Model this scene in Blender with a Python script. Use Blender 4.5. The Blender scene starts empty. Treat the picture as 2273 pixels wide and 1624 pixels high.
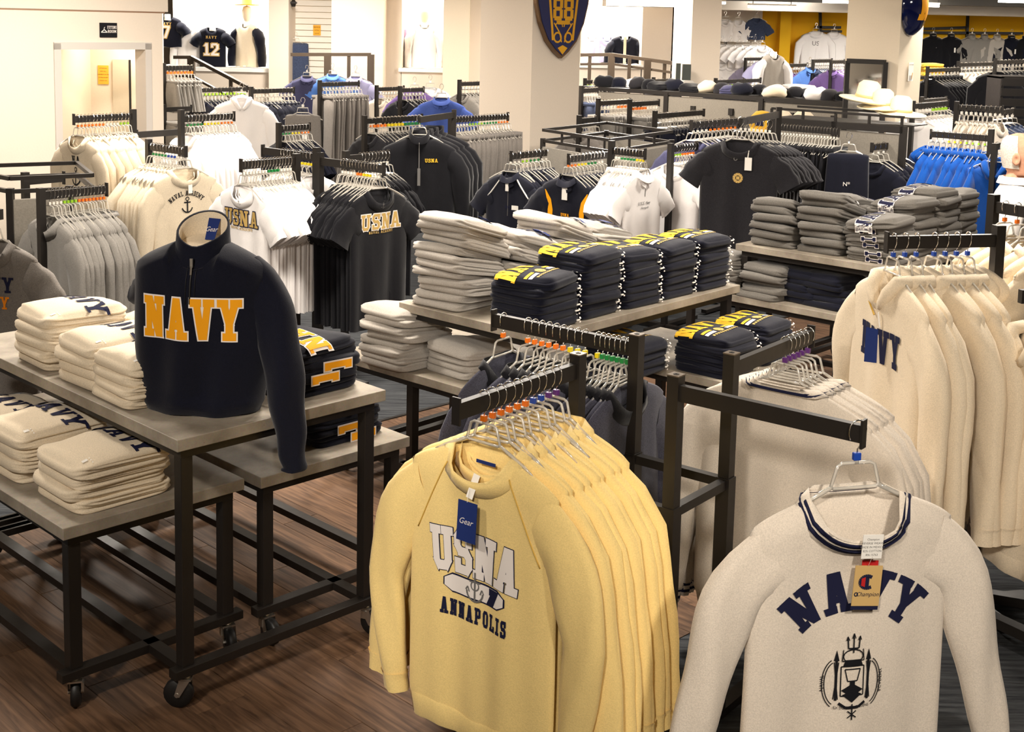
import bpy, bmesh, math, random
import numpy as np
from mathutils import Vector, Matrix
random.seed(11)
SC = bpy.context.scene
COL = SC.collection
# ---------------------------------------------------------------- camera
F, PX, PY, TH, RO, H = 2828.0, 1136.0, 410.0, 0.1266, 0.0228, 2.35
ct, st_, cr, sr = math.cos(TH), math.sin(TH), math.cos(RO), math.sin(RO)
cam_d = bpy.data.cameras.new('camera'); cam = bpy.data.objects.new('camera', cam_d); COL.objects.link(cam)
cam_d.sensor_fit = 'HORIZONTAL'; cam_d.sensor_width = 36.0; cam_d.lens = F / 2273 * 36.0
cam_d.shift_y = -(812.0 - PY) / 2273; cam_d.clip_end = 100
_r = Vector((1, 0, 0)); _u = Vector((0, st_, ct)); _b = Vector((0, -ct, st_))
_r2 = cr * _r + sr * _u; _u2 = cr * _u - sr * _r
cam.matrix_world = Matrix(((_r2.x, _u2.x, _b.x, 0), (_r2.y, _u2.y, _b.y, 0), (_r2.z, _u2.z, _b.z, H), (0, 0, 0, 1)))
SC.camera = cam
# ---------------------------------------------------------------- world, exposure, lights
SC.view_settings.view_transform = 'Standard'; SC.view_settings.look = 'None'
SC.view_settings.gamma = 1.0; SC.view_settings.use_curve_mapping = False
SC.view_settings.exposure = 0.55
SC.cycles.use_denoising = True
SC.cycles.max_bounces = 8; SC.cycles.transparent_max_bounces = 24
W_ = bpy.data.worlds.new('world'); SC.world = W_; W_.use_nodes = True
W_.node_tree.nodes['Background'].inputs[0].default_value = (1.0, .93, .85, 1)
W_.node_tree.nodes['Background'].inputs[1].default_value = 0.25
WARM = (1.0, .91, .80)
def area(loc, size, power, col=WARM, rot=(0, 0, 0), size_y=None, spread=math.pi):
    l = bpy.data.lights.new('ceiling_lamp', 'AREA'); l.energy = power; l.color = col
    l.shape = 'RECTANGLE'; l.size = size; l.size_y = size_y or size; l.spread = spread
    o = bpy.data.objects.new('ceiling_lamp', l); o.location = loc; o.rotation_euler = rot; COL.objects.link(o); return o
def spot(loc, to, power, ang=60, col=WARM, r=.06):
    l = bpy.data.lights.new('track_key_spot', 'SPOT'); l.energy = power; l.color = col; l.spot_size = math.radians(ang)
    l.spot_blend = .6; l.shadow_soft_size = r
    o = bpy.data.objects.new('track_key_spot', l); o.location = loc
    o.rotation_euler = (Vector(to) - Vector(loc)).to_track_quat('-Z', 'Y').to_euler(); COL.objects.link(o); return o
for x, y, p in ((-3.2, 6.2, 70), (-.6, 6.4, 85), (2.2, 6.0, 80), (-3.0, 9.5, 100), (0.2, 9.8, 100), (3.4, 9.6, 100), (6.2, 11, 95),
                (-3.0, 14.5, 130), (1, 14.5, 130), (5, 14.5, 130), (9, 15, 130), (-3, 18.6, 150), (1.5, 18.8, 150), (6, 19, 130), (10.5, 20, 130)):
    area((x, y, 3.25), .55, p)
spot((-1.9, 1.2, 3.2), (-1.2, 4.3, 1.0), 230, 48, r=.12)
spot((-.6, -.2, 3.2), (.3, 3.6, 1.0), 260, 40, r=.15)  # unseen key spot, added behind the camera to brighten the garment fronts
spot((1.6, .6, 3.2), (1.4, 3.8, 1.0), 230, 46, r=.15)
spot((-.2, 5.6, 3.2), (-1.2, 4.3, .3), 60, 75)
# ---------------------------------------------------------------- geometry helpers
def ray(u, v):
    a = (u - PX) / F; b = (v - PY) / F
    x = cr * a + sr * b; y = -(-sr * a + cr * b)
    return Vector((x, ct + y * st_, -st_ + y * ct))
def atz(u, v, z):
    d = ray(u, v); return d * ((z - H) / d.z) + Vector((0, 0, H))
def aty(u, v, Y):
    d = ray(u, v); return d * (Y / d.y) + Vector((0, 0, H))
def pj(p):
    x, y, z = p[0], p[1], p[2] - H
    zz = y * ct - z * st_; yy = -(y * st_ + z * ct)
    x, yy = cr * x - sr * yy, sr * x + cr * yy
    return PX + F * x / zz, PY + F * yy / zz
def rotz(a): return Matrix.Rotation(a, 4, 'Z')
def tag(o, label=None, cat=None, group=None, kind=None):
    if label: o['label'] = label
    if cat: o['category'] = cat
    if group: o['group'] = group
    if kind: o['kind'] = kind
    return o
def link(name, me, parent=None, loc=(0, 0, 0), rz=0.0):
    o = bpy.data.objects.new(name, me); COL.objects.link(o)
    o.location = loc; o.rotation_euler = (0, 0, rz)
    if parent: o.parent = parent
    return o
def empty(name, loc=(0, 0, 0), rz=0.0):
    o = link(name, None, None, loc, rz); o.empty_display_size = .1; return o
class MB:
    """collects geometry, material index per face"""
    def __init__(s): s.V = []; s.Fc = []; s.M = []; s.n = 0
    def add(s, V, Fc, m=0):
        V = np.asarray(V, float).reshape(-1, 3); b = s.n; s.V.append(V); s.n += len(V)
        s.Fc += [tuple(i + b for i in f) for f in Fc]; s.M += [m] * len(Fc); return s
    def box(s, x0, x1, y0, y1, z0, z1, m=0, M=None):
        V = np.array([(x, y, z) for x in (x0, x1) for y in (y0, y1) for z in (z0, z1)], float)
        if M is not None: V = tr(M, V)
        return s.add(V, [(0, 1, 3, 2), (4, 6, 7, 5), (0, 4, 5, 1), (2, 3, 7, 6), (0, 2, 6, 4), (1, 5, 7, 3)], m)
    def beam(s, a, b, w, h, m=0, up=(0, 0, 1)):
        a = Vector(a); b = Vector(b); d = b - a; L = d.length; d.normalize(); upv = Vector(up)
        if abs(d.dot(upv)) > .95: upv = Vector((1, 0, 0))
        x = upv.cross(d).normalized(); z = d.cross(x).normalized()
        M = Matrix(((d.x, x.x, z.x, a.x), (d.y, x.y, z.y, a.y), (d.z, x.z, z.z, a.z), (0, 0, 0, 1)))
        return s.box(0, L, -w / 2, w / 2, -h / 2, h / 2, m, M)
    def tube(s, pts, r, n=8, m=0, closed=False, flat=None, cap=True):
        P = np.array([tuple(p) for p in pts], float); k = len(P); rr = np.broadcast_to(np.asarray(r, float), (k,))
        V = []; prev = None
        for i in range(k):
            if closed: t = P[(i + 1) % k] - P[i - 1]
            else: t = P[min(i + 1, k - 1)] - P[max(i - 1, 0)]
            t = t / (np.linalg.norm(t) + 1e-12)
            if prev is None:
                a = np.array([0, 1, 0]) if abs(t[1]) < .9 else np.array([1, 0, 0])
            else: a = prev
            nn = a - t * np.dot(a, t); nn /= np.linalg.norm(nn) + 1e-12; bb = np.cross(t, nn); prev = nn
            for j in range(n):
                an = 2 * math.pi * j / n
                V.append(P[i] + rr[i] * (math.cos(an) * nn * (flat or 1) + math.sin(an) * bb))
        Fc = []
        for i in range(k if closed else k - 1):
            for j in range(n):
                a0 = i * n + j; a1 = i * n + (j + 1) % n; c0 = ((i + 1) % k) * n + j; c1 = ((i + 1) % k) * n + (j + 1) % n
                Fc.append((a0, a1, c1, c0))
        if cap and not closed: Fc += [tuple(range(n))[::-1], tuple(range((k - 1) * n, k * n))]
        return s.add(V, Fc, m)
    def lathe(s, prof, n=20, m=0, M=None, cap=False):
        V = []; k = len(prof)
        for r, z in prof:
            for j in range(n):
                a = 2 * math.pi * j / n; V.append((r * math.cos(a), r * math.sin(a), z))
        V = np.array(V)
        if M is not None: V = tr(M, V)
        Fc = [(i * n + j, i * n + (j + 1) % n, (i + 1) * n + (j + 1) % n, (i + 1) * n + j) for i in range(k - 1) for j in range(n)]
        if cap: Fc += [tuple(range(n))[::-1], tuple(range((k - 1) * n, k * n))]
        return s.add(V, Fc, m)
    def rings(s, R, m=0, closed=True, cap=(False, False)):
        """R: list of arrays (n,3), lofted"""
        n = len(R[0]); k = len(R); V = np.concatenate(R)
        Fc = [(i * n + j, i * n + (j + 1) % n, (i + 1) * n + (j + 1) % n, (i + 1) * n + j) for i in range(k - 1) for j in range(n if closed else n - 1)]
        if cap[0]: Fc.append(tuple(range(n))[::-1])
        if cap[1]: Fc.append(tuple(range((k - 1) * n, k * n)))
        return s.add(V, Fc, m)
    def xf(s, M):
        s.V = [tr(M, v) for v in s.V]; return s
    def mesh(s, name, mats, smooth=False, weld=0, bevel=0):
        V = np.concatenate(s.V) if s.V else np.zeros((0, 3))
        me = bpy.data.meshes.new(name)
        mats = mats if isinstance(mats, (list, tuple)) else [mats]
        me.from_pydata([tuple(v) for v in V], [], s.Fc)
        for m_ in mats: me.materials.append(m_)
        if len(mats) > 1: me.polygons.foreach_set('material_index', s.M)
        if weld or bevel:
            bm = bmesh.new(); bm.from_mesh(me)
            if weld: bmesh.ops.remove_doubles(bm, verts=bm.verts, dist=weld)
            if bevel:
                bmesh.ops.bevel(bm, geom=list(bm.edges), offset=bevel, segments=2, profile=.5, affect='EDGES', clamp_overlap=True)
            bm.to_mesh(me); bm.free()
        if smooth: me.polygons.foreach_set('use_smooth', [True] * len(me.polygons))
        me.update(); return me
    def obj(s, name, mats, parent=None, loc=(0, 0, 0), rz=0.0, smooth=False, weld=0, bevel=0):
        return link(name, s.mesh(name, mats, smooth, weld, bevel), parent, loc, rz)
def tr(M, V):
    A = np.array(M); return V @ A[:3, :3].T + A[:3, 3]
# ---------------------------------------------------------------- materials
def S(r, g, b):  # sRGB 0-255 -> linear
    f = lambda c: (c / 255 / 12.92) if c / 255 <= .04045 else ((c / 255 + .055) / 1.055) ** 2.4
    return (f(r), f(g), f(b), 1)
def newmat(name):
    m = bpy.data.materials.new(name); m.use_nodes = True; nt = m.node_tree
    return m, nt, nt.nodes['Principled BSDF']
def mat(name, col, rough=.6, metal=0., spec=.5, emit=None, estr=0):
    m, nt, b = newmat(name); b.inputs['Base Color'].default_value = col; b.inputs['Roughness'].default_value = rough
    b.inputs['Metallic'].default_value = metal; b.inputs['Specular IOR Level'].default_value = spec
    # faint procedural variation
    tc = nt.nodes.new('ShaderNodeTexCoord'); nz = nt.nodes.new('ShaderNodeTexNoise'); nz.inputs['Scale'].default_value = 30
    mp = nt.nodes.new('ShaderNodeMapRange'); mp.inputs['To Min'].default_value = max(rough - .05, 0.02); mp.inputs['To Max'].default_value = min(rough + .05, 1)
    nt.links.new(tc.outputs['Object'], nz.inputs['Vector']); nt.links.new(nz.outputs['Fac'], mp.inputs['Value']); nt.links.new(mp.outputs['Result'], b.inputs['Roughness'])
    if emit: b.inputs['Emission Color'].default_value = emit; b.inputs['Emission Strength'].default_value = estr
    return m
def fabric(name, col, heather=.12, scale=260., bump=.25, stretch=(1, 1, 1), sheen=.15, dark=None):
    m, nt, b = newmat(name); N = nt.nodes; Lk = nt.links
    tc = N.new('ShaderNodeTexCoord'); mpg = N.new('ShaderNodeMapping'); mpg.inputs['Scale'].default_value = stretch
    nz = N.new('ShaderNodeTexNoise'); nz.inputs['Scale'].default_value = scale; nz.inputs['Detail'].default_value = 3; nz.inputs['Roughness'].default_value = .65
    n2 = N.new('ShaderNodeTexNoise'); n2.inputs['Scale'].default_value = 9
    rp = N.new('ShaderNodeValToRGB'); d = tuple(c * (1 - heather * 2.0) for c in col[:3]) + (1,) if dark is None else dark
    l = tuple(min(c * (1 + heather * 1.2), 1) for c in col[:3]) + (1,)
    rp.color_ramp.elements[0].position = .36; rp.color_ramp.elements[0].color = d
    rp.color_ramp.elements[1].position = .64; rp.color_ramp.elements[1].color = l
    Lk.new(tc.outputs['Object'], mpg.inputs['Vector']); Lk.new(mpg.outputs['Vector'], nz.inputs['Vector']); Lk.new(tc.outputs['Object'], n2.inputs['Vector'])
    Lk.new(nz.outputs['Fac'], rp.inputs['Fac']); Lk.new(rp.outputs['Color'], b.inputs['Base Color'])
    ad = N.new('ShaderNodeMath'); ad.operation = 'MULTIPLY_ADD'; ad.inputs[1].default_value = 3.0
    Lk.new(n2.outputs['Fac'], ad.inputs[0]); Lk.new(nz.outputs['Fac'], ad.inputs[2])
    bp = N.new('ShaderNodeBump'); bp.inputs['Strength'].default_value = bump; bp.inputs['Distance'].default_value = .004
    Lk.new(ad.outputs[0], bp.inputs['Height']); Lk.new(bp.outputs['Normal'], b.inputs['Normal'])
    b.inputs['Roughness'].default_value = .92; b.inputs['Specular IOR Level'].default_value = .15
    b.inputs['Sheen Weight'].default_value = sheen; b.inputs['Sheen Roughness'].default_value = .5
    return m
def wallmat(name, col, bump=.05, scale=60):
    m, nt, b = newmat(name); N = nt.nodes; Lk = nt.links
    tc = N.new('ShaderNodeTexCoord'); nz = N.new('ShaderNodeTexNoise'); nz.inputs['Scale'].default_value = scale; nz.inputs['Detail'].default_value = 4
    mx = N.new('ShaderNodeMixRGB'); mx.inputs[1].default_value = tuple(c * .93 for c in col[:3]) + (1,); mx.inputs[2].default_value = col
    Lk.new(tc.outputs['Object'], nz.inputs['Vector']); Lk.new(nz.outputs['Fac'], mx.inputs[0]); Lk.new(mx.outputs[0], b.inputs['Base Color'])
    bp = N.new('ShaderNodeBump'); bp.inputs['Strength'].default_value = bump; bp.inputs['Distance'].default_value = .01
    Lk.new(nz.outputs['Fac'], bp.inputs['Height']); Lk.new(bp.outputs['Normal'], b.inputs['Normal'])
    b.inputs['Roughness'].default_value = .75; b.inputs['Specular IOR Level'].default_value = .25
    return m
def concrete():
    m, nt, b = newmat('concrete_laminate'); N = nt.nodes; Lk = nt.links
    tc = N.new('ShaderNodeTexCoord'); n1 = N.new('ShaderNodeTexNoise'); n1.inputs['Scale'].default_value = 5; n1.inputs['Detail'].default_value = 6; n1.inputs['Roughness'].default_value = .6
    n2 = N.new('ShaderNodeTexNoise'); n2.inputs['Scale'].default_value = 140; n2.inputs['Detail'].default_value = 3
    vo = N.new('ShaderNodeTexVoronoi'); vo.inputs['Scale'].default_value = 28
    rp = N.new('ShaderNodeValToRGB'); rp.color_ramp.elements[0].position = .3; rp.color_ramp.elements[0].color = S(132, 122, 108); rp.color_ramp.elements[1].position = .7; rp.color_ramp.elements[1].color = S(186, 175, 158)
    mx = N.new('ShaderNodeMixRGB'); mx.blend_type = 'MULTIPLY'; mx.inputs[0].default_value = .35
    mp = N.new('ShaderNodeMapRange'); mp.inputs['From Min'].default_value = .0; mp.inputs['From Max'].default_value = .06; mp.inputs['To Min'].default_value = .35; mp.inputs['To Max'].default_value = 1
    Lk.new(tc.outputs['Object'], n1.inputs['Vector']); Lk.new(tc.outputs['Object'], n2.inputs['Vector']); Lk.new(tc.outputs['Object'], vo.inputs['Vector'])
    Lk.new(n1.outputs['Fac'], rp.inputs['Fac']); Lk.new(rp.outputs['Color'], mx.inputs[1]); Lk.new(n2.outputs['Color'], mx.inputs[2])
    m2 = N.new('ShaderNodeMixRGB'); m2.blend_type = 'MULTIPLY'; m2.inputs[0].default_value = 1
    Lk.new(vo.outputs['Distance'], mp.inputs['Value']); Lk.new(mx.outputs[0], m2.inputs[1]); Lk.new(mp.outputs['Result'], m2.inputs[2])
    Lk.new(m2.outputs[0], b.inputs['Base Color']); b.inputs['Roughness'].default_value = .55; b.inputs['Specular IOR Level'].default_value = .3
    return m
def woodmat():
    m, nt, b = newmat('wood_plank'); N = nt.nodes; Lk = nt.links
    tc = N.new('ShaderNodeTexCoord'); oi = N.new('ShaderNodeObjectInfo'); mpg = N.new('ShaderNodeMapping'); mpg.inputs['Scale'].default_value = (1.6, 22, 1)
    av = N.new('ShaderNodeVectorMath'); av.operation = 'ADD'; sc = N.new('ShaderNodeVectorMath'); sc.operation = 'SCALE'; sc.inputs[3].default_value = 30
    cx = N.new('ShaderNodeCombineXYZ'); Lk.new(oi.outputs['Random'], cx.inputs[0]); Lk.new(oi.outputs['Random'], cx.inputs[1]); Lk.new(cx.outputs[0], sc.inputs[0])
    Lk.new(tc.outputs['Object'], av.inputs[0]); Lk.new(sc.outputs[0], av.inputs[1]); Lk.new(av.outputs[0], mpg.inputs['Vector'])
    nz = N.new('ShaderNodeTexNoise'); nz.inputs['Scale'].default_value = 2.2; nz.inputs['Detail'].default_value = 7; nz.inputs['Distortion'].default_value = .8
    Lk.new(mpg.outputs['Vector'], nz.inputs['Vector'])
    rp = N.new('ShaderNodeValToRGB'); rp.color_ramp.elements[0].position = .3; rp.color_ramp.elements[0].color = S(66, 46, 32); rp.color_ramp.elements[1].position = .75; rp.color_ramp.elements[1].color = S(122, 92, 68)
    hs = N.new('ShaderNodeHueSaturation'); mr = N.new('ShaderNodeMapRange'); mr.inputs['To Min'].default_value = .82; mr.inputs['To Max'].default_value = 1.18
    Lk.new(oi.outputs['Random'], mr.inputs['Value']); Lk.new(mr.outputs['Result'], hs.inputs['Value'])
    Lk.new(nz.outputs['Fac'], rp.inputs['Fac']); Lk.new(rp.outputs['Color'], hs.inputs['Color']); Lk.new(hs.outputs['Color'], b.inputs['Base Color'])
    b.inputs['Roughness'].default_value = .6; b.inputs['Specular IOR Level'].default_value = .25
    return m
def carpetmat():
    m, nt, b = newmat('carpet_pile'); N = nt.nodes; Lk = nt.links
    tc = N.new('ShaderNodeTexCoord'); mpg = N.new('ShaderNodeMapping'); mpg.inputs['Rotation'].default_value = (0, 0, -.78); mpg.inputs['Scale'].default_value = (.6, 9, 1)
    nz = N.new('ShaderNodeTexNoise'); nz.inputs['Scale'].default_value = 4; nz.inputs['Detail'].default_value = 8; nz.inputs['Roughness'].default_value = .75
    Lk.new(tc.outputs['Object'], mpg.inputs['Vector']); Lk.new(mpg.outputs['Vector'], nz.inputs['Vector'])
    rp = N.new('ShaderNodeValToRGB'); rp.color_ramp.elements[0].position = .35; rp.color_ramp.elements[0].color = S(38, 40, 44); rp.color_ramp.elements[1].position = .68; rp.color_ramp.elements[1].color = S(88, 90, 92)
    Lk.new(nz.outputs['Fac'], rp.inputs['Fac']); Lk.new(rp.outputs['Color'], b.inputs['Base Color']); b.inputs['Roughness'].default_value = 1; b.inputs['Specular IOR Level'].default_value = .05
    return m
def clearmat():
    m = bpy.data.materials.new('clear_plastic'); m.use_nodes = True; nt = m.node_tree; N = nt.nodes; Lk = nt.links
    N.remove(N['Principled BSDF']); out = N['Material Output']
    tp = N.new('ShaderNodeBsdfTransparent'); tp.inputs[0].default_value = (.93, .93, .92, 1)
    gl = N.new('ShaderNodeBsdfGlossy'); gl.inputs['Roughness'].default_value = .12; gl.inputs[0].default_value = (1, 1, 1, 1)
    df = N.new('ShaderNodeBsdfDiffuse'); df.inputs[0].default_value = S(244, 238, 226)
    fr = N.new('ShaderNodeFresnel'); fr.inputs['IOR'].default_value = 1.6
    tcn = N.new('ShaderNodeTexCoord'); nzn = N.new('ShaderNodeTexNoise'); nzn.inputs['Scale'].default_value = 60; Lk.new(tcn.outputs['Object'], nzn.inputs['Vector'])
    bpn = N.new('ShaderNodeBump'); bpn.inputs['Strength'].default_value = .3; bpn.inputs['Distance'].default_value = .002; Lk.new(nzn.outputs['Fac'], bpn.inputs['Height']); Lk.new(bpn.outputs['Normal'], gl.inputs['Normal'])
    m1 = N.new('ShaderNodeMixShader'); m1.inputs[0].default_value = .42
    m2 = N.new('ShaderNodeMixShader'); mm = N.new('ShaderNodeMath'); mm.operation = 'MULTIPLY_ADD'; mm.inputs[1].default_value = .9; mm.inputs[2].default_value = .02
    Lk.new(fr.outputs[0], mm.inputs[0]); Lk.new(tp.outputs[0], m1.inputs[1]); Lk.new(df.outputs[0], m1.inputs[2])
    Lk.new(mm.outputs[0], m2.inputs[0]); Lk.new(m1.outputs[0], m2.inputs[1]); Lk.new(gl.outputs[0], m2.inputs[2]); Lk.new(m2.outputs[0], out.inputs[0])
    return m
BLACK = mat('black_metal', S(31, 27, 24), .45, 0, .4); CHROME = mat('chrome', (.78, .76, .72, 1), .18, 1.0)
RUBBER = mat('black_rubber', S(20, 19, 19), .5); STEEL = mat('zinc_steel', (.55, .52, .47, 1), .38, 1.0)
CLEAR = clearmat(); CONC = concrete(); WOOD = woodmat(); CARPET = carpetmat()
CLIP = {k: mat('clip_' + k, S(*c), .35) for k, c in dict(orange=(240, 120, 20), yellow=(235, 210, 20), green=(20, 130, 60), blue=(30, 70, 165), purple=(95, 45, 120), lime=(150, 200, 40), none=(235, 230, 220)).items()}
WALLM = wallmat('wall_paint', S(232, 219, 203)); WALLC = wallmat('column_paint', S(228, 214, 192)); CEILM = wallmat('ceiling_paint', S(225, 215, 200))
GREYP = fabric('grey_panel', S(128, 122, 112), .06, 90, .05)
FB = {k: fabric('fabric_' + k, S(*c), *(a if a else ())) for k, (c, a) in dict(
    yellow=((250, 220, 146), (.04,)), cream=((228, 212, 186), (.06,)), oat=((218, 203, 178), (.08,)), white=((244, 240, 238), (.02,)),
    navy=((15, 17, 31), (.12,)), black=((17, 17, 22), (.15,)), char=((36, 35, 39), (.18,)), heath=((68, 68, 82), (.30, 420)),
    grey=((138, 134, 128), (.16, 420)), lgrey=((178, 171, 162), (.13, 420)), dgrey=((112, 108, 102), (.2, 420)), mgrey=((128, 122, 116), (.2, 420)),
    blue=((6, 66, 142), (.08,)), sky=((88, 130, 205), (.08,)), lav=((178, 176, 215), (.08,)), slate=((70, 70, 100), (.12,)), purple=((120, 95, 155), (.1,)),
    royal=((66, 88, 160), (.08,)), denim=((62, 72, 98), (.2, 120)), cap=((214, 168, 50), (.06,)), red=((205, 30, 45), (.05,)), bone=((226, 214, 198), (.06,))).items()}
INK = {k: mat('ink_' + k, S(*c), .8, 0, .2) for k, c in dict(navy=(28, 30, 58), gold=(246, 166, 22), white=(240, 232, 226), ygold=(235, 186, 55), tan=(196, 164, 98), orange=(240, 140, 30),
    black=(22, 22, 26), blue=(32, 50, 110), red=(185, 35, 35), kraft=(205, 170, 110), paper=(240, 236, 228), seam=(214, 176, 88), grey=(110, 108, 106), notice=(238, 172, 60), pink=(225, 90, 130)).items()}
# ---------------------------------------------------------------- block lettering made of convex quads
def _r4(x0, y0, x1, y1): return [(x0, y0), (x1, y0), (x1, y1), (x0, y1)]
def _b4(x0, y0, x1, y1, w): return [(x0, y0), (x0 + w, y0), (x1 + w, y1), (x1, y1)] if y1 > y0 else [(x1, y1), (x1 + w, y1), (x0 + w, y0), (x0, y0)]
SE = .15
LT = {
 'N': (.92, [_r4(.1, 0, .3, 1), _r4(.62, 0, .82, 1), _b4(.1, 1, .56, 0, .26), _r4(0, 1 - SE, .3, 1), _r4(0, 0, .4, SE), _r4(.52, 1 - SE, .92, 1)]),
 'A': (1., [_b4(.12, 0, .36, 1, .22), _b4(.66, 0, .42, 1, .22), _r4(.3, .25, .7, .39), _r4(0, 0, .42, SE), _r4(.58, 0, 1, SE)]),
 'V': (1., [_b4(.12, 1, .36, 0, .22), _b4(.66, 1, .42, 0, .22), _r4(0, 1 - SE, .42, 1), _r4(.58, 1 - SE, 1, 1)]),
 'Y': (1., [_b4(.1, 1, .37, .42, .24), _b4(.66, 1, .39, .42, .24), _r4(.38, 0, .62, .5), _r4(0, 1 - SE, .42, 1), _r4(.58, 1 - SE, 1, 1), _r4(.24, 0, .76, SE)]),
 'U': (.9, [_r4(.1, .2, .31, 1), _r4(.59, .2, .8, 1), _r4(.26, 0, .64, .18), [(.1, .2), (.31, .22), (.38, .16), (.26, 0)], [(.8, .2), (.64, 0), (.52, .16), (.59, .22)], _r4(0, 1 - SE, .4, 1), _r4(.5, 1 - SE, .9, 1)]),
 'S': (.82, [_r4(.2, .84, .62, 1), _r4(.05, .62, .26, .86), [(.05, .86), (.26, .84), (.3, 1), (.2, 1)], [(.05, .62), (.2, .46), (.34, .6), (.26, .66)], _r4(.2, .42, .6, .6), [(.6, .6), (.46, .42), (.54, .36), (.77, .42)], _r4(.56, .16, .77, .42), _r4(.2, 0, .62, .17), [(.62, 0), (.77, .16), (.56, .18), (.52, .14)], _r4(.56, .66, .75, 1), _r4(.05, 0, .26, .32)]),
 'M': (1.12, [_r4(.1, 0, .3, 1), _r4(.82, 0, 1.02, 1), _b4(.1, 1, .45, .25, .22), _b4(.8, 1, .45, .25, .22), _r4(0, 1 - SE, .3, 1), _r4(.82, 1 - SE, 1.12, 1), _r4(0, 0, .4, SE), _r4(.72, 0, 1.12, SE)]),
 'R': (.9, [_r4(.1, 0, .31, 1), _r4(0, .85, .65, 1), _r4(.2, .42, .65, .57), _r4(.59, .5, .8, .92), _b4(.6, 0, .4, .45, .24), _r4(0, 0, .4, SE), _r4(.6, 0, .92, SE)]),
 'P': (.85, [_r4(.1, 0, .31, 1), _r4(0, .85, .65, 1), _r4(.2, .4, .65, .55), _r4(.58, .46, .79, .93), _r4(0, 0, .42, SE)]),
 'D': (.88, [_r4(.1, 0, .31, 1), _r4(0, .85, .62, 1), _r4(0, 0, .62, .15), _r4(.58, .12, .8, .88), [(.58, .85), (.8, .82), (.66, 1), (.56, 1)], [(.58, .15), (.56, 0), (.66, 0), (.8, .18)]]),
 'B': (.86, [_r4(.1, 0, .31, 1), _r4(0, .85, .66, 1), _r4(0, 0, .66, .15), _r4(.2, .43, .66, .57), _r4(.57, .1, .78, .47), _r4(.57, .53, .78, .9)]),
 'E': (.8, [_r4(.1, 0, .31, 1), _r4(0, .85, .75, 1), _r4(0, 0, .78, .15), _r4(.2, .43, .55, .57), _r4(.6, .7, .75, 1), _r4(.62, 0, .78, .3)]),
 'F': (.78, [_r4(.1, 0, .31, 1), _r4(0, .85, .75, 1), _r4(0, 0, .42, .15), _r4(.2, .43, .55, .57), _r4(.6, .7, .75, 1)]),
 'L': (.8, [_r4(.1, 0, .31, 1), _r4(0, 1 - SE, .42, 1), _r4(0, 0, .78, .15), _r4(.6, 0, .78, .34)]),
 'C': (.84, [_r4(.05, .2, .26, .8), _r4(.2, .84, .62, 1), _r4(.2, 0, .62, .16), [(.05, .8), (.26, .78), (.3, 1), (.2, 1)], [(.05, .2), (.2, 0), (.3, .0), (.26, .22)], _r4(.58, .64, .78, 1), _r4(.58, 0, .78, .34)]),
 'G': (.9, [_r4(.05, .2, .26, .8), _r4(.2, .84, .64, 1), _r4(.2, 0, .64, .16), [(.05, .8), (.26, .78), (.3, 1), (.2, 1)], [(.05, .2), (.2, 0), (.3, .0), (.26, .22)], _r4(.6, .66, .8, 1), _r4(.6, 0, .8, .45), _r4(.45, .36, .85, .48)]),
 'O': (.86, [_r4(.05, .2, .26, .8), _r4(.6, .2, .81, .8), _r4(.22, .84, .64, 1), _r4(.22, 0, .64, .16), [(.05, .8), (.26, .78), (.32, 1), (.22, 1)], [(.05, .2), (.22, 0), (.32, 0), (.26, .22)], [(.81, .8), (.64, 1), (.54, 1), (.6, .78)], [(.81, .2), (.6, .22), (.54, 0), (.64, 0)]]),
 'I': (.5, [_r4(.15, 0, .36, 1), _r4(0, 1 - SE, .5, 1), _r4(0, 0, .5, SE)]),
 'T': (.86, [_r4(.33, 0, .54, 1), _r4(0, .85, .86, 1), _r4(0, .68, .15, 1), _r4(.71, .68, .86, 1), _r4(.2, 0, .67, SE)]),
 '1': (.56, [_r4(.2, 0, .42, 1), [(0, .78), (.2, .74), (.3, 1), (.2, 1)], _r4(0, 0, .6, SE)]),
 '2': (.82, [_r4(.15, .84, .62, 1), _r4(.55, .55, .77, .92), _r4(.05, .66, .25, .95), [(.05, .15), (.3, .12), (.77, .55), (.55, .6)], _r4(.05, 0, .78, .17)]),
 '7': (.8, [_r4(0, .84, .78, 1), [(.2, 0), (.44, 0), (.78, .86), (.55, .86)]]),
 '8': (.84, [_r4(.05, .1, .25, .45), _r4(.57, .1, .77, .45), _r4(.05, .55, .25, .9), _r4(.57, .55, .77, .9), _r4(.15, 0, .68, .15), _r4(.15, .43, .68, .57), _r4(.15, .85, .68, 1)]),
 "'": (.3, [_r4(.05, .7, .2, 1)]), ' ': (.5, []), '-': (.5, [_r4(.05, .42, .45, .56)]),
}
def offset_quad(qd, d):
    n = len(qd); out = []
    ar = sum(qd[i][0] * qd[(i + 1) % n][1] - qd[(i + 1) % n][0] * qd[i][1] for i in range(n))
    qq = qd if ar > 0 else qd[::-1]
    E_ = []
    for i in range(n):
        (x0, y0), (x1, y1) = qq[i], qq[(i + 1) % n]; L = math.hypot(x1 - x0, y1 - y0) + 1e-9
        E_.append(((x0 + (y1 - y0) / L * d, y0 - (x1 - x0) / L * d), ((x1 - x0) / L, (y1 - y0) / L)))
    for i in range(n):
        (p, u), (q_, v) = E_[i - 1], E_[i]; den = u[0] * v[1] - u[1] * v[0]
        if abs(den) < 1e-6: out.append(q_); continue
        t = ((q_[0] - p[0]) * v[1] - (q_[1] - p[1]) * v[0]) / den
        out.append((p[0] + u[0] * t, p[1] + u[1] * t))
    return out
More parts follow.
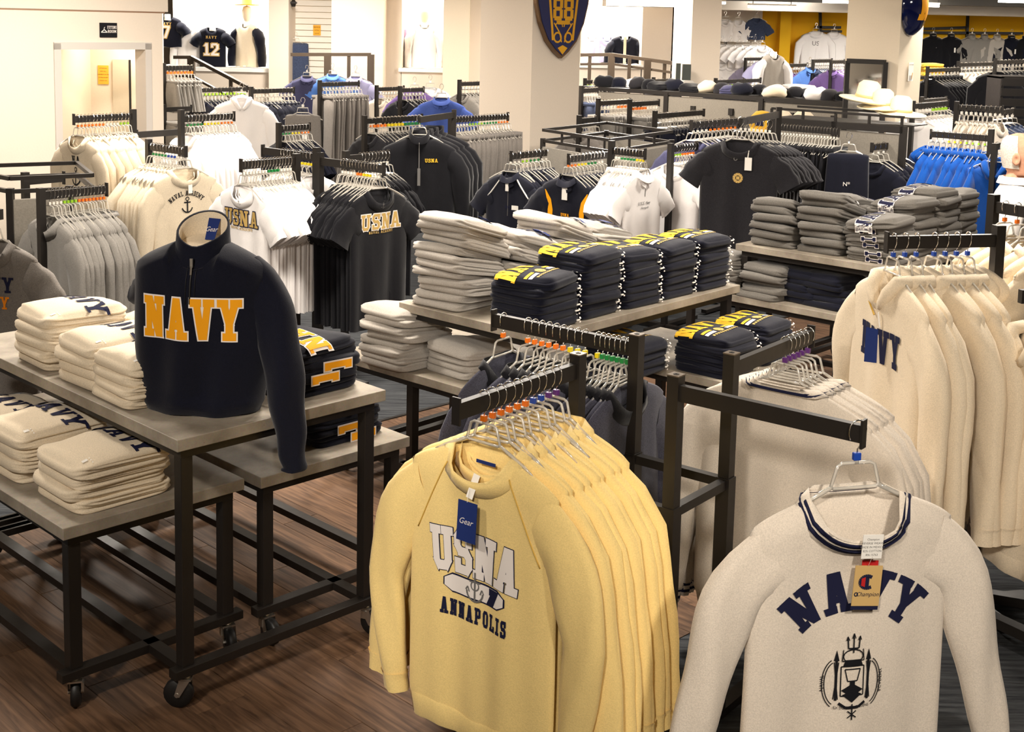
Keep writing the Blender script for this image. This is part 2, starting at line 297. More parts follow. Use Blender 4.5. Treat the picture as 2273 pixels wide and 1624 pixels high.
def words(s, h, gap=.12, squeeze=1.0, out=0.0, sp=None):
    """quads of a word, height h, centred on x, baseline y=0"""
    x = 0; Q = []
    for ch in s:
        w, qs = LT[ch]
        for qd in qs:
            qq = [((x + a) * h * squeeze, b * h) for a, b in qd]
            Q.append(offset_quad(qq, out) if out else qq)
        x += w + gap
    tot = (x - gap) * h * squeeze
    return [[(a - tot / 2, b) for a, b in qd] for qd in Q], tot
def arc(Q, R):
    """bend word quads over a circle of radius R (centre below)"""
    return [[((R + b) * math.sin(a / R), (R + b) * math.cos(a / R) - R) for a, b in qd] for qd in Q]
def drape(mb, Q, fn, m=0, cell=.012):
    """subdivide quads and map (a,b) through fn -> 3d"""
    for k, qd in enumerate(Q):
        A, B, Cc, D = [np.array(p) for p in qd]
        nu = max(1, min(14, int(math.ceil(max(np.linalg.norm(B - A), np.linalg.norm(Cc - D)) / cell))))
        nv = max(1, min(14, int(math.ceil(max(np.linalg.norm(D - A), np.linalg.norm(Cc - B)) / cell))))
        V = []
        for j in range(nv + 1):
            for i in range(nu + 1):
                s, t = i / nu, j / nv
                p = (A * (1 - s) + B * s) * (1 - t) + (D * (1 - s) + Cc * s) * t
                V.append(fn(p[0], p[1], k))
        Fc = [(j * (nu + 1) + i, j * (nu + 1) + i + 1, (j + 1) * (nu + 1) + i + 1, (j + 1) * (nu + 1) + i) for j in range(nv) for i in range(nu)]
        mb.add(V, Fc, m)
_fc = {}
def fonttext(s, h, shear=0.0):
    """Blender's own letter shapes as triangles, list of 3-point polygons (a,b,b repeated) centred"""
    key = (s, h, shear)
    if key in _fc: return _fc[key]
    cu = bpy.data.curves.new('t', 'FONT'); cu.body = s; cu.size = h; cu.shear = shear; cu.resolution_u = 2
    o = bpy.data.objects.new('t', cu); me = o.to_mesh()
    V = [v.co.copy() for v in me.vertices]; T = [tuple(p.vertices) for p in me.polygons]
    o.to_mesh_clear(); bpy.data.objects.remove(o); bpy.data.curves.remove(cu)
    if V:
        cx = (min(v.x for v in V) + max(v.x for v in V)) / 2
        Q = []
        for t in T:
            p = [(V[i].x - cx, V[i].y) for i in t]
            if len(p) == 3: p = p + [p[2]]
            Q.append(p[:4])
    else: Q = []
    _fc[key] = Q; return Q
def stroke(pts, w):
    """polyline as quads"""
    Q = []
    for (x0, y0), (x1, y1) in zip(pts[:-1], pts[1:]):
        L = math.hypot(x1 - x0, y1 - y0) + 1e-9; nx, ny = -(y1 - y0) / L * w / 2, (x1 - x0) / L * w / 2
        Q.append([(x0 - nx, y0 - ny), (x1 - nx, y1 - ny), (x1 + nx, y1 + ny), (x0 + nx, y0 + ny)])
    return Q
def shift(Q, dx=0, dy=0, s=1.0): return [[(a * s + dx, b * s + dy) for a, b in qd] for qd in Q]
def circ(cx, cy, r, w, n=20, a0=0, a1=2 * math.pi, ry=None):
    ry = ry or r
    return stroke([(cx + r * math.cos(a0 + (a1 - a0) * i / n), cy + ry * math.sin(a0 + (a1 - a0) * i / n)) for i in range(n + 1)], w)
# ---------------------------------------------------------------- hanging garments (local frame: x across, front at -y, z=0 top of the rail)
def sm(a, b, x):
    t = np.clip((x - a) / (b - a), 0, 1); return t * t * (3 - 2 * t)
STY = {
 'sweat': dict(W=.56, L=.68, un=.40, dip=.085, th=.026, fa=.016, slv=('long', .62, .105, .05), rib=1, slope=.36),
 'hood': dict(W=.58, L=.72, un=.30, dip=.10, th=.034, fa=.018, slv=('long', .64, .11, .055), rib=1, slope=.36),
 'jacket': dict(W=.56, L=.70, un=.28, dip=.05, th=.034, fa=.016, slv=('long', .64, .10, .055), rib=1, slope=.36),
 'lstee': dict(W=.50, L=.74, un=.38, dip=.08, th=.018, fa=.018, slv=('long', .62, .09, .045), rib=0, slope=.34),
 'tee': dict(W=.49, L=.73, un=.40, dip=.085, th=.018, fa=.016, slv=('short', .22, .10, .085), rib=0, slope=.34),
 'polo': dict(W=.50, L=.73, un=.30, dip=.05, th=.02, fa=.012, slv=('short', .23, .10, .085), rib=0, slope=.36),
 'skirt': dict(W=.36, L=.50, un=0, dip=0, th=.03, fa=.03, slv=None, rib=0, slope=0, flare=.45),
 'shorts': dict(W=.42, L=.52, un=0, dip=0, th=.025, fa=.014, slv=None, rib=0, slope=0, flare=.12),
}
ZN = -.165
class Body:
    def __init__(s, style, seed=0, W=None, L=None, th=None, zn=None, fa=None, sl=1.0, elb=0, spr=0, un=None, dip=None):
        d = STY[style]; s.d = d; rg = random.Random(seed * 7 + 3)
        s.W = W or d['W']; s.L = L or d['L']; s.un = d['un'] if un is None else un; s.dip = d['dip'] if dip is None else dip; s.th = th or d['th']; s.fa = d['fa'] if fa is None else fa
        s.zn = ZN if zn is None else zn; s.p = [rg.uniform(0, 6.28) for _ in range(6)]; s.k1 = rg.uniform(5, 8); s.k2 = rg.uniform(10, 15); s.fl = d.get('flare', 0); s.pw = 4; s.sl = sl; s.nko = 1.0; s.elb = elb; s.spr = spr
    def w(s, v): return s.W / 2 * (1 - (.07 * sm(.9, .96, v) if s.d['rib'] else 0) + s.fl * v + .012 * np.sin(5 * v + s.p[0]) * v)
    def zt(s, a, front):
        un = max(s.un, 1e-6); nm = np.clip(1 - (a / un) ** 2, 0, 1) if s.un > 0 else a * 0
        zs = s.zn - np.maximum(a - s.un, 0) * s.W / 2 * s.d['slope'] - .02 * a ** 8
        return zs - (s.dip if front else .006) * np.sqrt(nm), nm
    def pt(s, u, v, front=True, off=0.0):
        u = np.asarray(u, float); v = np.asarray(v, float); a = np.abs(u)
        zt, nm = s.zt(a, front); zb = s.zn - s.L + .006 * np.sin(6 * u + s.p[1])
        z = zt + (zb - zt) * v; x = u * s.w(v)
        nk = sm(0, .5, nm); e = np.sqrt(np.clip(1 - a ** s.pw, 0, 1))
        tb = (1 - nk) * np.sqrt(np.clip(v / .07, 0, 1)) + nk * (1 + s.nko * np.exp(-v / .06))
        t = s.th * e * tb
        wv = s.fa * v ** .8 * (1 - a ** 4) * (np.sin(s.k1 * u + s.p[2] + 1.5 * v) + .45 * np.sin(s.k2 * u + s.p[3] - 1.2 * v) + .5 * np.sin(3 * u + s.p[4] + 4 * v) * (1 - v))
        y = wv + (-(t + off) if front else (t + off))
        return x, y, z
    def front(s, x, z, off=.003):
        v = .4
        for _ in range(4):
            u = min(max(x / float(s.w(np.float64(v))), -1), 1); zt, _n = s.zt(np.float64(abs(u)), True)
            v = min(max((z - float(zt)) / ((s.zn - s.L) - float(zt)), 0), 1)
        X, Y, Z = s.pt(u, v, True, off); return (x, float(Y), z)
    def build(s, mb, nu, nv, m=0):
        us = np.sin(np.linspace(-1, 1, nu) * math.pi / 2) * .35 + np.linspace(-1, 1, nu) * .65
        vs = np.linspace(0, 1, nv) ** 1.35
        U, Vv = np.meshgrid(us, vs)
        for front in (True, False):
            x, y, z = s.pt(U, Vv, front); V = np.stack([x, y, z], -1).reshape(-1, 3)
            Fc = []
            for j in range(nv - 1):
                for i in range(nu - 1):
                    f = (j * nu + i, j * nu + i + 1, (j + 1) * nu + i + 1, (j + 1) * nu + i)
                    Fc.append(f[::-1] if front else f)
            mb.add(V, Fc, m)
        return mb
    def neck(s, n=12):
        un = s.un; us = np.linspace(-un, un, n)
        f = np.stack(s.pt(us, us * 0 + .0, True), -1); b = np.stack(s.pt(us[::-1], us * 0 + .0, False), -1)
        return np.concatenate([f, b[1:-1]])
    def hem(s, mb, v0, v1, off=.004, nu=21, m=0):
        us = np.linspace(-1, 1, nu); R = []
        for v in (v0, v0 + .01, v1 - .005, v1):
            o = off if v0 < v < v1 else off * .3
            f = np.stack(s.pt(us, us * 0 + v, True, o), -1); b = np.stack(s.pt(us[::-1], us * 0 + v, False, o), -1)
            R.append(np.concatenate([f, b[1:-1]]))
        mb.rings(R, m); return mb
def sleeve(mb, B, sign, seed=0, nr=14, ns=14, m=0, spread=0.0, fwd=0.0, part=(0, 1), fat=1.0, tiny=0.0):
    kind, Ls, h0, h1 = B.d['slv']; rg = random.Random(seed * 13 + (5 if sign > 0 else 9)); p = [rg.uniform(0, 6.28) for _ in range(3)]
    drop = (1 - B.un) * B.W / 2 * B.d['slope']
    Ls = Ls * B.sl; R = []; N = 60; step = Ls / N; a = math.radians(-25 if kind == 'long' else -24)
    a1 = math.radians(-85 + spread + B.spr) if kind == 'long' else math.radians(-58 + spread)
    tx = B.W / 2 * .90; ua = .90; tz = B.zn - (ua - B.un) * B.W / 2 * B.d['slope'] - .02 * ua ** 8 - .016
    c = np.array([tx - h0 * -math.sin(a), 0, tz - h0 * math.cos(a)])
    want = [part[0] + (part[1] - part[0]) * k / nr for k in range(nr + 1)]; path = []
    for i in range(N + 1):
        t = i / N; aa = a + (a1 - a) * float(sm(0, .30 if kind == 'long' else .9, t)) - (math.radians(B.elb) * float(sm(.42, .56, t)) if kind == 'long' else 0); d = np.array([math.cos(aa), 0, math.sin(aa)])
        path.append((c.copy(), d)); c = c + d * step
    for t in want:
        k = min(int(t * N), N); c0, d = path[k]; cc = c0 + d * (t * N - k) * step; nrm = np.array([-d[2], 0, d[0]])
        h = (h0 + (h1 - h0) * t ** .8) * (1 + .05 * math.sin(16 * t + p[0])) * fat
        if kind == 'long' and t > .93: h *= .86
        th = (B.th * (.78 + .5 * min(t * 5, 1)) * (1 - .25 * t) + .003) * fat
        cc = cc + np.array([0, fwd * t + .012 * math.sin(5 * t + p[1]) * t, 0])
        ring = []
        for j in range(ns):
            an = 2 * math.pi * j / ns
            ring.append(cc + nrm * (h + tiny) * math.cos(an) + np.array([0, 1, 0]) * (th + tiny) * math.sin(an) * (1 + .25 * math.sin(3 * an + 9 * t + p[2])))
        R.append(np.array(ring) * np.array([sign, 1, 1]))
    mb.rings(R if sign > 0 else [r[::-1] for r in R], m); return mb
def band(mb, B, w0, w1, off=.004, m=0, n=12):
    """ribbed ring lying round the neck opening from distance w0 to w1 (metres) outside its edge"""
    P = B.neck(n); R = []; nf = n; un = B.un * B.W / 2
    for k, wd in enumerate((w0, w0, (w0 + w1) / 2, w1, w1)):
        s_ = 1 + wd / un; o_ = (0.0, off, off * 1.5, off, 0.0)[k]; ring = []
        for i, p in enumerate(P):
            x = p[0] * s_
            if i < nf:
                z = B.zn - (B.zn - p[2]) * (1 + wd / max(B.dip, .03) * .9) - wd * .30; y = min(B.front(x, z, o_)[1], p[1] * (1 if wd < .001 else .0) - o_)
                if k == 0: y = p[1]
            else:
                z = p[2] - wd * .35 + (.010 if wd <= .001 else 0); y = p[1] * (1 if k == 0 else .9) + o_
            ring.append((x, y, z + (.004 if k in (1, 2) else 0)))
        R.append(np.array(ring))
    mb.rings(R, m); return mb
def collar(mb, B, r=.011, flat=.55, m=0, up=.006, n=12, ns=8):
    return band(mb, B, -.004, r * 2.6, .0035, m, n)
LODS = {0: (37, 30, 18, 16), 1: (19, 14, 9, 10), 2: (11, 8, 5, 8)}
_gm = {}
def garment_mesh(style, mats, seed, lod, extra=None, **kw):
    """whole garment as one mesh: slot0 cloth, slot1 trim"""
    key = (style, tuple(m.name for m in mats), seed, lod, extra, tuple(sorted(kw.items())))
    if key in _gm: return _gm[key]
    mb = MB()
    if style == 'pants': pants(mb, seed, lod, **kw)
    else:
        B = Body(style, seed, **kw); nu, nv, nr, ns = LODS[lod]
        B.build(mb, nu, nv)
        if B.d['slv']:
            for sg in (-1, 1): sleeve(mb, B, sg, seed, nr, ns)
        if B.un > 0: collar(mb, B, .011, m=len(mats) - 1, n=8, ns=6)
        if style in ('hood',): hoodlump(mb, B, seed)
        if style == 'jacket': standcollar(mb, B, seed)
        if style == 'polo': polocollar(mb, B, len(mats) - 1)
        if not B.d['slv']: mb.box(-B.W / 2, B.W / 2, -B.th * .8, B.th * .8, B.zn - .03, B.zn + .004, len(mats) - 1)
    me = mb.mesh('cloth', list(mats), True, weld=2e-4); _gm[key] = me; return me
def pants(mb, seed, lod, L=1.02, W=.36):
    rg = random.Random(seed); nr = {0: 16, 1: 9, 2: 6}[lod]
    for sg in (-1, 1):
        R = []; ph = rg.uniform(0, 6)
        for i in range(nr + 1):
            t = i / nr; hw = W / 4 * (1.0 + .15 * math.sin(min(t * 4, 1) * math.pi * .8) - .25 * t); cx = sg * (W / 4 * (1 + .05 * math.sin(4 * t + ph)))
            th = .026 * (1 - .3 * t) + .006 * math.sin(7 * t + ph)
            R.append(np.array([(cx + hw * math.cos(2 * math.pi * j / 10), th * math.sin(2 * math.pi * j / 10) * (1 + .3 * math.cos(2 * math.pi * j / 10)) + .012 * math.sin(3 * t + ph), ZN - L * t + .006 * math.sin(9 * t)) for j in range(10)]))
        mb.rings(R[::-1], 0, cap=(True, True))
    mb.box(-W / 2, W / 2, -.022, .022, ZN - .035, ZN + .004, 0)
def hoodlump(mb, B, seed, m=0, s=1.0, lift=.0):
    rg = random.Random(seed + 77)
    R = []; n = 14
    for k in range(9):
        t = k / 8; a = math.pi * t
        rr = .015 + .085 * math.sin(a) ** .7 * s; cz = B.zn + .035 - .17 * t + lift; cy = .035 + .07 * math.sin(a) * s
        R.append(np.array([(1.25 * rr * math.cos(2 * math.pi * j / n) * (1 + .1 * math.sin(3 * j + seed)), cy + .5 * rr * math.sin(2 * math.pi * j / n) + .008 * math.sin(5 * t + j), cz + .012 * math.sin(2 * j + 3 * t)) for j in range(n)]))
    mb.rings(R[::-1], m, cap=(True, True))
    # front rolls of the hood opening beside the neck
    un = B.un * B.W / 2
    for sg in (-1, 1):
        P = [(sg * un * 1.05, .03, B.zn + .0), (sg * un * .95, -.02, B.zn - .005), (sg * un * .72, -.047, B.zn - .05), (sg * un * .38, -.052, B.zn - .095), (sg * .012, -.048, B.zn - .118)]
        mb.tube(P, [.026, .03, .028, .022, .014], 8, m)
def standcollar(mb, B, seed, m=0, h=.055):
    P = B.neck(10); R = [P + np.array([0, 0, -.004]), P * np.array([.97, .95, 1]) + np.array([0, 0, h]), P * np.array([.9, .85, 1]) + np.array([0, .0, h + .004]), P * np.array([.88, .8, 1]) + np.array([0, 0, .0])]
    mb.rings(R, m)
def polocollar(mb, B, m=1):
    un = B.un * B.W / 2
    P = B.neck(10); R = [P * np.array([1, .9, 1]) + np.array([0, 0, .022]), P * np.array([1.05, 1.1, 1]) + np.array([0, 0, .024]), P * np.array([1.28, 1.45, 1]) + np.array([0, -.003, -.022])]
    mb.rings(R, m)
    for sg in (-1, 1):
        mb.add([(0.004 * sg, -.045, B.zn - B.dip + .004), (sg * un * .75, -.043, B.zn - B.dip * .5 + .012), (sg * un * .95, -.046, B.zn - B.dip - .035), (sg * un * .35, -.05, B.zn - B.dip - .062)], [(0, 1, 2, 3)], m)
# ---------------------------------------------------------------- hangers
_hm = {}
def hook_pts(k=9):
    P = [(-.0185, 0, -.040), (-.0215, 0, -.026)]
    for i in range(k): 
        a = math.pi * (1 - i / (k - 1)); P.append((.0215 * math.cos(a), 0, -.0155 + .0215 * math.sin(a)))
    P += [(.0195, 0, -.036), (.010, 0, -.052), (.001, 0, -.062), (0, 0, -.086)]
    return P
def hanger_body(mb, m=0, n=6, wide=.2, big=True):
    P = [(.036, 0, -.094), (.048, 0, -.100), (.062, 0, -.146), (.056, 0, -.153), (-.056, 0, -.153), (-.062, 0, -.146), (-.048, 0, -.100), (-.036, 0, -.094)]
    mb.tube(P, .0045, n, m, closed=True, flat=.8)
    mb.tube([(0, 0, -.082), (0, 0, -.096)], .006, n, m)
    for sg in (-1, 1):
        mb.tube([(sg * .058, 0, -.148), (sg * .10, 0, -.168), (sg * .15, 0, -.192), (sg * wide, 0, -.222)], [.0055, .006, .0055, .004], n, m, flat=.7)
def hanger_mesh(clip, lod, white=False):
    key = (clip, lod, white)
    if key in _hm: return _hm[key]
    a, b, c = MB(), MB(), MB()
    bodym = CLEAR
    if lod == 0:
        hanger_body(a); b.tube(hook_pts(), .0019, 7); c.box(-.0095, .0095, -.007, .007, -.088, -.070)
        r = (a.mesh('hanger_body', bodym, True), b.mesh('hanger_hook', CHROME, True), c.mesh('hanger_clip', CLIP[clip], bevel=.002))
    else:
        hk = [hook_pts()[i] for i in (0, 2, 4, 6, 8, 10, 11, 14)] if False else hook_pts(5)
        a.tube(hk, .0022, 4, 1, cap=False); hanger_body(a, 0, 4, big=False); a.box(-.0075, .0075, -.0065, .0065, -.088, -.072, 2)
        r = a.mesh('hanger', [bodym, CHROME, CLIP[clip]])
    _hm[key] = r; return r
ORD = 'first second third fourth fifth sixth seventh eighth ninth tenth eleventh twelfth thirteenth fourteenth fifteenth sixteenth seventeenth eighteenth nineteenth twentieth twenty-first twenty-second twenty-third twenty-fourth'.split()
HANGERS = []   # (distance, location, rz, clip, label, group)
def hanger_near(loc, rz, clip, label, group=None, tilt=0):
    h = empty('clothes_hanger', loc, rz); h.rotation_euler = (0, tilt, rz)
    A, B_, Cc = hanger_mesh(clip, 0)
    link('hanger_body', A, h); link('hook', B_, h); tag(link('size_clip', Cc, h), None)
    tag(h, label, 'hanger', group); return h
# ---------------------------------------------------------------- folded garments
class Fold:
    """folded garment, front fold at -y, local origin at centre of underside"""
    def __init__(s, W, D, h, layers=3, seed=0, dome=.012, sag=.0, wr=.004):
        s.W, s.D, s.h, s.ly, s.dome, s.wr = W, D, h, layers, dome, wr; rg = random.Random(seed * 31 + 7)
        s.p = [rg.uniform(0, 6.28) for _ in range(8)]; s.sag = sag; s.k = (rg.uniform(14, 22), rg.uniform(12, 20))
    def top(s, x, y, off=0.0):
        a = max(0, 1 - (2 * x / s.W) ** 4); b = max(0, 1 - (2 * y / s.D) ** 4)
        bend = s.sag * ((2 * y / s.D) - 1) + .5 * abs(s.sag) * math.sin(2.6 * x / s.W + s.p[6])
        z = s.h + s.dome * a * b + s.wr * (math.sin(s.k[0] * x + s.p[0]) * math.sin(s.k[1] * y + s.p[1]) + .6 * math.sin(30 * y + 9 * x + s.p[2])) + bend
        return (x, y, z + off)
    def ring(s, z, sc=1.0, inset=True, n=44):
        R = []
        for j in range(n):
            a = 2 * math.pi * j / n; c, q = math.cos(a), math.sin(a); e = 2 / 7.0
            x = s.W / 2 * math.copysign(abs(c) ** e, c); y = s.D / 2 * math.copysign(abs(q) ** e, q)
            fr = max(0.0, -q) ** 2 if abs(q) > .3 else 0
            if inset:
                t = min(max(z / s.h, 0), 1); l = (t * s.ly) % 1.0 if t < 1 else 1.0
                lob = s.h / s.ly * .75 * (1 - math.sqrt(max(0, 1 - (2 * l - 1) ** 2)))
                one = s.h * .42 * (1 - math.sqrt(max(0, 1 - (2 * t - 1) ** 2)))
                ins = lob * (1 - fr) + one * fr + .008 * (1 - fr) * math.sin(int(t * s.ly * .999) * 2.3 + s.p[3] + 2 * a)
                x -= math.copysign(min(ins, abs(x)), x) * abs(c) ** .4; y -= math.copysign(min(ins, abs(y)), y) * abs(q) ** .4
            x *= sc; y *= sc
            bend = s.sag * ((2 * y / s.D) - 1) + .5 * abs(s.sag) * math.sin(2.6 * x / s.W + s.p[6])
            zz = z + .0045 * math.sin(3 * a + s.p[4] + 20 * z) * min(1, z / s.h * 2) + bend * min(1, .3 + z / s.h)
            R.append((x, y, max(zz, 0)))
        return np.array(R)
    def build(s, mb, m=0, n=44, lv=4):
        R = [s.ring(0, .9, False, n)]
        for l in range(s.ly):
            for k in range(lv + (1 if l == s.ly - 1 else 0)): R.append(s.ring(s.h * (l + max(k / lv, .02 if k == 0 else 0)) / s.ly - (.0001 if k == lv else 0), 1, True, n))
        for sc in (.9, .74, .52, .26):
            r = s.ring(s.h, sc, False, n); R.append(np.array([s.top(p[0], p[1]) for p in r]))
        mb.rings(R, m, cap=(True, True)); return mb
_fm = {}
def fold_mesh(key, matf, W, D, h, layers, seed, **kw):
    k = (key, seed)
    if k not in _fm:
        f = Fold(W, D, h, layers, seed, **kw); _fm[k] = (f, f.build(MB()).mesh('folded', matf, True))
    return _fm[k]
def place(name, me, loc, rz, tx=0.0, ty=0.0):
    o = link(name, me, None, loc, rz); o.rotation_euler = (tx, ty, rz); return o
# ---------------------------------------------------------------- the room shell
P45 = math.radians(45.4)
bd0, nB = math.radians(44.5), None
Rb = Vector((math.cos(bd0), math.sin(bd0), 0)); Nb = Vector((math.sin(bd0), -math.cos(bd0), 0))
def slab(name, x0, x1, y0, y1, z0, z1, m, kind='structure', rz=0, loc=(0, 0, 0), parent=None):
    mb = MB().box(x0, x1, y0, y1, z0, z1); o = mb.obj(name, m, parent, loc, rz)
    if kind: o['kind'] = kind
    return o
# carpet under everything, planks of the wooden aisle proud of it by a hair
slab('floor', -9, 17, -1.5, 28, -.12, -.012, CARPET)
cf = MB()
for (o0, o1) in ((-26, -5.715), (-2.85, 8)):
    a = [Nb * o0 + Rb * -14, Nb * o1 + Rb * -14, Nb * o1 + Rb * 34, Nb * o0 + Rb * 34]
    cf.add([tuple(p) for p in a], [(0, 1, 2, 3)])
fl = cf.obj('floor_carpet', CARPET, None, (0, 0, 0)); fl['kind'] = 'structure'
fw = empty('floor_wood_aisle'); fw['kind'] = 'structure'
pl_me = MB().box(0, 1.218, 0, .1905, -.012, 0).mesh('plank', WOOD, bevel=.0016)
rngp = random.Random(4); k = 0
for i in range(-22, 50):                        # planks run across the aisle
    a0 = i * .192; off = (i * .413) % 1.22
    for j in range(-1, 3):
        o0 = -5.715 + j * 1.22 + off - .0; p = Nb * o0 + Rb * a0
        lo, hi = max(o0, -5.71), min(o0 + 1.218, -2.855)
        if hi - lo < .05: continue
        c = Nb * ((lo + hi) / 2) + Rb * (a0 + .1)
        if c.y < 2.6 or c.y > 15: continue
        u, v = pj(c)
        if u < -260 or u > 2500 or v > 1950: continue
        pk = link('plank', pl_me, fw, Nb * lo + Rb * a0, math.atan2(Nb.y, Nb.x)); pk.scale = ((hi - lo) / 1.218, 1, 1); k += 1
slab('floor_bar', -14, 34, -.012, .012, -.01, .006, BLACK, rz=bd0, loc=Nb * -5.715)
slab('ceiling', -9, 17, -1.5, 28, 3.3, 3.4, CEILM)
slab('wall_right', 16.6, 17, -1.5, 28, 0, 3.3, WALLM); slab('wall_rear', -9, 17, -1.7, -1.5, 0, 3.3, WALLM)
slab('wall_outer_left', -9.2, -9, -1.5, 28, 0, 3.3, WALLM); slab('wall_far', -9, 17, 28, 28.2, 0, 3.3, WALLM)
# ---------------------------------------------------------------- merchandising tables
def caster(parent, loc, rz):
    c = MB(); c.lathe([(.012, -.016), (.046, -.016), (.052, -.008), (.052, .008), (.046, .016), (.012, .016)], 18, 0, Matrix.Translation((.028, 0, .052)) @ Matrix.Rotation(math.pi / 2, 4, 'X'))
    w = c.obj('caster', RUBBER, parent, loc, rz, True)
    f = MB()
    for sg in (-1, 1): f.add([(-.018, sg * .021, .108), (.02, sg * .021, .108), (.038, sg * .021, .05), (.02, sg * .021, .044)], [(0, 1, 2, 3)]); f.add([(-.018, sg * .024, .108), (.02, sg * .024, .108), (.038, sg * .024, .05), (.02, sg * .024, .044)], [(0, 1, 2, 3)])
    f.box(-.02, .024, -.024, .024, .104, .11); f.tube([(.028, -.026, .052), (.028, .026, .052)], .008, 8); f.lathe([(.014, .11), (.014, .122), (.0, .122)], 10)
    f.box(-.012, .012, -.028, -.02, .07, .1)
    fk = f.obj('caster_fork', STEEL, w); return w
def nesting_table(name, corner, rz, LX, LY, top, label, cat='table', lw=.045, over=.02, inset=.03, group=None, brake=0):
    """corner: near corner (x along R to LX, y along L to LY)"""
    t = empty(name, (corner[0], corner[1], 0), rz); th = .042
    MB().box(0, LX, 0, LY, top - th, top).obj('tabletop', CONC, t, bevel=.0025)
    zf = top - th; a = inset
    fr = MB()
    for y in (a, LY - a - lw): fr.box(a, LX - a, y, y + lw, zf - .035, zf)
    for x in (a, LX - a - lw): fr.box(x, x + lw, a + lw, LY - a - lw, zf - .035, zf)
    fr.obj('apron_frame', BLACK, t)
    for x in (a, LX - a - lw):
        for y in (a, LY - a - lw):
            MB().box(x, x + lw, y, y + lw, .15, zf - .035).obj('leg', BLACK, t, bevel=.002)
    for y in (a - .012, LY - a - lw + .012):
        MB().box(-.005, LX + .005, y, y + lw, .118, .15).obj('base_rail', BLACK, t, bevel=.002)
    MB().box(a + lw, LX - a - lw, LY - a - lw * 2 - .05, LY - a - lw - .05, .12, .149).obj('base_stretcher', BLACK, t)
    for x in (a, LX - a - lw): MB().box(x, x + lw, a + lw - .012, LY - a - lw + .012, .12, .15).obj('base_stretcher', BLACK, t)
    rg = random.Random(int(LX * 1000))
    for x in (a + .02, LX - a - .02):
        for y in (a + .01, LY - a - .03): caster(t, (x, y, 0), rg.uniform(0, 6.28))
    tag(t, label, cat, group); return t
zA = .965; pA = P45
cA = atz(393, 977.2, zA); nesting_table('display_table', cA, pA, .885, 1.75, zA, 'tall rolling table with grey concrete top under the navy quarter-zip form')
zC = .667
cC = atz(139.2, 1173.7, zC); nesting_table('nesting_table', cC, pA, .70, 1.5, zC, 'low rolling table with concrete top holding cream sweatshirts, left of the quarter-zip form')
cD = atz(579, 1061, zC); nesting_table('nesting_table', cD, pA, .72, 1.5, zC, 'low rolling table with concrete top behind the hanging navy sleeve')
pE = math.radians(48.3); cE = atz(1202, 745, zA)
nesting_table('display_table', cE, pE, 1.66, .93, zA, 'tall concrete-topped table stacked with light grey and navy sweatshirts')
LE = Vector((-math.sin(pE), math.cos(pE), 0)); RE = Vector((math.cos(pE), math.sin(pE), 0))
nesting_table('nesting_table', cE + RE * .95 + LE * -.38, pE, .72, .9, zC - .03, 'low table with folded navy shirts under the tall stack table')
nesting_table('nesting_table', cE + RE * -.04 + LE * .45, pE, .9, .92, zC - .03, 'low concrete table holding grey sweatshirts that stick out left of the tall table')
pF = math.radians(47.2); cF = atz(1992, 597, zA); LF = Vector((-math.sin(pF), math.cos(pF), 0)); RF = Vector((math.cos(pF), math.sin(pF), 0))
nesting_table('display_table', cF, pF, 1.32, 1.12, zA, 'tall concrete-topped table piled with dark grey sweatshirts near the white-haired man')
nesting_table('nesting_table', cF + LF * .30 + RF * -.05, pF, .7, 1.2, zC - .03, 'low table under the dark grey sweatshirt table')
LA = Vector((-math.sin(pA), math.cos(pA), 0)); RA = Vector((math.cos(pA), math.sin(pA), 0))
# ---------------------------------------------------------------- folded stacks
def fprint(o, f, Q, m, rot=0.0, dx=0., dy=0., off=.0025, name='lettering', cell=.014):
    mb = MB(); c, s_ = math.cos(rot), math.sin(rot)
    lim = (f.W / 2 * .97, f.D / 2 * .97)
    def fn(a, b, k):
        x = c * a - s_ * b + dx; y = s_ * a + c * b + dy
        ex = max(0, abs(x) - lim[0]); ey = max(0, abs(y) - lim[1])
        x = max(-lim[0], min(lim[0], x)); y = max(-lim[1], min(lim[1], y))
        p = f.top(x, y, off + k * .00003)
        e = math.hypot(ex, ey)
        return (p[0] + math.copysign(min(ex, .012), x), p[1] + math.copysign(min(ey, .012), y), p[2] - e * .9 - (0.004 if e > 0 else 0))
    drape(mb, Q, fn, 0, cell); return mb.obj(name, m, o)
def navy_word(h, out=0, sq=.95, gap=.1): return words('NAVY', h, gap, sq, out)[0]
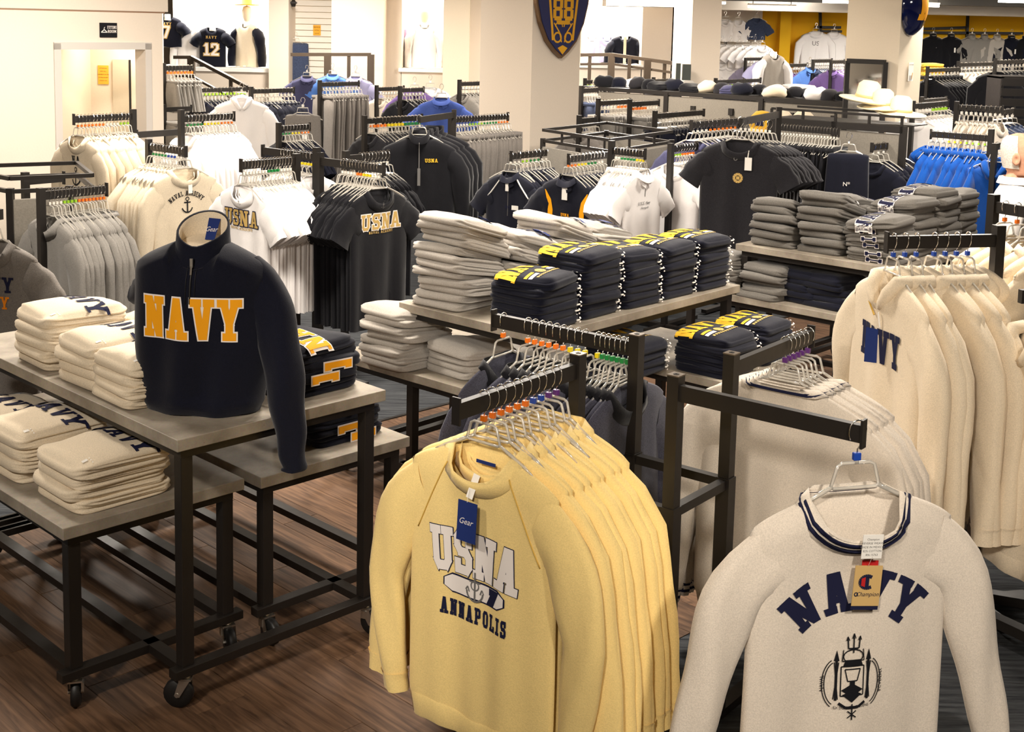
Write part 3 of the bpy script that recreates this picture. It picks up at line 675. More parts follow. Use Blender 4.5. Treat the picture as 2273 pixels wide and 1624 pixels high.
def cream_stack(base, rz, n, W, D, h, place_txt, seed, slump=(0, 0), top_rot=0.0, dx=0, dy=0, mtl='cream', grp='folded cream sweatshirts', sag=-.0):
    z = base[2]; rg = random.Random(seed)
    for i in range(n):
        last = i == n - 1; sd = 100 + (i + seed) % 5 if not last else 200 + seed
        f, me = fold_mesh('cs%s%.2f%.2f' % (mtl, W, h), FB[mtl], W, D, h, 3, sd, dome=.03 if last else .006, sag=sag, wr=.004 if not last else .0055)
        jx, jy = rg.uniform(-.012, .012) + slump[0] * i, rg.uniform(-.012, .012) + slump[1] * i
        M = rotz(rz) @ Vector((jx, jy, 0))
        o = place('folded_sweatshirt', me, (base[0] + M.x, base[1] + M.y, z), rz + rg.uniform(-.05, .05) + (top_rot if last else 0))
        where = 'topmost' if last else 'bottom' if i == 0 else ORD[i] + ' up'
        tag(o, 'cream folded sweatshirt, %s in the stack %s' % (where, place_txt), 'sweatshirt', grp)
        if last or i % 2 == 1:
            Q = navy_word(.085)
            if last: fprint(o, f, Q, INK['navy'], 0, dx, dy + .0)
            else: fprint(o, f, Q, INK['navy'], 0, dx - .03, -D / 2 + .055)
            Qs = [[(.0, 0), (.012, 0), (.012, .02), (.0, .02)]] + [[(.0 + k * .012, .026), (.006 + k * .012, .026), (.006 + k * .012, .030), (.0 + k * .012, .030)] for k in range(3)]
            fprint(o, f, Qs, INK['paper'], 0, W * .34, -D * .38, name='size_sticker')
        z += h * .96
    return z
rzL = pA - math.pi / 2      # front fold faces the aisle on the left (-R), text runs towards the camera
def onA(l, r, z): p = cA + LA * l + RA * r; return (p.x, p.y, z)
def onC(l, r, z): p = cC + LA * l + RA * r; return (p.x, p.y, z)
cream_stack(onA(.515, .175, zA), rzL, 4, .31, .30, .040, 'behind the torso form', 3, dx=0, dy=.0, slump=(0, .0))
cream_stack(onA(.80, .21, zA), rzL, 4, .32, .36, .043, 'mid tall table', 5, slump=(0.0, -.002))
cream_stack(onA(1.16, .21, zA), rzL, 5, .32, .36, .043, 'far along the tall table', 8)
cream_stack(onA(1.00, .58, zA), rzL, 4, .32, .34, .040, 'at the back of the tall table', 9, dx=.02)
cream_stack(onC(.22, .26, zC), rzL, 4, .33, .38, .042, 'on the low table corner', 12, dx=.0, dy=.04)
cream_stack(onC(.62, .24, zC), rzL, 4, .33, .38, .044, 'second along the low table', 14, dx=.0)
cream_stack(onC(1.0, .22, zC), rzL, 3, .33, .38, .042, 'third along the low table', 15)
# navy sweatshirts with gold NAVY at the right end of tables A and D
rzR = pA + math.pi / 2
def navy_stack(base, rz, n, txt, seed, W=.33, D=.36, h=.045, rot=0):
    z = base[2]; rg = random.Random(seed)
    for i in range(n):
        last = i == n - 1
        f, me = fold_mesh('nv%.2f' % W, FB['navy'], W, D, h, 2, 300 + seed + i, dome=.03 if last else .008, wr=.005)
        o = place('folded_sweatshirt', me, (base[0] + rg.uniform(-.012, .012), base[1] + rg.uniform(-.012, .012), z), rz + rg.uniform(-.06, .06) + (rot if last else 0))
        tag(o, 'navy gold-lettered sweatshirt, %s of the stack %s' % ('topmost' if last else 'bottom' if i == 0 else ORD[i] + ' up', txt), 'sweatshirt', 'folded navy sweatshirts with gold letters')
        if last:
            fprint(o, f, navy_word(.105, .006, .85), INK['white'], 0, .02, -.02, .002, 'letter_outline'); fprint(o, f, navy_word(.105, 0, .85), INK['gold'], 0, .02, -.02, .0034)
        # foot of the N wrapping over the left side of the fold
        if i in (n - 2, n - 3):
            x = -W / 2 - .004; zz = h * .5
            for (m_, g, xo) in (('white', .0055, 0), ('gold', 0, -.0015)):
                q = MB(); Qs = [_r4(-.07, -.010, .05, .013), _r4(-.07, -.017, -.042, .013), _r4(.022, -.017, .05, .013)]
                for k, qd in enumerate(Qs): q.add([(x + xo - .0002 * k, p[0] - .04 + .05 * (i % 2), zz + p[1]) for p in offset_quad(qd, g)], [(0, 1, 2, 3)])
                q.obj('letter_outline' if m_ == 'white' else 'lettering', INK[m_], o)
        z += h * .95
def onD(l, r, z): p = cD + LA * l + RA * r; return (p.x, p.y, z)
navy_stack(onA(.26, .68, zA), rzR, 4, 'right of the hanging sleeve', 1, rot=.12)
navy_stack(onD(.27, .50, zC), rzR, 3, 'on the low table behind the sleeve', 6)
def onE(l, r, z): p = cE + LE * l + RE * r; return (p.x, p.y, z)
def onF(l, r, z): p = cF + LF * l + RF * r; return (p.x, p.y, z)
def tagpart(o, f, x, y, rot, w=.05, h=.085, m='blue', txt='Gear', up=.012):
    c, s_ = math.cos(rot), math.sin(rot); mb = MB()
    def fn(a, b, k=0):
        X = c * a - s_ * b + x; Y = s_ * a + c * b + y
        lx, ly = f.W / 2 * .95, f.D / 2 * .95; X2 = max(-lx, min(lx, X)); Y2 = max(-ly, min(ly, Y)); p = f.top(X2, Y2, up)
        return (X, Y, p[2] - .3 * math.hypot(X - X2, Y - Y2))
    drape(mb, [_r4(-w / 2, -h / 2, w / 2, h / 2)], fn, 0, .02)
    mb2 = MB(); Q = shift(fonttext(txt, .026, .3), 0, -.006)
    def fn2(a, b, k): p = fn(a, b); return (p[0], p[1], p[2] + .0012)
    drape(mb2, Q, fn2, 0, .03)
    t = mb.obj('hang_tag', INK[m], o); mb2.obj('lettering', INK['white'], t)
def grey_stack(pos, rz, n, W, D, h, key, fab, desc, seed, tilt=.03, ink='navy', outl=None, tags=(), letters=.085, txt='NAVY', kind='sweatshirt', grp=None, tmax=.3, dx=0, dy=0, lrot=0, side=None):
    z = pos[2]; rg = random.Random(seed)
    for i in range(n):
        last = i == n - 1; f, me = fold_mesh(key, FB[fab], W, D, h, 2, 500 + seed * 3 + i % 4 if not last else 600 + seed, dome=.028 if last else .008, wr=.006)
        tl = -min(i * tilt, tmax)
        o = place('folded_' + kind, me, (pos[0] + rg.uniform(-.022, .022), pos[1] + rg.uniform(-.022, .022), z), rz + rg.uniform(-.12, .12), tl + rg.uniform(-.025, .025), rg.uniform(-.03, .03))
        tag(o, '%s, %s of the stack' % (desc[0], 'topmost' if last else 'bottom' if i == 0 else ORD[i] + ' up') + ' ' + desc[1], kind, grp)
        if last and txt:
            Q = words(txt, letters, .1, .9)[0]
            if outl: fprint(o, f, words(txt, letters, .1, .9, .005)[0], INK[outl], lrot, dx, dy, .002, 'letter_outline')
            fprint(o, f, Q, INK[ink], lrot, dx, dy, .0034)
            for tg in tags: tagpart(o, f, *tg)
        if side and not last:
            q = MB(); x = -W / 2 - .004
            Qs = [_r4(-.05, -.004, .05, .004), _r4(-.05, -.012, -.03, .012), _r4(.03, -.012, .05, .012)]
            for g, m_, xo in ((.004, 0, 0), (0, 1, -.0015)):
                for qd in Qs: q.add([(x + xo, p[0] + rg.uniform(-.001, .001) - .02, h * .5 + p[1]) for p in offset_quad(qd, g)], [(0, 1, 2, 3)], m_)
            q.obj('lettering', [INK['white'], INK['navy']], o)
        z += h * .93 + abs(tilt) * .02
# light grey sweatshirts on table E
rE = pE - math.pi / 2
G1 = 'folded light grey sweatshirts'
grey_stack(onE(.70, .20, zA), rE, 12, .34, .36, .036, 'lg', 'lgrey', ('light grey sweatshirt', 'at the middle table left end'), 1, tilt=.034, tags=((.08, .05, .5),), grp=G1, dx=-.02, dy=.02)
grey_stack(onE(.66, .55, zA), rE, 9, .34, .36, .036, 'lg', 'lgrey', ('light grey sweatshirt', 'second along the middle table'), 2, tilt=.05, tags=((.10, .06, 2.0), (.02, .12, .3)), grp=G1)
grey_stack(onE(.70, .90, zA), rE, 10, .34, .36, .036, 'lg', 'lgrey', ('light grey sweatshirt', 'third along the middle table'), 3, tilt=.04, tags=((.13, .07, .2),), grp=G1)
grey_stack(onE(.70, 1.26, zA), rE, 8, .34, .36, .036, 'lg', 'lgrey', ('light grey sweatshirt', 'fourth along the middle table'), 4, tilt=.035, tags=((.05, .03, 1.2),), grp=G1)
grey_stack(onE(.30, .36 + .32, zA), rE, 5, .34, .32, .036, 'lg', 'lgrey', ('light grey sweatshirt', 'in front, half hidden by navy shirts'), 5, tilt=.03, txt=None, grp=G1) if False else None
# navy shirts with gold letters and stripes along the front edge of table E
def striped_navy(pos, rz, n, desc, seed, rot=0, W=.31, D=.33, h=.040):
    z = pos[2]; rg = random.Random(seed)
    for i in range(n):
        last = i == n - 1; f, me = fold_mesh('sn', FB['navy'], W, D, h, 2, 700 + (seed + i) % 5 if not last else 720 + seed, dome=.022 if last else .006)
        o = place('folded_shirt', me, (pos[0] + rg.uniform(-.01, .01), pos[1] + rg.uniform(-.01, .01), z), rz + rg.uniform(-.05, .05) + (rot if last else 0), 0)
        tag(o, 'navy folded shirt, %s of the %s' % ('topmost' if last else 'bottom' if i == 0 else ORD[i] + ' up', desc), 'shirt', 'folded navy shirts with gold print')
        dots = []
        for k in range(4): dx_ = rg.uniform(-.006, .006); dots.append(_r4(W / 2 - .029 + dx_, -D / 2 - .028 + k * .020, W / 2 - .019 + dx_, -D / 2 - .020 + k * .020))
        fprint(o, f, dots, INK['white'], name='sleeve_lettering')
        q = MB()
        zz = rg.uniform(.35, .6); q.box(W / 2 - .042 - rg.uniform(0, .01), W / 2 - .026, -D / 2 - .006, -D / 2 + .0, h * zz, h * zz + .006)
        q.obj('sleeve_mark', INK['paper'], o)
        if last:
            fprint(o, f, words('NAVY', .10, .08, .75, .002)[0], INK['ygold'], 0, -.01, .03)
            for x0 in (-.14, .04): fprint(o, f, [_r4(x0, -.022, x0 + .08, -.006)], INK['ygold'], 0, 0, 0, name='stripe')
            for x0 in (-.14, .04): fprint(o, f, [_r4(x0, -.05, x0 + .08, -.03)], INK['paper'], 0, 0, 0, name='stripe')
            fprint(o, f, circ(-.01, -.028, .022, .012, 9) + [_r4(-.02, -.04, .0, -.014)] + [_r4(-.12 + k * .021, -.075, -.107 + k * .021, -.062) for k in range(11)], INK['tan'], 0, 0, 0, name='crest')
        z += h * .94
for k, (r, l, n) in enumerate(((.17, .20, 6), (.50, .20, 8), (.83, .20, 7), (1.15, .20, 7), (1.47, .20, 7))):
    striped_navy(onE(l, r, zA), pE, n, ['nearest navy stack on the middle table', 'second navy stack on the middle table', 'third navy stack on the middle table', 'fourth navy stack on the middle table', 'far right navy stack on the middle table'][k], k, rot=(.25, .1, -.12, .05, 0)[k])
zL = zC - .03
grey_stack(onE(.98, .10, zL), rE, 8, .33, .36, .036, 'lg', 'lgrey', ('light grey sweatshirt', 'on the low left shelf'), 7, tilt=.012, txt=None, grp='light grey sweatshirts on the low shelf')
grey_stack(onE(.62, .22, zL), rE, 4, .33, .36, .036, 'lg', 'lgrey', ('light grey sweatshirt', 'under the middle table'), 8, tilt=.02, txt=None, grp='light grey sweatshirts on the low shelf')
for k, (r, l, n) in enumerate(((1.12, -.20, 5), (1.48, -.20, 5), (.80, .12, 4))):
    striped_navy(onE(l, r, zL), pE, n, ['front stack on the low shelf', 'right stack on the low shelf', 'stack deeper under the middle table'][k], 5 + k)
# dark grey sweatshirts on table F
G2 = 'folded dark grey sweatshirts'; D_ = 'dark grey folded sweatshirt'
for k, (r, l, n, t, rz_, d) in enumerate(((.20, .22, 6, .03, pF, 'at the right table corner'), (.54, .24, 8, .02, pF, 'second along the right table'), (.86, .24, 9, .012, pF, 'third along the right table'), (1.16, .24, 8, .01, pF, 'at the right table far end'),
        (.24, .58, 8, .05, pF - 1.5, 'behind the right table corner'), (.22, .90, 6, .085, pF - 1.57, 'at the left of the right table'), (.62, .66, 7, .03, pF - 1.5, 'in the middle of the right table'))):
    grey_stack(onF(l, r, zA), rz_, n, .32, .35, .044, 'dg', 'dgrey', (D_, d), 20 + k, tilt=t, ink='navy', outl='white', grp=G2, letters=.10, dx=-.03, dy=-.02, side=(k in (0, 5)))
grey_stack(onF(1.24, .12, zL), pF - 1.57, 6, .32, .35, .04, 'dg', 'dgrey', (D_, 'on the low left shelf'), 31, tilt=.02, txt=None, grp='dark grey sweatshirts on the low shelf')
grey_stack(onF(.92, .14, zL), pF - 1.57, 5, .32, .35, .04, 'dg', 'dgrey', (D_, 'under the right table'), 32, tilt=.02, txt=None, grp='dark grey sweatshirts on the low shelf')
for k, l in enumerate((.62, .40)):
    grey_stack(onF(l + .1, .2, zL), pF - 1.57, 5, .32, .33, .04, 'bk', 'navy', ('dark navy sweatshirt', ('in the shade under the right table', 'at the near end under the right table')[k]), 40 + k, tilt=.01, txt=None, grp='navy sweatshirts under the right table')
# ---------------------------------------------------------------- quarter-zip torso form
class Torso(Body):
    def w(s, v): return s.W / 2 * (1 + .03 * np.sin(3.1 * v) - .10 * sm(.55, 1, v) - .05 * sm(.93, 1, v))
    def pt(s, u, v, front=True, off=0.0):
        x, y, z = Body.pt(s, u, v, front, off)
        uu = np.asarray(u, float); vv = np.asarray(v, float); e = np.sqrt(np.clip(1 - np.abs(uu) ** 2.2, 0, 1))
        rb = .016 * np.exp(-((vv - .935) / .035) ** 2) * e * (1 + .35 * np.sin(7 * uu + 1))   # blouse above the hem band
        dn = .010 * e * np.sin(9 * uu + 5 * vv) * vv ** 2
        y = y + (-(rb + dn) if front else (rb + dn)); return x, y, z
pos = atz(452, 903, zA); navyT = FB['navy']
tq = empty('quarter_zip_form', (pos.x, pos.y, zA), math.radians(-8))
tag(tq, 'navy quarter-zip sweatshirt with orange NAVY letters on a torso form', 'sweatshirt')
T = Torso('sweat', 5, W=.485, L=.60, th=.115, zn=.60, fa=.010); T.un = .37; T.dip = .055; T.pw = 2.3; T.nko = -.45; T.d = dict(STY['sweat'], slope=.42, rib=0)
T.build(MB(), 57, 48).obj('body', navyT, tq, smooth=True, weld=3e-4)
T.hem(MB(), .955, 1.0, .003, 31).obj('hem_band', navyT, tq, smooth=True)
def cring(a, b, zc, tl, cy=.0, n=30): return np.array([(a * math.cos(2 * math.pi * j / n), cy + b * math.sin(2 * math.pi * j / n), zc + tl * math.sin(2 * math.pi * j / n) - .012 * max(0, -math.sin(2 * math.pi * j / n)) ** 8) for j in range(n)])
KR = [cring(.108, .098, .548, .030), cring(.100, .092, .572, .034), cring(.095, .088, .606, .04, .004), cring(.093, .086, .645, .046, .008), cring(.089, .082, .652, .046, .008), cring(.084, .077, .646, .046, .008)]
cm = MB(); cm.rings(KR, 0); cm.obj('collar', navyT, tq, smooth=True)
cm = MB(); cm.rings([KR[5], cring(.084, .078, .60, .04), cring(.088, .08, .565, .03)], 0); cm.obj('collar_lining', FB['cream'], tq, smooth=True)
bk = MB(); bk.add(cring(.084, .076, .592, .022, .002), [tuple(range(30))]); bk.obj('form_neck_plate', FB['cream'], tq)
cm = MB(); cm.tube(cring(.102, .094, .556, .030) + np.array([0, -.004, 0]), .003, 6, 0, True); cm.obj('collar_seam', navyT, tq, smooth=True)
lb = MB(); lb.add([(-.004, .073, .672), (.040, .071, .670), (.036, .02, .602), (.0, .022, .602)], [(0, 1, 2, 3)]); lbo = lb.obj('neck_label', INK['blue'], tq)
q = MB(); drape(q, shift(fonttext('Gear', .022, .3), .018, .0), lambda a, b, k: (a, .040 + b * .75, .629 + b), 0, .05); q.obj('lettering', INK['white'], lbo)
zp = MB()
zp.tube([T.front(.0, z, .003) for z in np.linspace(.548, .40, 14)], .0035, 6, flat=.6)
for sx in (-.016, .016): zp.tube([T.front(sx, z, .0025) for z in np.linspace(.54, .40, 14)], .0012, 5)
zp.obj('zip', RUBBER, tq, smooth=True)
zp = MB(); c0 = T.front(0, .545, .008); zp.box(-.005, .005, -.104, -.096, .525, .556); zp.tube([(0, -.103, .53), (0, -.109, .50)], .004, 6); zp.obj('zip_pull', STEEL, tq)
for out, m_, off in ((.0082, 'white', .0035), (.0032, 'gold', .0048)):
    mb = MB(); Q = words('NAVY', .138, .20, .555, out)[0]
    drape(mb, Q, lambda a, b, k: T.front(a, b + .278, off + k * .00002), 0, .010); mb.obj('letter_outline' if m_ == 'white' else 'lettering', INK[m_], tq, smooth=True)
def tube_sleeve(pts, hw, th, n=18, sub=6):
    P = np.array(pts, float); k = len(P); tt = np.linspace(0, k - 1, (k - 1) * sub + 1); R = []
    def cr_(A, t):
        i = min(int(t), k - 2); f = t - i; p0, p1, p2, p3 = A[max(i - 1, 0)], A[i], A[i + 1], A[min(i + 2, k - 1)]
        return .5 * ((2 * p1) + (-p0 + p2) * f + (2 * p0 - 5 * p1 + 4 * p2 - p3) * f * f + (-p0 + 3 * p1 - 3 * p2 + p3) * f ** 3)
    hw = np.array(hw); th = np.array(th)
    for t in tt:
        c = cr_(P, t); d = cr_(P, min(t + .05, k - 1)) - cr_(P, max(t - .05, 0)); d /= np.linalg.norm(d)
        yv = np.array([0, 1, 0]) - d * d[1]; yv /= np.linalg.norm(yv); xv = np.cross(d, yv)
        h, g = cr_(hw, t), cr_(th, t); wob = .004 * math.sin(5 * t) * (t > .5)
        R.append(np.array([c + xv * (h * math.cos(2 * math.pi * j / n) + wob) + yv * g * math.sin(2 * math.pi * j / n) * (1 + .18 * math.sin(3 * 2 * math.pi * j / n + 2 * t)) for j in range(n)]))
    return R
mb = MB(); mb.rings(tube_sleeve([(.148, .01, .505), (.228, .0, .425), (.285, -.03, .29), (.318, -.055, .12), (.338, -.06, -.04), (.352, -.062, -.155), (.354, -.062, -.185)], [.07, .078, .074, .070, .056, .045, .044], [.06, .066, .058, .05, .042, .034, .032]), 0)
mb.obj('sleeve', navyT, tq, smooth=True)
mb = MB(); mb.rings(tube_sleeve([(-.15, .03, .49), (-.215, .08, .43), (-.27, .12, .385), (-.32, .16, .36)], [.07, .07, .055, .042], [.05, .05, .04, .035]), 0); mb.obj('sleeve', navyT, tq, smooth=True)
# ---------------------------------------------------------------- four-arm rack, near

pP = math.radians(52.0); RP = Vector((math.cos(pP), math.sin(pP), 0)); LP = Vector((-math.sin(pP), math.cos(pP), 0))
ZP = 1.30; P1 = atz(1283, 783, ZP); P1 = Vector((P1.x, P1.y, 0)); P2 = P1 + RP * .35; P3 = P1 - LP * .365; P4 = P2 - LP * .365
def four_arm_rack(name, P1, P2, P3, P4, dirs, Z, arms, label, barz=.86, base=True, pw=.04, armdz=.03):
    t = empty(name, ((P1 + P2 + P3 + P4) / 4).to_tuple()); o0 = (P1 + P2 + P3 + P4) / 4; yaw = math.atan2(dirs['R'].y, dirs['R'].x)
    for p in (P1, P2, P3, P4):
        M = Matrix.Translation(p - o0) @ rotz(yaw)
        m = MB(); h = pw / 2; m.box(-h, h, -h, h, barz, Z - .003, 0, M); po = m.mesh('post', BLACK); po = link('post', po, t)
        m = MB(); h = pw / 2 + .004; m.box(-h, h, -h, h, .05, barz + .02, 0, M); m.obj('post_sleeve', BLACK, t)
        m = MB(); h = pw / 2 + .001; m.box(-h, h, -h, h, Z - .004, Z, 0, M); m.lathe([(.009, Z - .001), (.009, Z + .0015), (.004, Z + .0015), (.003, Z)], 10, 1, M); m.obj('post_cap', [CAPM, BLACK], t)
    for a, b in ((P1, P2), (P3, P4), (P1, P3), (P2, P4)):
        MB().beam(a - o0 + Vector((0, 0, barz)), b - o0 + Vector((0, 0, barz)), .03, .03).obj('cross_bar', BLACK, t)
        MB().beam(a - o0 + Vector((0, 0, .075)), b - o0 + Vector((0, 0, .075)), .04, .04).obj('base_bar', BLACK, t)
    for p, dr, L in arms:
        d = dirs[dr]; s_ = p - o0 + Vector((0, 0, Z - armdz - .025)); e = s_ + d * L
        m = MB(); m.beam(s_, e, .024, .05); m.beam(e - d * .003, e + d * .004, .03, .082); m.obj('arm', BLACK, t)
        m = MB(); m.beam(p - o0 + Vector((0, 0, .05)), p - o0 + Vector((0, 0, .05)) + d * .42, .05, .03); m.obj('foot', BLACK, t)
        m = MB(); m.lathe([(.018, 0), (.02, .02), (.008, .035)], 10, 0, Matrix.Translation(p - o0 + d * .40)); m.obj('glide', RUBBER, t)
    tag(t, label, 'rack'); return t
CAPM = mat('post_cap_lit_metal', S(120, 108, 94), .4, .6)  # paler than the posts: light falling on their tops put into the colour
DP = dict(R=RP, L=LP, r=-RP, l=-LP)
four_arm_rack('four_arm_rack', P1, P2, P3, P4, DP, ZP, ((P1, 'r', .60), (P2, 'L', .63), (P3, 'l', .60), (P4, 'R', .60)), 'black metal four-arm rack holding the yellow and white striped sweatshirts')
AZ = ZP - .03                                     # top of the arms
def garment_full(name, style, cloth, trim, seed, loc, rz, label, cat, group=None, lod=0, hem=True, tilt=0, stripes=None, parts=True, **kw):
    t = empty(name, loc, rz); t.rotation_euler = (0, tilt, rz)
    B = Body(style, seed, **kw); nu, nv, nr, ns = LODS[lod]
    key = ('full', style, seed, lod, tuple(kw.items()), cloth.name, trim.name, bool(stripes))
    if key not in _gm:
        ms = [('body', B.build(MB(), nu, nv).mesh('body', cloth, True, weld=2e-4))]
        if B.d['slv']:
            for sg in (-1, 1): ms.append(('sleeve', sleeve(MB(), B, sg, seed, nr, ns).mesh('sleeve', cloth, True)))
            if B.d['slv'][0] == 'long':
                for sg in (-1, 1): ms.append(('cuff', sleeve(MB(), B, sg, seed, 4, ns, part=(.92, 1), tiny=.0025).mesh('cuff', trim if not stripes else cloth, True)))
        if hem and B.d['rib']: ms.append(('hem_band', B.hem(MB(), .915, 1).mesh('hem_band', trim if not stripes else cloth, True)))
        if style == 'polo': m_ = MB(); polocollar(m_, B, 0); ms.append(('collar', m_.mesh('collar', trim, True)))
        elif style == 'hood': m_ = MB(); hoodlump(m_, B, seed); ms.append(('hood', m_.mesh('hood', cloth, True)))
        elif style == 'jacket': m_ = MB(); standcollar(m_, B, seed); ms.append(('collar', m_.mesh('collar', trim, True)))
        elif B.un > 0: ms.append(('neck_rib', collar(MB(), B, .014, .5).mesh('neck_rib', trim, True)))
        _gm[key] = ms
    for n_, me in _gm[key]: link(n_, me, t)
    tag(t, label, cat, group); return t, B
# yellow sweatshirts on the arm that points at the camera's left
NY = 10
rz1 = pP - math.pi / 2
clips = ['orange'] * 6 + ['blue'] * 2 + ['purple'] * 2
for i in range(NY):
    d = .475 - i * .040; p = P1 - RP * d
    lab = 'yellow sweatshirt with USNA print, at the front of its arm' if i == 0 else 'yellow sweatshirt, %s from the front on the near arm' % ORD[i]
    t, B = garment_full('sweatshirt', 'sweat', FB['yellow'], FB['yellow'], 3 if i == 0 else 10 + i % 3, (p.x, p.y, AZ - .012 * (i == 0)), rz1 + (.0, .04, -.03, .02)[i % 4], lab, 'sweatshirt', 'yellow sweatshirts on the near rack', 0 if i < 2 else 1, W=.56 if i == 0 else .55, L=.90, fa=.012 if i == 0 else .014, th=.026, sl=1.22, elb=22 if i == 0 else 6, spr=9)
    hanger_near((p.x, p.y, AZ + .004), rz1 + (.0, .12, -.1, .06, -.14)[i % 5], clips[i], 'hanger holding the %s yellow sweatshirt from the front' % ORD[i], 'clear hangers with yellow sweatshirts')
    if i == 0:
        def yp(Q, m_, off=.003, name='lettering', cell=.010, z0=0):
            mb = MB(); drape(mb, Q, lambda a, b, k: B.front(a, b + z0, off + k * .00002), 0, cell); return mb.obj(name, INK[m_], t, smooth=True)
        zt = -.545
        for o_, m_, f_ in ((.0045, 'navy', .003), (.0022, 'white', .0042)): yp(arc(words('USNA', .130, .07, .64, o_ + .0012)[0], 1.4), m_, f_, 'letter_outline' if m_ == 'navy' else 'lettering', z0=zt)
        cap = lambda g: [_r4(-.09, -.026 - g, .09, .026 + g)] + [[(sg * .09, -.026 - g), (sg * (.116 + g), -.012), (sg * (.116 + g), .012), (sg * .09, .026 + g)] for sg in (-1, 1)]
        yp(cap(.005), 'navy', .003, 'badge_edge', z0=zt - .042); yp(cap(0), 'white', .0042, 'badge', z0=zt - .042)
        yp([[(.045, -.026), (.075, -.026), (.098, .026), (.07, .026)], _r4(.055, .004, .075, .026)], 'navy', .0052, 'badge_mark', z0=zt - .042)
        yp(circ(.0, .018, .014, .004, 14) + stroke([(0, .06), (0, -.03)], .006) + circ(0, .0, .03, .006, 14, math.pi, 2 * math.pi) + stroke([(-.02, .03), (.02, .03)], .005) + stroke([(-.034, .0), (-.026, .012), (-.02, -.004)], .004) + stroke([(.034, .0), (.026, .012), (.02, -.004)], .004), 'grey', .006, 'anchor', z0=zt - .045)
        yp(words('ANNAPOLIS', .050, .34, .50, .0012)[0], 'navy', .003, 'lettering', z0=zt - .145)
        for sg in (-1, 1):
            sm_ = MB(); sm_.tube([B.front(sg * x, z, .0015) for x, z in zip(np.linspace(.118, .235, 12), np.linspace(-.215, -.45, 12))], .0022, 5)
            sm_.obj('raglan_seam', INK['seam'], t, smooth=True)
        g = MB(); c = B.front(.0, -.262, .004)
        g.add([(-.011, -.028, -.225), (.013, -.028, -.229), (.012, c[1] - .012, -.292), (-.012, c[1] - .012, -.288)], [(0, 1, 2, 3)]); lab_ = g.obj('care_label', INK['paper'], t)
        g = MB(); g.box(-.034, .038, .010, .0125, -.207, -.197); g.obj('neck_tape', INK['blue'], t)
        g = MB(); M = Matrix.Translation((.002, c[1] - .022, -.352)) @ Matrix.Rotation(-.06, 4, 'X') @ Matrix.Rotation(.0, 4, 'Y')
        g.box(-.036, .036, -.001, .001, -.066, .054, 0, M); tg = g.obj('hang_tag', INK['blue'], t)
        g = MB(); drape(g, fonttext('Gear', .032, .35), lambda a, b, k: tuple(M @ Vector((a * .8, -.0018, b * .8 - .014))), 0, .05); g.obj('lettering', INK['white'], tg)
        g = MB(); g.tube([(.0, c[1] - .01, -.262), (.0, c[1] - .02, -.30)], .0008, 4); g.obj('tag_cord', INK['paper'], tg)
# charcoal heather sweatshirts on the arm pointing away to the left
ds = [.585] + [.47 - .032 * i for i in range(9)] + [.16 - .021 * i for i in range(7)]
cl = ['orange'] * 7 + ['yellow'] * 4 + ['green'] * 6
for i, d in enumerate(ds):
    p = P2 + LP * d; rz = pP + (.05, -.04, .0, .07)[i % 4]
    garment_full('sweatshirt', 'sweat', FB['heath'], FB['black'], 20 + i % 3, (p.x, p.y, AZ), rz, 'charcoal heather sweatshirt, %s from the free end of the rack arm' % ORD[i], 'sweatshirt', 'charcoal sweatshirts on the near rack', 0 if i in (0, 16) else 1, W=.54, L=.66, th=.018, fa=.010)
    hanger_near((p.x, p.y, AZ + .004), rz, cl[i], 'hanger holding the %s charcoal sweatshirt from the free end' % ORD[i], 'clear hangers with charcoal sweatshirts')
# white sweatshirts with striped collars, backs to the camera
WS = FB['bone']; NV = INK['navy']
def stripes_on(t, B, zoff=0):
    P = B.neck(12)
    for s_, r in ((1.10, .006), (1.24, .006)):
        m = MB(); c = P.copy(); c[:, 0] *= s_; c[:, 1] *= 1.0; c[:, 2] += -.018 * (s_ - 1) * 10 * .55 * np.where(c[:, 1] < 0, 1, .25)
        m.tube(c + np.array([0, 0, .004]), r, 6, 0, True, flat=.5); m.obj('collar_stripe', NV, t, smooth=True)
for i in range(6):
    d = .40 + i * .034 if i < 5 else .58; p = P4 + RP * d; rz = pP + math.pi / 2 + (.0, .05, -.04, .03, .02, .06)[i]
    t, B = garment_full('sweatshirt', 'sweat', WS, WS, 30 + i % 3, (p.x, p.y, AZ), rz, 'plain white sweatshirt with striped collar, %s from the post' % ORD[i], 'sweatshirt', 'white striped-collar sweatshirts on the near rack', 0 if i == 0 else 1, W=.66, L=.92, th=.024, fa=.022, sl=1.3)
    for w0, w1 in ((.006, .013), (.019, .026)): band(MB(), B, w0, w1, .006, 0, 14).obj('collar_stripe', NV, t, smooth=True)
    for sg in (-1, 1):
        for pr in ((.93, .945), (.965, .98)): sleeve(MB(), B, sg, 30 + i % 3, 2, 10, part=pr, tiny=.004).obj('cuff_stripe', NV, t)
    hanger_near((p.x, p.y, AZ + .004), rz, 'purple', 'clear hanger with purple clip, %s from the post' % ORD[i], 'clear hangers with purple clips')
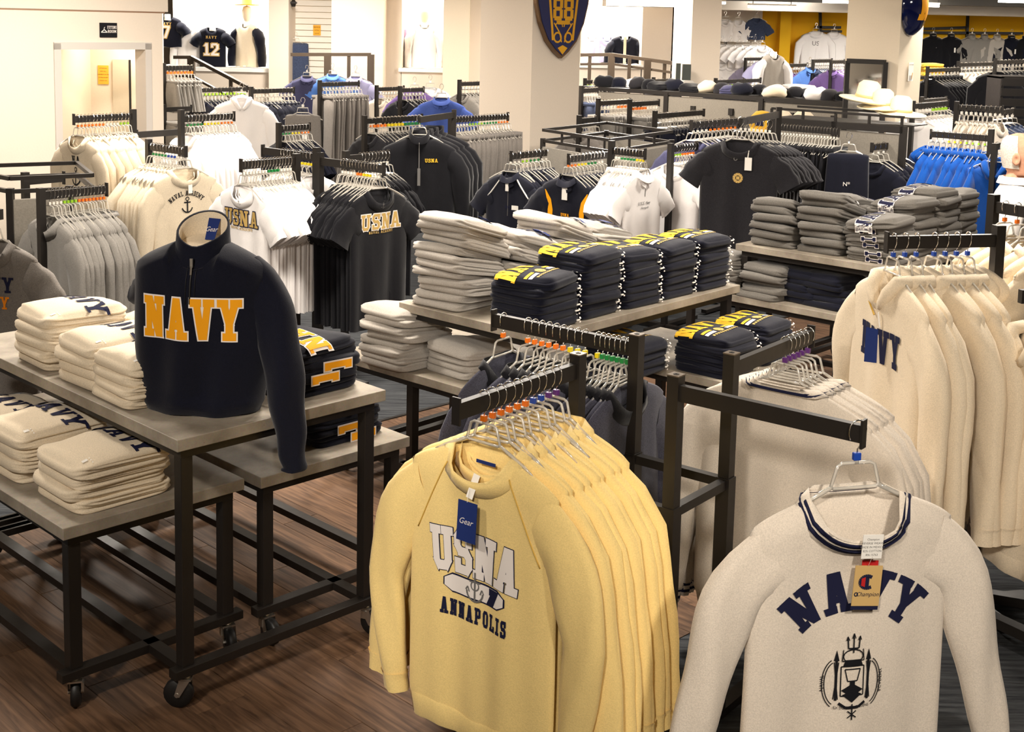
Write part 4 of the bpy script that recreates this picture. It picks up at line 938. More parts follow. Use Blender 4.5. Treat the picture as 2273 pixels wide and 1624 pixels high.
# single white sweatshirt turned to the camera on the end of the right arm
p = P3 - LP * .585; rzc = math.radians(14)
t, B = garment_full('sweatshirt', 'sweat', FB['bone'], FB['bone'], 41, (p.x, p.y, AZ - .0), rzc, 'white sweatshirt with arched navy letters and crest on the end of the near arm', 'sweatshirt', None, 0, W=.62, L=.90, th=.036, fa=.016, zn=-.205, sl=1.25, un=.46, dip=.11, spr=9)
h = hanger_near((p.x, p.y, AZ + .004), rzc, 'blue', 'clear hanger with blue clip on the end of the near arm'); h.scale = (1.18, 1, 1.22)
for w0, w1 in ((.008, .016), (.023, .031)): band(MB(), B, w0, w1, .006, 0, 18).obj('collar_stripe', NV, t, smooth=True)
def cp(Q, m_, off=.003, name='lettering', cell=.010, z0=0):
    mb = MB(); drape(mb, Q, lambda a, b, k: B.front(a, b + z0, off + k * .00002), 0, cell); return mb.obj(name, INK[m_], t, smooth=True)
cp(arc(words('NAVY', .118, .16, .64, .002)[0], .21), 'navy', z0=-.52)
# crest under the word
cz = -.735; k_ = 'black'
Q = circ(0, .0, .115, .005, 26, 0, 2 * math.pi, .125)[:0]
Q += stroke([(-.052, .075), (.052, .075), (.052, -.055), (-.052, -.055), (-.052, .075)], .005)
Q += stroke([(-.035, .062), (.035, .062), (.022, .01), (-.022, .01), (-.035, .062)], .005) + [_r4(-.012, -.012, .012, .012)]
Q += [[(-.05, -.03), (0, -.062), (.05, -.03), (0, .0)]] + [[(-.045, -.05), (0, -.085), (.045, -.05), (0, -.03)]]
for sg in (-1, 1):
    Q += stroke([(sg * .072, .10), (sg * .072, -.075)], .011) + stroke([(sg * .063, .095), (sg * .082, -.07)], .004) + stroke([(sg * .082, .095), (sg * .063, -.07)], .004)
    Q += [[(sg * .06, .10), (sg * .084, .10), (sg * .078, .125), (sg * .072, .148)]]
    Q += circ(sg * .075, .0, .045, .004, 14, -1.3 if sg > 0 else math.pi - 1.3, 1.3 if sg > 0 else math.pi + 1.3, .095) + circ(sg * .072, .0, .058, .004, 14, -1.2 if sg > 0 else math.pi - 1.2, 1.2 if sg > 0 else math.pi + 1.2, .11)
Q += circ(0, .12, .045, .005, 14, 0, math.pi * 2, .03) + [[(-.045, .078), (.045, .078), (.035, .105), (-.035, .105)]] + stroke([(-.045, .15), (-.05, .10), (.05, .10), (.045, .15)], .004)
Q += stroke([(0, .135), (0, .215)], .006) + stroke([(-.028, .205), (-.024, .155), (.024, .155), (.028, .205)], .006) + stroke([(-.034, .19), (-.028, .208), (-.02, .19)], .004) + stroke([(.034, .19), (.028, .208), (.02, .19)], .004) + stroke([(-.008, .198), (0, .22), (.008, .198)], .004)
Q += stroke([(-.06, -.085), (-.03, -.105), (.03, -.105), (.06, -.085)], .012) + stroke([(-.02, -.12), (.02, -.15)], .005) + stroke([(.02, -.12), (-.02, -.15)], .005) + stroke([(0, -.09), (0, -.16)], .006)
cp(shift(Q, 0, 0, .66), k_, .003, 'crest', .012, cz)
cp(shift(fonttext('EX SCIENTIA TRIDENS', .011), 0, 0), k_, .0035, 'crest_motto', .02, cz - .072)
for sx, wd in ((-.112, 'NAVAL'), (.112, 'ACADEMY')):
    Qv = [[(b * (1 if sx > 0 else 1) * .0 + (-b if sx < 0 else b) , a) for a, b in qd] for qd in fonttext(wd, .015)]
    cp([[(x + sx * .72, y) for x, y in qd] for qd in Qv], k_, .0035, 'crest_motto', .02, cz)
g = MB(); f0 = B.front(0.01, -.312, .012); M = Matrix.Translation((.012, f0[1] - .006, -.318)) @ Matrix.Rotation(.06, 4, 'Y')
g.box(-.031, .031, -.001, .001, -.034, .034, 0, M); lab_ = g.obj('care_label', INK['paper'], t)
g = MB(); 
for j, wd in enumerate(('Champion', 'REVERSE WEAVE', 'MADE IN MEXICO', '82% COTTON', 'RN 15763')): drape(g, shift(fonttext(wd, .009), 0, .018 - j * .011), lambda a, b, k: tuple(M @ Vector((a, -.0016, b))), 0, .05)
g.obj('lettering', INK['grey'], lab_)
f1 = B.front(.02, -.43, .012); M = Matrix.Translation((.018, f1[1] - .014, -.437)) @ Matrix.Rotation(.09, 4, 'Y') @ Matrix.Rotation(-.05, 4, 'X')
g = MB(); g.box(-.022, .028, .0012, .0028, .05, .066, 0, M); red = g.obj('red_tab', INK['red'], t)
g = MB(); g.box(-.042, .042, -.001, .001, -.062, .052, 0, M); tg = g.obj('hang_tag', INK['kraft'], t)
g = MB(); g.box(-.042, .042, .0015, .003, -.074, -.06, 0, M); g.obj('navy_strip', INK['navy'], tg)
g = MB(); dk = lambda a, b, k: tuple(M @ Vector((a, -.002, b)))
drape(g, circ(-.002, .006, .022, .010, 18, .9, 2 * math.pi - .9, .017) + [_r4(-.008, -.006, .004, .02)], dk, 0, .05); g.obj('logo', INK['navy'], tg)
g = MB(); drape(g, [[(-.02, -.004), (-.008, -.008), (-.008, .02), (-.02, .016)]], lambda a, b, k: tuple(M @ Vector((a, -.0026, b))), 0, .05); g.obj('logo_fill', INK['red'], tg)
g = MB(); drape(g, shift(fonttext('Champion', .017, .35), .004, -.034) + circ(-.032, -.029, .005, .003, 10), dk, 0, .05); g.obj('lettering', INK['navy'], tg)
g = MB(); g.tube([(.012, f0[1] - .01, -.345), (.018, f1[1] - .014, -.385)], .0007, 4); g.obj('tag_cord', INK['paper'], tg)
# ---------------------------------------------------------------- racks further back
PSI = math.radians(50)
def dirs_for(psi): 
    R_ = Vector((math.cos(psi), math.sin(psi), 0)); L_ = Vector((-math.sin(psi), math.cos(psi), 0)); return dict(R=R_, r=-R_, L=L_, l=-L_)
def run_to(s_, d, u, lim=2.6):
    lo, hi = .02, lim; f = lambda L: pj(s_ + d * L)[0] - u; a = f(lo)
    for _ in range(40):
        m = (lo + hi) / 2
        if (f(m) > 0) == (a > 0): lo = m
        else: hi = m
    return (lo + hi) / 2
def on(t, B, Q, ink, z0, off=.004, name='lettering', cell=.02):
    mb = MB(); drape(mb, Q, lambda a, b, k: B.front(a, b + z0, off + k * .00002), 0, cell); return mb.obj(name, INK[ink], t)
def anchor(s=1.0): return [[(a * s, b * s) for a, b in q] for q in circ(0, .045, .012, .006, 10) + stroke([(0, .035), (0, -.045)], .009) + circ(0, -.005, .04, .009, 10, math.pi * 1.08, math.pi * 1.92) + stroke([(-.025, .022), (.025, .022)], .008)]
NOUN = dict(sweat='sweatshirt', lstee='long_sleeve_shirt', tee='t_shirt', polo='polo_shirt', hood='hoodie', jacket='jacket', pants='sweatpants', skirt='skirt', shorts='shorts')
CATN = dict(sweat='sweatshirt', lstee='shirt', tee='t-shirt', polo='polo shirt', hood='hoodie', jacket='jacket', pants='trousers', skirt='skirt', shorts='shorts')
RACKS = {}
def rack_part(rid, label=None, at=None, cat='rack'):
    if rid not in RACKS:
        t = empty('clothes_rack', (at.x, at.y, 0)); tag(t, label, cat); RACKS[rid] = t
    return RACKS[rid]
def run(rid, rlabel, post, Y, d, end_u, g=None, psi=PSI, topup=.03, post_on=True, noarm=False):
    """one rack arm: post=(u,v) of the arm top at its post; g = dict of hanging clothes"""
    D_ = dirs_for(psi); s_ = aty(post[0], post[1], Y); dv = D_[d]; L = run_to(s_, dv, end_u); z = s_.z
    t = rack_part(rid, rlabel, s_); o = Vector((t.location.x, t.location.y, 0)); a = s_ - o
    if not noarm:
        m = MB(); c0 = a + Vector((0, 0, -.026)); m.beam(c0, c0 + dv * L, .024, .05); m.beam(c0 + dv * (L - .004), c0 + dv * (L + .003), .03, .085); m.obj('arm', BLACK, t)
    if post_on:
        m = MB(); q = a - dv * .02; M = Matrix.Translation((q.x, q.y, 0)) @ rotz(psi); m.box(-.02, .02, -.02, .02, 0.03, z + topup, 0, M); m.obj('post', BLACK, t)
        m = MB(); b0 = Vector((q.x, q.y, .03)); m.beam(b0 - dv * .25, b0 + dv * .45, .05, .03); m.beam(b0 - dv.cross(Vector((0, 0, 1))) * .25, b0 + dv.cross(Vector((0, 0, 1))) * .25, .05, .03); m.obj('foot', BLACK, t)
    if not g: return s_, dv, L
    base = psi - math.pi / 2 if d in 'rR' else psi
    n = g['n']; f0, f1 = g.get('f', (.08, .95)); st = g['style']; out = []
    clips = g.get('clip', ['none'])
    if isinstance(clips, str): clips = [clips]
    away = d in 'RL'          # arms that point away: the nearest garment is the one at the post
    lod = 1 if Y < 9.4 else 2
    rg = random.Random(int(post[0] * 7 + post[1]))
    for i in range(n):
        # i = 0 is the garment nearest the camera
        f = (f0 + (f1 - f0) * i / max(n - 1, 1)) if away else (f1 - (f1 - f0) * i / max(n - 1, 1))
        p = s_ + dv * (L * f); rz = base + rg.uniform(-.09, .09); sd = 50 + i % 3
        od = ORD[i]; lab = '%s, %s from the %s' % (g['desc'], od, g['name'])
        cloth, trim = FB[g['cloth']], FB[g.get('trim', g['cloth'])]
        front = i == 0 and (g.get('print') or g.get('full'))
        kw = g.get('kw', {})
        if front and st != 'pants':
            gt, B = garment_full(NOUN[st], st, cloth, trim, sd, (p.x, p.y, z), base, g.get('flabel', lab), CATN[st], g['grp'], 1, **kw)
            if g.get('print'): g['print'](gt, B)
        else:
            me = garment_mesh(st, [cloth, trim], sd, lod if i > 1 or lod == 2 else 1, None, **kw)
            tag(link(NOUN[st], me, None, (p.x, p.y, z), rz), lab, CATN[st], g['grp'])
        if g.get('hang', True):
            k = clips[min(int(i * len(clips) / n), len(clips) - 1)]
            HANGERS.append((p.length, (p.x, p.y, z + .004), rz + rg.uniform(-.1, .1), k, 'hanger of %s, %s from the %s' % (g.get('short', CATN[st]), od, g['name']), 'clear hangers, ' + g['grp']))
    return s_, dv, L
def face(u, v, Y, st, cloth, trim, yaw, label, pr=None, grp=None, kw={}, clip='none', lod=1, hang=True):
    p = aty(u, v, Y)
    t, B = garment_full(NOUN[st], st, FB[cloth], FB[trim], 70 + int(u) % 5, p, math.radians(yaw), label, CATN[st], grp, lod, **kw)
    if pr: pr(t, B)
    if hang: HANGERS.append((p.length, (p.x, p.y, p.z + .004), math.radians(yaw), clip, 'hanger of the ' + ' '.join(label.split(',')[0].split()[:10]), None))
    return t, B, p
def pr_usna(ink='tan', edge='navy'):
    def f(t, B):
        on(t, B, words('USNA', .098, .1, .85, .006)[0], edge, -.40, .003, 'letter_outline'); on(t, B, words('USNA', .098, .1, .85)[0], ink, -.40, .0045)
        on(t, B, words('NAVAL ACADEMY', .016, .2, .9)[0], ink, -.425, .004); on(t, B, anchor(.35), 'grey', -.255, .004, 'neck_print')
    return f
def pr_acad(t, B):
    on(t, B, arc(words('NAVAL ACADEMY', .036, .18, .58)[0], .20), 'black', -.345, .004); on(t, B, anchor(1.1), 'black', -.42, .004, 'anchor')
    g = MB(); c = B.front(.02, -.30, .01); g.add([(.0, c[1], -.235), (.035, c[1], -.235), (.035, c[1] - .004, -.33), (.0, c[1] - .004, -.33)], [(0, 1, 2, 3)]); g.obj('hang_tag', INK['paper'], t)
def pr_anch(t, B):
    on(t, B, words('NA', .06, .3, .8)[0], 'black', -.36, .004); on(t, B, anchor(1.3), 'black', -.46, .004, 'anchor')
def pr_pipe(t, B):
    for sg in (-1, 1): m = MB(); m.tube([B.front(sg * x, z, .002) for x, z in ((.08, -.2), (.12, -.25), (.19, -.33), (.22, -.36))], .006, 5); m.obj('piping', INK['paper'], t)
    on(t, B, [_r4(.04, -.018, .10, .018)], 'paper', -.43, .003, 'patch'); on(t, B, words('NAVY', .022, .1, .55)[0], 'navy', -.441, .005)
    m = MB(); c = B.front(0, -.24, .012); m.box(-.012, .02, c[1] - .004, c[1], -.30, -.20); m.obj('hang_tag', INK['paper'], t)
    m = MB(); m.tube([B.front(0, z, .002) for z in (-.23, -.3, -.4, -.5)], .003, 4); m.obj('zip', INK['grey'], t)
def pr_curve(t, B):
    for sg in (-1, 1):
        m = MB(); P = [(sg * x, z) for x, z in ((.20, -.27), (.165, -.34), (.15, -.42), (.155, -.55))]; W2 = (.004, .02, .024, .02)
        Q = [[(P[k][0] - W2[k], P[k][1]), (P[k][0] + W2[k], P[k][1]), (P[k + 1][0] + W2[k + 1], P[k + 1][1]), (P[k + 1][0] - W2[k + 1], P[k + 1][1])] for k in range(3)]
        drape(m, Q, lambda a, b, k: B.front(a, b, .004), 0, .03); m.obj('side_stripe', INK['gold'], t)
    on(t, B, words('USNA', .026, .1, .8)[0], 'gold', -.46, .005)
    m = MB(); c = B.front(0, -.24, .012); m.box(-.02, .03, c[1] - .004, c[1], -.33, -.22); m.obj('hang_tag', INK['paper'], t)
def pr_script(t, B):
    on(t, B, fonttext('U.S.S. Navy', .035, .3), 'black', -.40, .004); on(t, B, fonttext('Annapolis', .025, .3), 'black', -.43, .004)
    m = MB(); m.tube([B.front(0, z, .001) for z in (-.22, -.28, -.34)], .003, 4); m.obj('placket', INK['grey'], t)
NM = dict
G = NM
# left side
run('A1', 'tall black rack with cream and white shirts in front of the fitting room', (290, 251), 9.9, 'r', 163, G(style='lstee', cloth='oat', n=15, desc='cream long-sleeve shirt', short='cream shirt', name='left end of the fitting room rack', grp='cream shirts by the fitting room', clip=['orange', 'orange', 'none', 'lime'], print=pr_anch, f=(.06, .93), kw=dict(L=.84)), psi=math.radians(53))
run('A1', '', (406, 257), 10.1, 'R', 519, G(style='lstee', cloth='white', n=14, desc='white long-sleeve shirt', short='white shirt', name='post by the fitting room', grp='white shirts by the fitting room', clip=['green', 'yellow', 'orange']), psi=math.radians(53), topup=.05)
run('A1', '', (398, 286), 10.6, 'r', 303, psi=math.radians(53))
run('A4', 'black rack arm holding cream academy sweatshirts', (333, 318), 9.5, 'l', 412, G(style='sweat', cloth='oat', n=11, desc='cream sweatshirt', short='cream sweatshirt', name='front of the academy sweatshirt arm', grp='cream academy sweatshirts', clip=['none', 'blue', 'green', 'green'], print=pr_acad, flabel='cream sweatshirt with arched NAVAL ACADEMY letters and anchor', kw=dict(L=.76)))
run('A5', 'low black rack with grey sweatshirts beside the grey panel', (97, 424), 7.4, 'R', 236, G(style='sweat', cloth='grey', n=16, desc='grey sweatshirt', short='grey sweatshirt', name='post beside the grey panel', grp='grey sweatshirts by the panel', clip=['none', 'lime', 'orange', 'orange'], full=True, kw=dict(W=.5, L=.7)), topup=.02)
run('A5', '', (62, 392), 7.9, 'R', 141)
run('A6', 'black four-arm rack with white and navy USNA t-shirts', (652, 348), 8.1, 'r', 534, G(style='tee', cloth='white', n=16, desc='white t-shirt', short='white t-shirt', name='front of the white USNA arm', grp='white t-shirts with USNA letters', clip=['none', 'none', 'green', 'none'], print=pr_usna(), flabel='white t-shirt with outlined gold USNA letters, at the front', kw=dict(L=.8)), topup=.02)
run('A6', '', (698, 340), 8.25, 'L', 583, G(style='tee', cloth='white', n=10, desc='white t-shirt', short='white t-shirt', name='post of the USNA rack', grp='white t-shirts behind the USNA rack post', clip='yellow', f=(.05, .6)), topup=.04)
run('A6', '', (714, 349), 8.2, 'l', 852, G(style='tee', cloth='black', n=13, desc='navy t-shirt', short='navy t-shirt', name='front of the navy USNA arm', grp='navy t-shirts with USNA letters', clip=['none', 'yellow', 'orange', 'none', 'none'], print=pr_usna('tan', 'white'), flabel='navy t-shirt with tan USNA letters, at the front', f=(.35, .93), kw=dict(L=.86)), topup=.03)
run('A6', '', (772, 344), 8.7, 'R', 862, G(style='tee', cloth='black', n=9, desc='dark navy t-shirt', short='dark t-shirt', name='post of the far USNA arm', grp='dark t-shirts on the far USNA arm', f=(.3, .97), kw=dict(L=.84)), topup=.03)
face(-22, 462, 6.0, 'tee', 'mgrey', 'mgrey', -12, 'grey t-shirt with navy and orange words cut by the picture edge', lambda t, B: (on(t, B, words('NAVY', .075, .1, .8)[0], 'navy', -.40), on(t, B, words('ARMY', .06, .1, .8)[0], 'orange', -.48)), clip='none')
pg = aty(-22, 462, 6.0); m = MB(); m.beam((-.9, .5, -.026), (.06, -.02, -.026), .024, .05); m.box(-.92, -.88, .48, .52, -pg.z, .03); rk = m.obj('clothes_rack', BLACK, None, pg); tag(rk, 'black rack arm reaching in from outside the left edge', 'rack')
# centre
run('B7', 'black rack with dark grey t-shirts behind the fleece', (812, 263), 12.2, 'R', 936, G(style='tee', cloth='char', n=15, desc='dark grey t-shirt', short='dark t-shirt', name='post behind the fleece', grp='dark grey t-shirts behind the fleece', clip=['orange', 'yellow', 'green']))
run('B6', 'black rack with grey sweatpants beside the white column', (1004, 260), 11.6, 'R', 1127, G(style='pants', cloth='mgrey', n=19, desc='grey sweatpants', short='grey sweatpants', name='post beside the white column', grp='grey sweatpants beside the column', clip=['none', 'lime', 'green', 'orange'], f=(.04, .99)))
run('B8', 'tall rack of grey trousers in front of the shelves', (712, 183), 15.5, 'R', 796, G(style='pants', cloth='mgrey', n=12, desc='long grey trousers', short='grey trousers', name='post of the tall trouser rack', grp='grey trousers on the tall rack', f=(.05, 1), kw=dict(L=1.15)))
run('B10', 'small black rack with navy t-shirts', (622, 279), 11.6, 'R', 687, G(style='tee', cloth='navy', n=9, desc='navy t-shirt', short='navy t-shirt', name='post of the small rack', grp='navy t-shirts on the small rack', clip=['green', 'yellow', 'orange']))
run('B11', 'rack with dark garments left of the grey trousers', (560, 198), 14.5, 'R', 652, G(style='sweat', cloth='navy', n=11, desc='navy sweatshirt', short='navy sweatshirt', name='post left of the grey trousers', grp='navy sweatshirts left of the trousers'))
run('B12', 'long rack of navy shirts under the stair rail', (438, 196), 15.5, 'R', 548, G(style='tee', cloth='navy', n=13, desc='navy shirt', short='navy shirt', name='post under the stair rail', grp='navy shirts under the stair rail', clip='lime'))
run('B13', 'rack of grey ruffled skirts beside the fitting room wall', (366, 146), 14.0, 'R', 428, G(style='skirt', cloth='grey', n=8, desc='grey skirt', short='grey skirt', name='fitting room wall corner', grp='grey skirts by the wall corner', clip='orange', kw=dict(L=.34)))
run('B13', '', (366, 238), 13.6, 'R', 424, G(style='skirt', cloth='grey', n=6, desc='light grey skirt', short='grey skirt', name='wall corner on the lower arm', grp='grey skirts on the lower arm', hang=False, kw=dict(L=.4)))
run('B14', 'rack of beige shirts in the back', (838, 194), 17, 'R', 896, G(style='tee', cloth='bone', n=9, desc='beige shirt', short='beige shirt', name='post of the beige shirt rack', grp='beige shirts in the back'))
run('B15', 'rack of black t-shirts behind the blue polo', (890, 196), 16, 'R', 940, G(style='tee', cloth='black', n=7, desc='black t-shirt', short='black t-shirt', name='post behind the blue polo', grp='black t-shirts behind the blue polo'))
run('B18', 'rack of grey shirts by the left edge of the column', (1022, 182), 16, 'R', 1068, G(style='tee', cloth='grey', n=7, desc='grey shirt', short='grey shirt', name='post by the column edge', grp='grey shirts by the column edge'))
def pr_small(txt, ink, x=.09, z=-.36, h=.022): return lambda t, B: on(t, B, shift(words(txt, h, .1, .9)[0], x), ink, z, .004)
def pr_fleece(t, B):
    pr_small('USNA', 'ygold', .10, -.37, .03)(t, B); m = MB(); m.tube([B.front(0, z, .003) for z in np.linspace(-.21, -.48, 8)], .004, 4); m.obj('zip', INK['grey'], t)
    m = MB(); c = B.front(0, -.46, .01); m.box(-.012, .012, c[1] - .004, c[1], -.56, -.42); m.obj('hang_tag', INK['grey'], t)
face(931, 258, 10.3, 'jacket', 'black', 'black', 4, 'black quarter-zip fleece facing forward in front of dark t-shirts', pr_fleece, kw=dict(W=.60, L=.78, zn=-.17))
for k in range(3):
    p = aty(940 + 12 * k, 256 - 3 * k, 10.45 + .12 * k); tag(link('jacket', garment_mesh('jacket', [FB['black'], FB['black']], 51 + k, 1, None, W=.6, L=.78), None, p, .06), 'black fleece hanging %s behind the front quarter-zip' % ORD[k], 'jacket', 'black fleeces in the centre')
s_ = aty(931, 258, 10.3); m = MB(); m.beam((0, -.03, -.026), (.25, .6, -.026), .024, .05); m.box(.23, .27, .58, .62, -s_.z, .02); m.beam((.25, .3, -s_.z + .03), (.25, .9, -s_.z + .03), .05, .03); tag(m.obj('clothes_rack', BLACK, None, s_), 'black rack arm carrying the quarter-zip fleece', 'rack')
# gondola with navy and white polos, just behind the stack table
run('B1', 'black gondola rack with grey panels and navy and white polos', (1212, 332), 10.4, 'r', 1134, G(style='polo', cloth='navy', n=10, desc='navy polo shirt', short='navy polo', name='front of the left polo arm', grp='navy polos with white piping', clip=['none', 'lime', 'green', 'none'], print=pr_pipe, flabel='navy polo shirt with white piping, at the front of its arm', f=(.0, 1)), post_on=False)
run('B1', '', (1352, 336), 9.9, 'r', 1262, G(style='polo', cloth='navy', n=11, desc='navy polo shirt', short='navy polo', name='front of the gold-striped polo arm', grp='navy polos with gold stripes', clip=['orange', 'yellow', 'green', 'none'], print=pr_curve, flabel='navy polo shirt with curved gold side stripes, at the front', f=(.18, 1)), post_on=True, topup=.0)
run('B1', '', (1362, 327), 9.5, 'l', 1432, G(style='polo', cloth='white', n=10, desc='white polo shirt', short='white polo', name='front of the white polo arm', grp='white polos on the gondola', clip=['yellow', 'green', 'green', 'none'], print=pr_script, flabel='white polo shirt with dark script, at the front of its arm'), topup=.05)
run('B1', '', (1492, 323), 9.75, 'R', 1546, G(style='tee', cloth='white', n=9, desc='white t-shirt', short='white t-shirt', name='post at the gondola end', grp='white t-shirts at the gondola end', clip=['lime', 'orange', 'orange'], f=(.1, .98), kw=dict(W=.5, L=.78)), topup=.02)
t = RACKS['B1']; o = Vector(t.location); DD = dirs_for(PSI)
pA_ = aty(1352, 336, 9.95); pB_ = aty(1490, 322, 0 + 10.9); pC_ = aty(1204, 334, 10.75)
def panel(a, b, z0, z1, m_, nm, w=.03): return MB().beam(Vector((a.x, a.y, (z0 + z1) / 2)) - o, Vector((b.x, b.y, (z0 + z1) / 2)) - o, w, z1 - z0).obj(nm, m_, t)
panel(pA_, pB_, .25, pA_.z - .03, GREYP, 'side_panel'); panel(pA_, pC_, .25, pA_.z - .05, GREYP, 'side_panel')
for a, b in ((pA_, pB_), (pA_, pC_), (pC_, pC_ + (pB_ - pA_)), (pB_, pB_ + (pC_ - pA_))):
    for zz in (pA_.z + .0, pA_.z + .09): panel(a, b, zz - .012, zz + .012, BLACK, 'top_rail', .024)
    panel(a, b, .12, .2, BLACK, 'base_rail', .04)
for a in (pB_, pC_, pC_ + (pB_ - pA_)): MB().beam(Vector((a.x, a.y, 0)) - o, Vector((a.x, a.y, pA_.z + .02)) - o, .045, .045).obj('post', BLACK, t)
panel(pC_ + (pB_ - pA_), pB_, .25, pA_.z - .03, GREYP, 'side_panel')
for (a, b) in ((pA_, pC_), (pA_, pB_)):
    for f in (.3, .7):
        c = a + (b - a) * f - o; MB().beam(Vector((c.x, c.y, pA_.z)), Vector((c.x, c.y, pA_.z + .09)), .02, .02).obj('rail_post', BLACK, t)
# far left gondola with grey panels
gq = aty(22, 425, 7.7); t2 = empty('gondola', (gq.x, gq.y, 0)); tag(t2, 'black framed display gondola with grey panels at the left edge', 'gondola')
for sx, yy in ((0, 0), (.30, .18)): MB().box(sx - .02, sx + .02, yy - .02, yy + .02, .03, gq.z + .02).obj('post', BLACK, t2)
MB().beam((0, 0, .75), (.30, .18, .75), .03, gq.z * 2 - 1.6).obj('side_panel', GREYP, t2)
for a, b in (((-.6, .5), (0, 0)), ((0, 0), (.42, .25)), ((-.6, .5), (.1, .9)), ((.42, .25), (.1, .9))):
    for zz in (gq.z, gq.z + .08): MB().beam((a[0], a[1], zz), (b[0], b[1], zz), .025, .025).obj('top_rail', BLACK, t2)
MB().beam((-.05, 0, .04), (.4, .24, .04), .05, .05).obj('base_rail', BLACK, t2)
# right side
def pr_moon(t, B):
    on(t, B, circ(0, 0, .028, .018, 12) + [_r4(-.012, -.012, .012, .012)], 'tan', -.42, .004, 'emblem'); on(t, B, circ(-.02, 0, .012, .006, 8), 'grey', -.285, .004, 'neck_print')
    m = MB(); c = B.front(.07, -.30, .012); m.box(.05, .10, c[1] - .005, c[1], -.36, -.27); tg = m.obj('hang_tag', INK['paper'], t)
    m = MB(); m.tube([(.07, c[1] - .002, -.27), (.075, c[1] - .002, -.22)], .004, 4); m.obj('tag_loop', INK['paper'], t)
run('C3', 'rack arm with dark plum t-shirts behind the charcoal shirt', (1640, 262), 10.6, 'r', 1534, G(style='tee', cloth='slate', n=11, desc='dark plum t-shirt', short='plum t-shirt', name='left end of its arm', grp='dark plum t-shirts', clip=['none', 'orange', 'orange']), topup=-.03)
face(1645, 262, 8.9, 'tee', 'char', 'char', -27, 'charcoal t-shirt with white hang tag and round emblem', pr_moon, kw=dict(W=.56, L=.84))
for k in range(7):
    p = aty(1655 + 9 * k, 262 + k, 9.02 + .11 * k); tag(link('t_shirt', garment_mesh('tee', [FB['char'], FB['char']], 51 + k % 3, 1, None, W=.54, L=.84), None, p, -.47 + .03 * (k % 3)), 'charcoal t-shirt, %s behind the one with the hang tag' % ORD[k], 't-shirt', 'charcoal t-shirts')
    HANGERS.append((p.length, p, -.47, 'none', 'clear hanger with the %s charcoal t-shirt behind the tagged one' % ORD[k], 'hangers of charcoal t-shirts'))
s_ = aty(1645, 262, 8.9); D5 = dirs_for(math.radians(63)); m = MB(); m.beam((0, 0, -.026), tuple(D5['R'] * .95 + Vector((0, 0, -.026))), .024, .05); e = D5['R'] * .97; m.box(e.x - .02, e.x + .02, e.y - .02, e.y + .02, -s_.z, .03); tag(m.obj('clothes_rack', BLACK, None, s_), 'black rack arm carrying the charcoal t-shirts', 'rack')
run('C4', 'black rack with black sweatpants under the straw hats', (1726, 276), 11.2, 'l', 1862, G(style='pants', cloth='black', n=20, desc='black sweatpants', short='black sweatpants', name='right end of the rack below hats', grp='black sweatpants below the hats', clip='none', f=(.03, .98)), topup=.06)
face(1885, 296, 10.6, 'shorts', 'navy', 'navy', -16, 'navy shorts with small white logo facing forward', lambda t, B: on(t, B, fonttext('N*', .05), 'white', -.44, .005), kw=dict(W=.34, L=.62))
run('C6', 'rack arm with navy tops and white hangers', (2000, 312), 11.2, 'r', 1935, G(style='tee', cloth='navy', n=6, desc='navy top', short='navy top', name='left end beside the shorts', grp='navy tops beside the shorts'))
run('C1', 'rack of folded-over grey sweatpants behind the grey panel rack', (1330, 224), 13.8, 'R', 1398, G(style='pants', cloth='grey', n=9, desc='light grey sweatpants', short='grey sweatpants', name='left post by the column', grp='light grey sweatpants right of the column', clip=['none', 'orange'], kw=dict(L=.75)))
run('C1', '', (1400, 226), 13.8, 'R', 1462, G(style='pants', cloth='grey', n=9, desc='pale grey sweatpants', short='grey sweatpants', name='second post right of the column', grp='pale grey sweatpants on the second arm', clip=['orange', 'none'], kw=dict(L=.75)))
run('C2', 'rack of navy sweatpants in the middle right', (1456, 252), 13.0, 'R', 1562, G(style='pants', cloth='navy', n=14, desc='navy sweatpants', short='navy sweatpants', name='left end of the rack', grp='navy sweatpants in the middle'))
run('C10', 'rack of denim trousers at the right edge of the column', (1292, 196), 14.5, 'R', 1326, G(style='pants', cloth='denim', n=6, desc='blue denim trousers', short='denim trousers', name='column on the denim rack', grp='denim trousers by the column', kw=dict(L=.8)))
run('C11', 'rack of grey shirts low beside the column', (1288, 262), 12.6, 'R', 1322, G(style='tee', cloth='mgrey', n=5, desc='mid grey shirt', short='grey shirt', name='column on the low arm', grp='mid grey shirts low by the column'))
run('C7', 'black rack with white long-sleeve shirts on the right', (2028, 230), 12.6, 'R', 2104, G(style='lstee', cloth='white', n=10, desc='white long-sleeve shirt', short='white shirt', name='left end of the white shirt rack', grp='white shirts on the right rack', clip=['none', 'lime']))
run('C7', '', (2128, 232), 12.2, 'l', 2226, G(style='lstee', cloth='bone', n=9, desc='off-white long-sleeve shirt', short='off-white shirt', name='right end of the white shirt rack', grp='off-white shirts on the right rack', print=lambda t, B: on(t, B, circ(.08, 0, .02, .012, 8), 'grey', -.36, .004, 'emblem'), flabel='off-white long-sleeve shirt with small chest emblem, at the right end'))
run('C8', 'black rack with bright blue jackets', (2194, 300), 10.2, 'L', 2066, G(style='hood', cloth='blue', n=10, desc='bright blue jacket', short='blue jacket', name='post of the blue jacket rack', grp='bright blue jackets', clip=['lime', 'yellow', 'none'], f=(.05, .98), kw=dict(W=.6, L=.8)), topup=.05)
run('C8', '', (2210, 318), 9.9, 'R', 2262, G(style='hood', cloth='blue', n=4, desc='bright blue jacket', short='blue jacket', name='right arm of the blue jacket rack', grp='bright blue jackets on the right arm', kw=dict(W=.6, L=.8)), topup=.0)
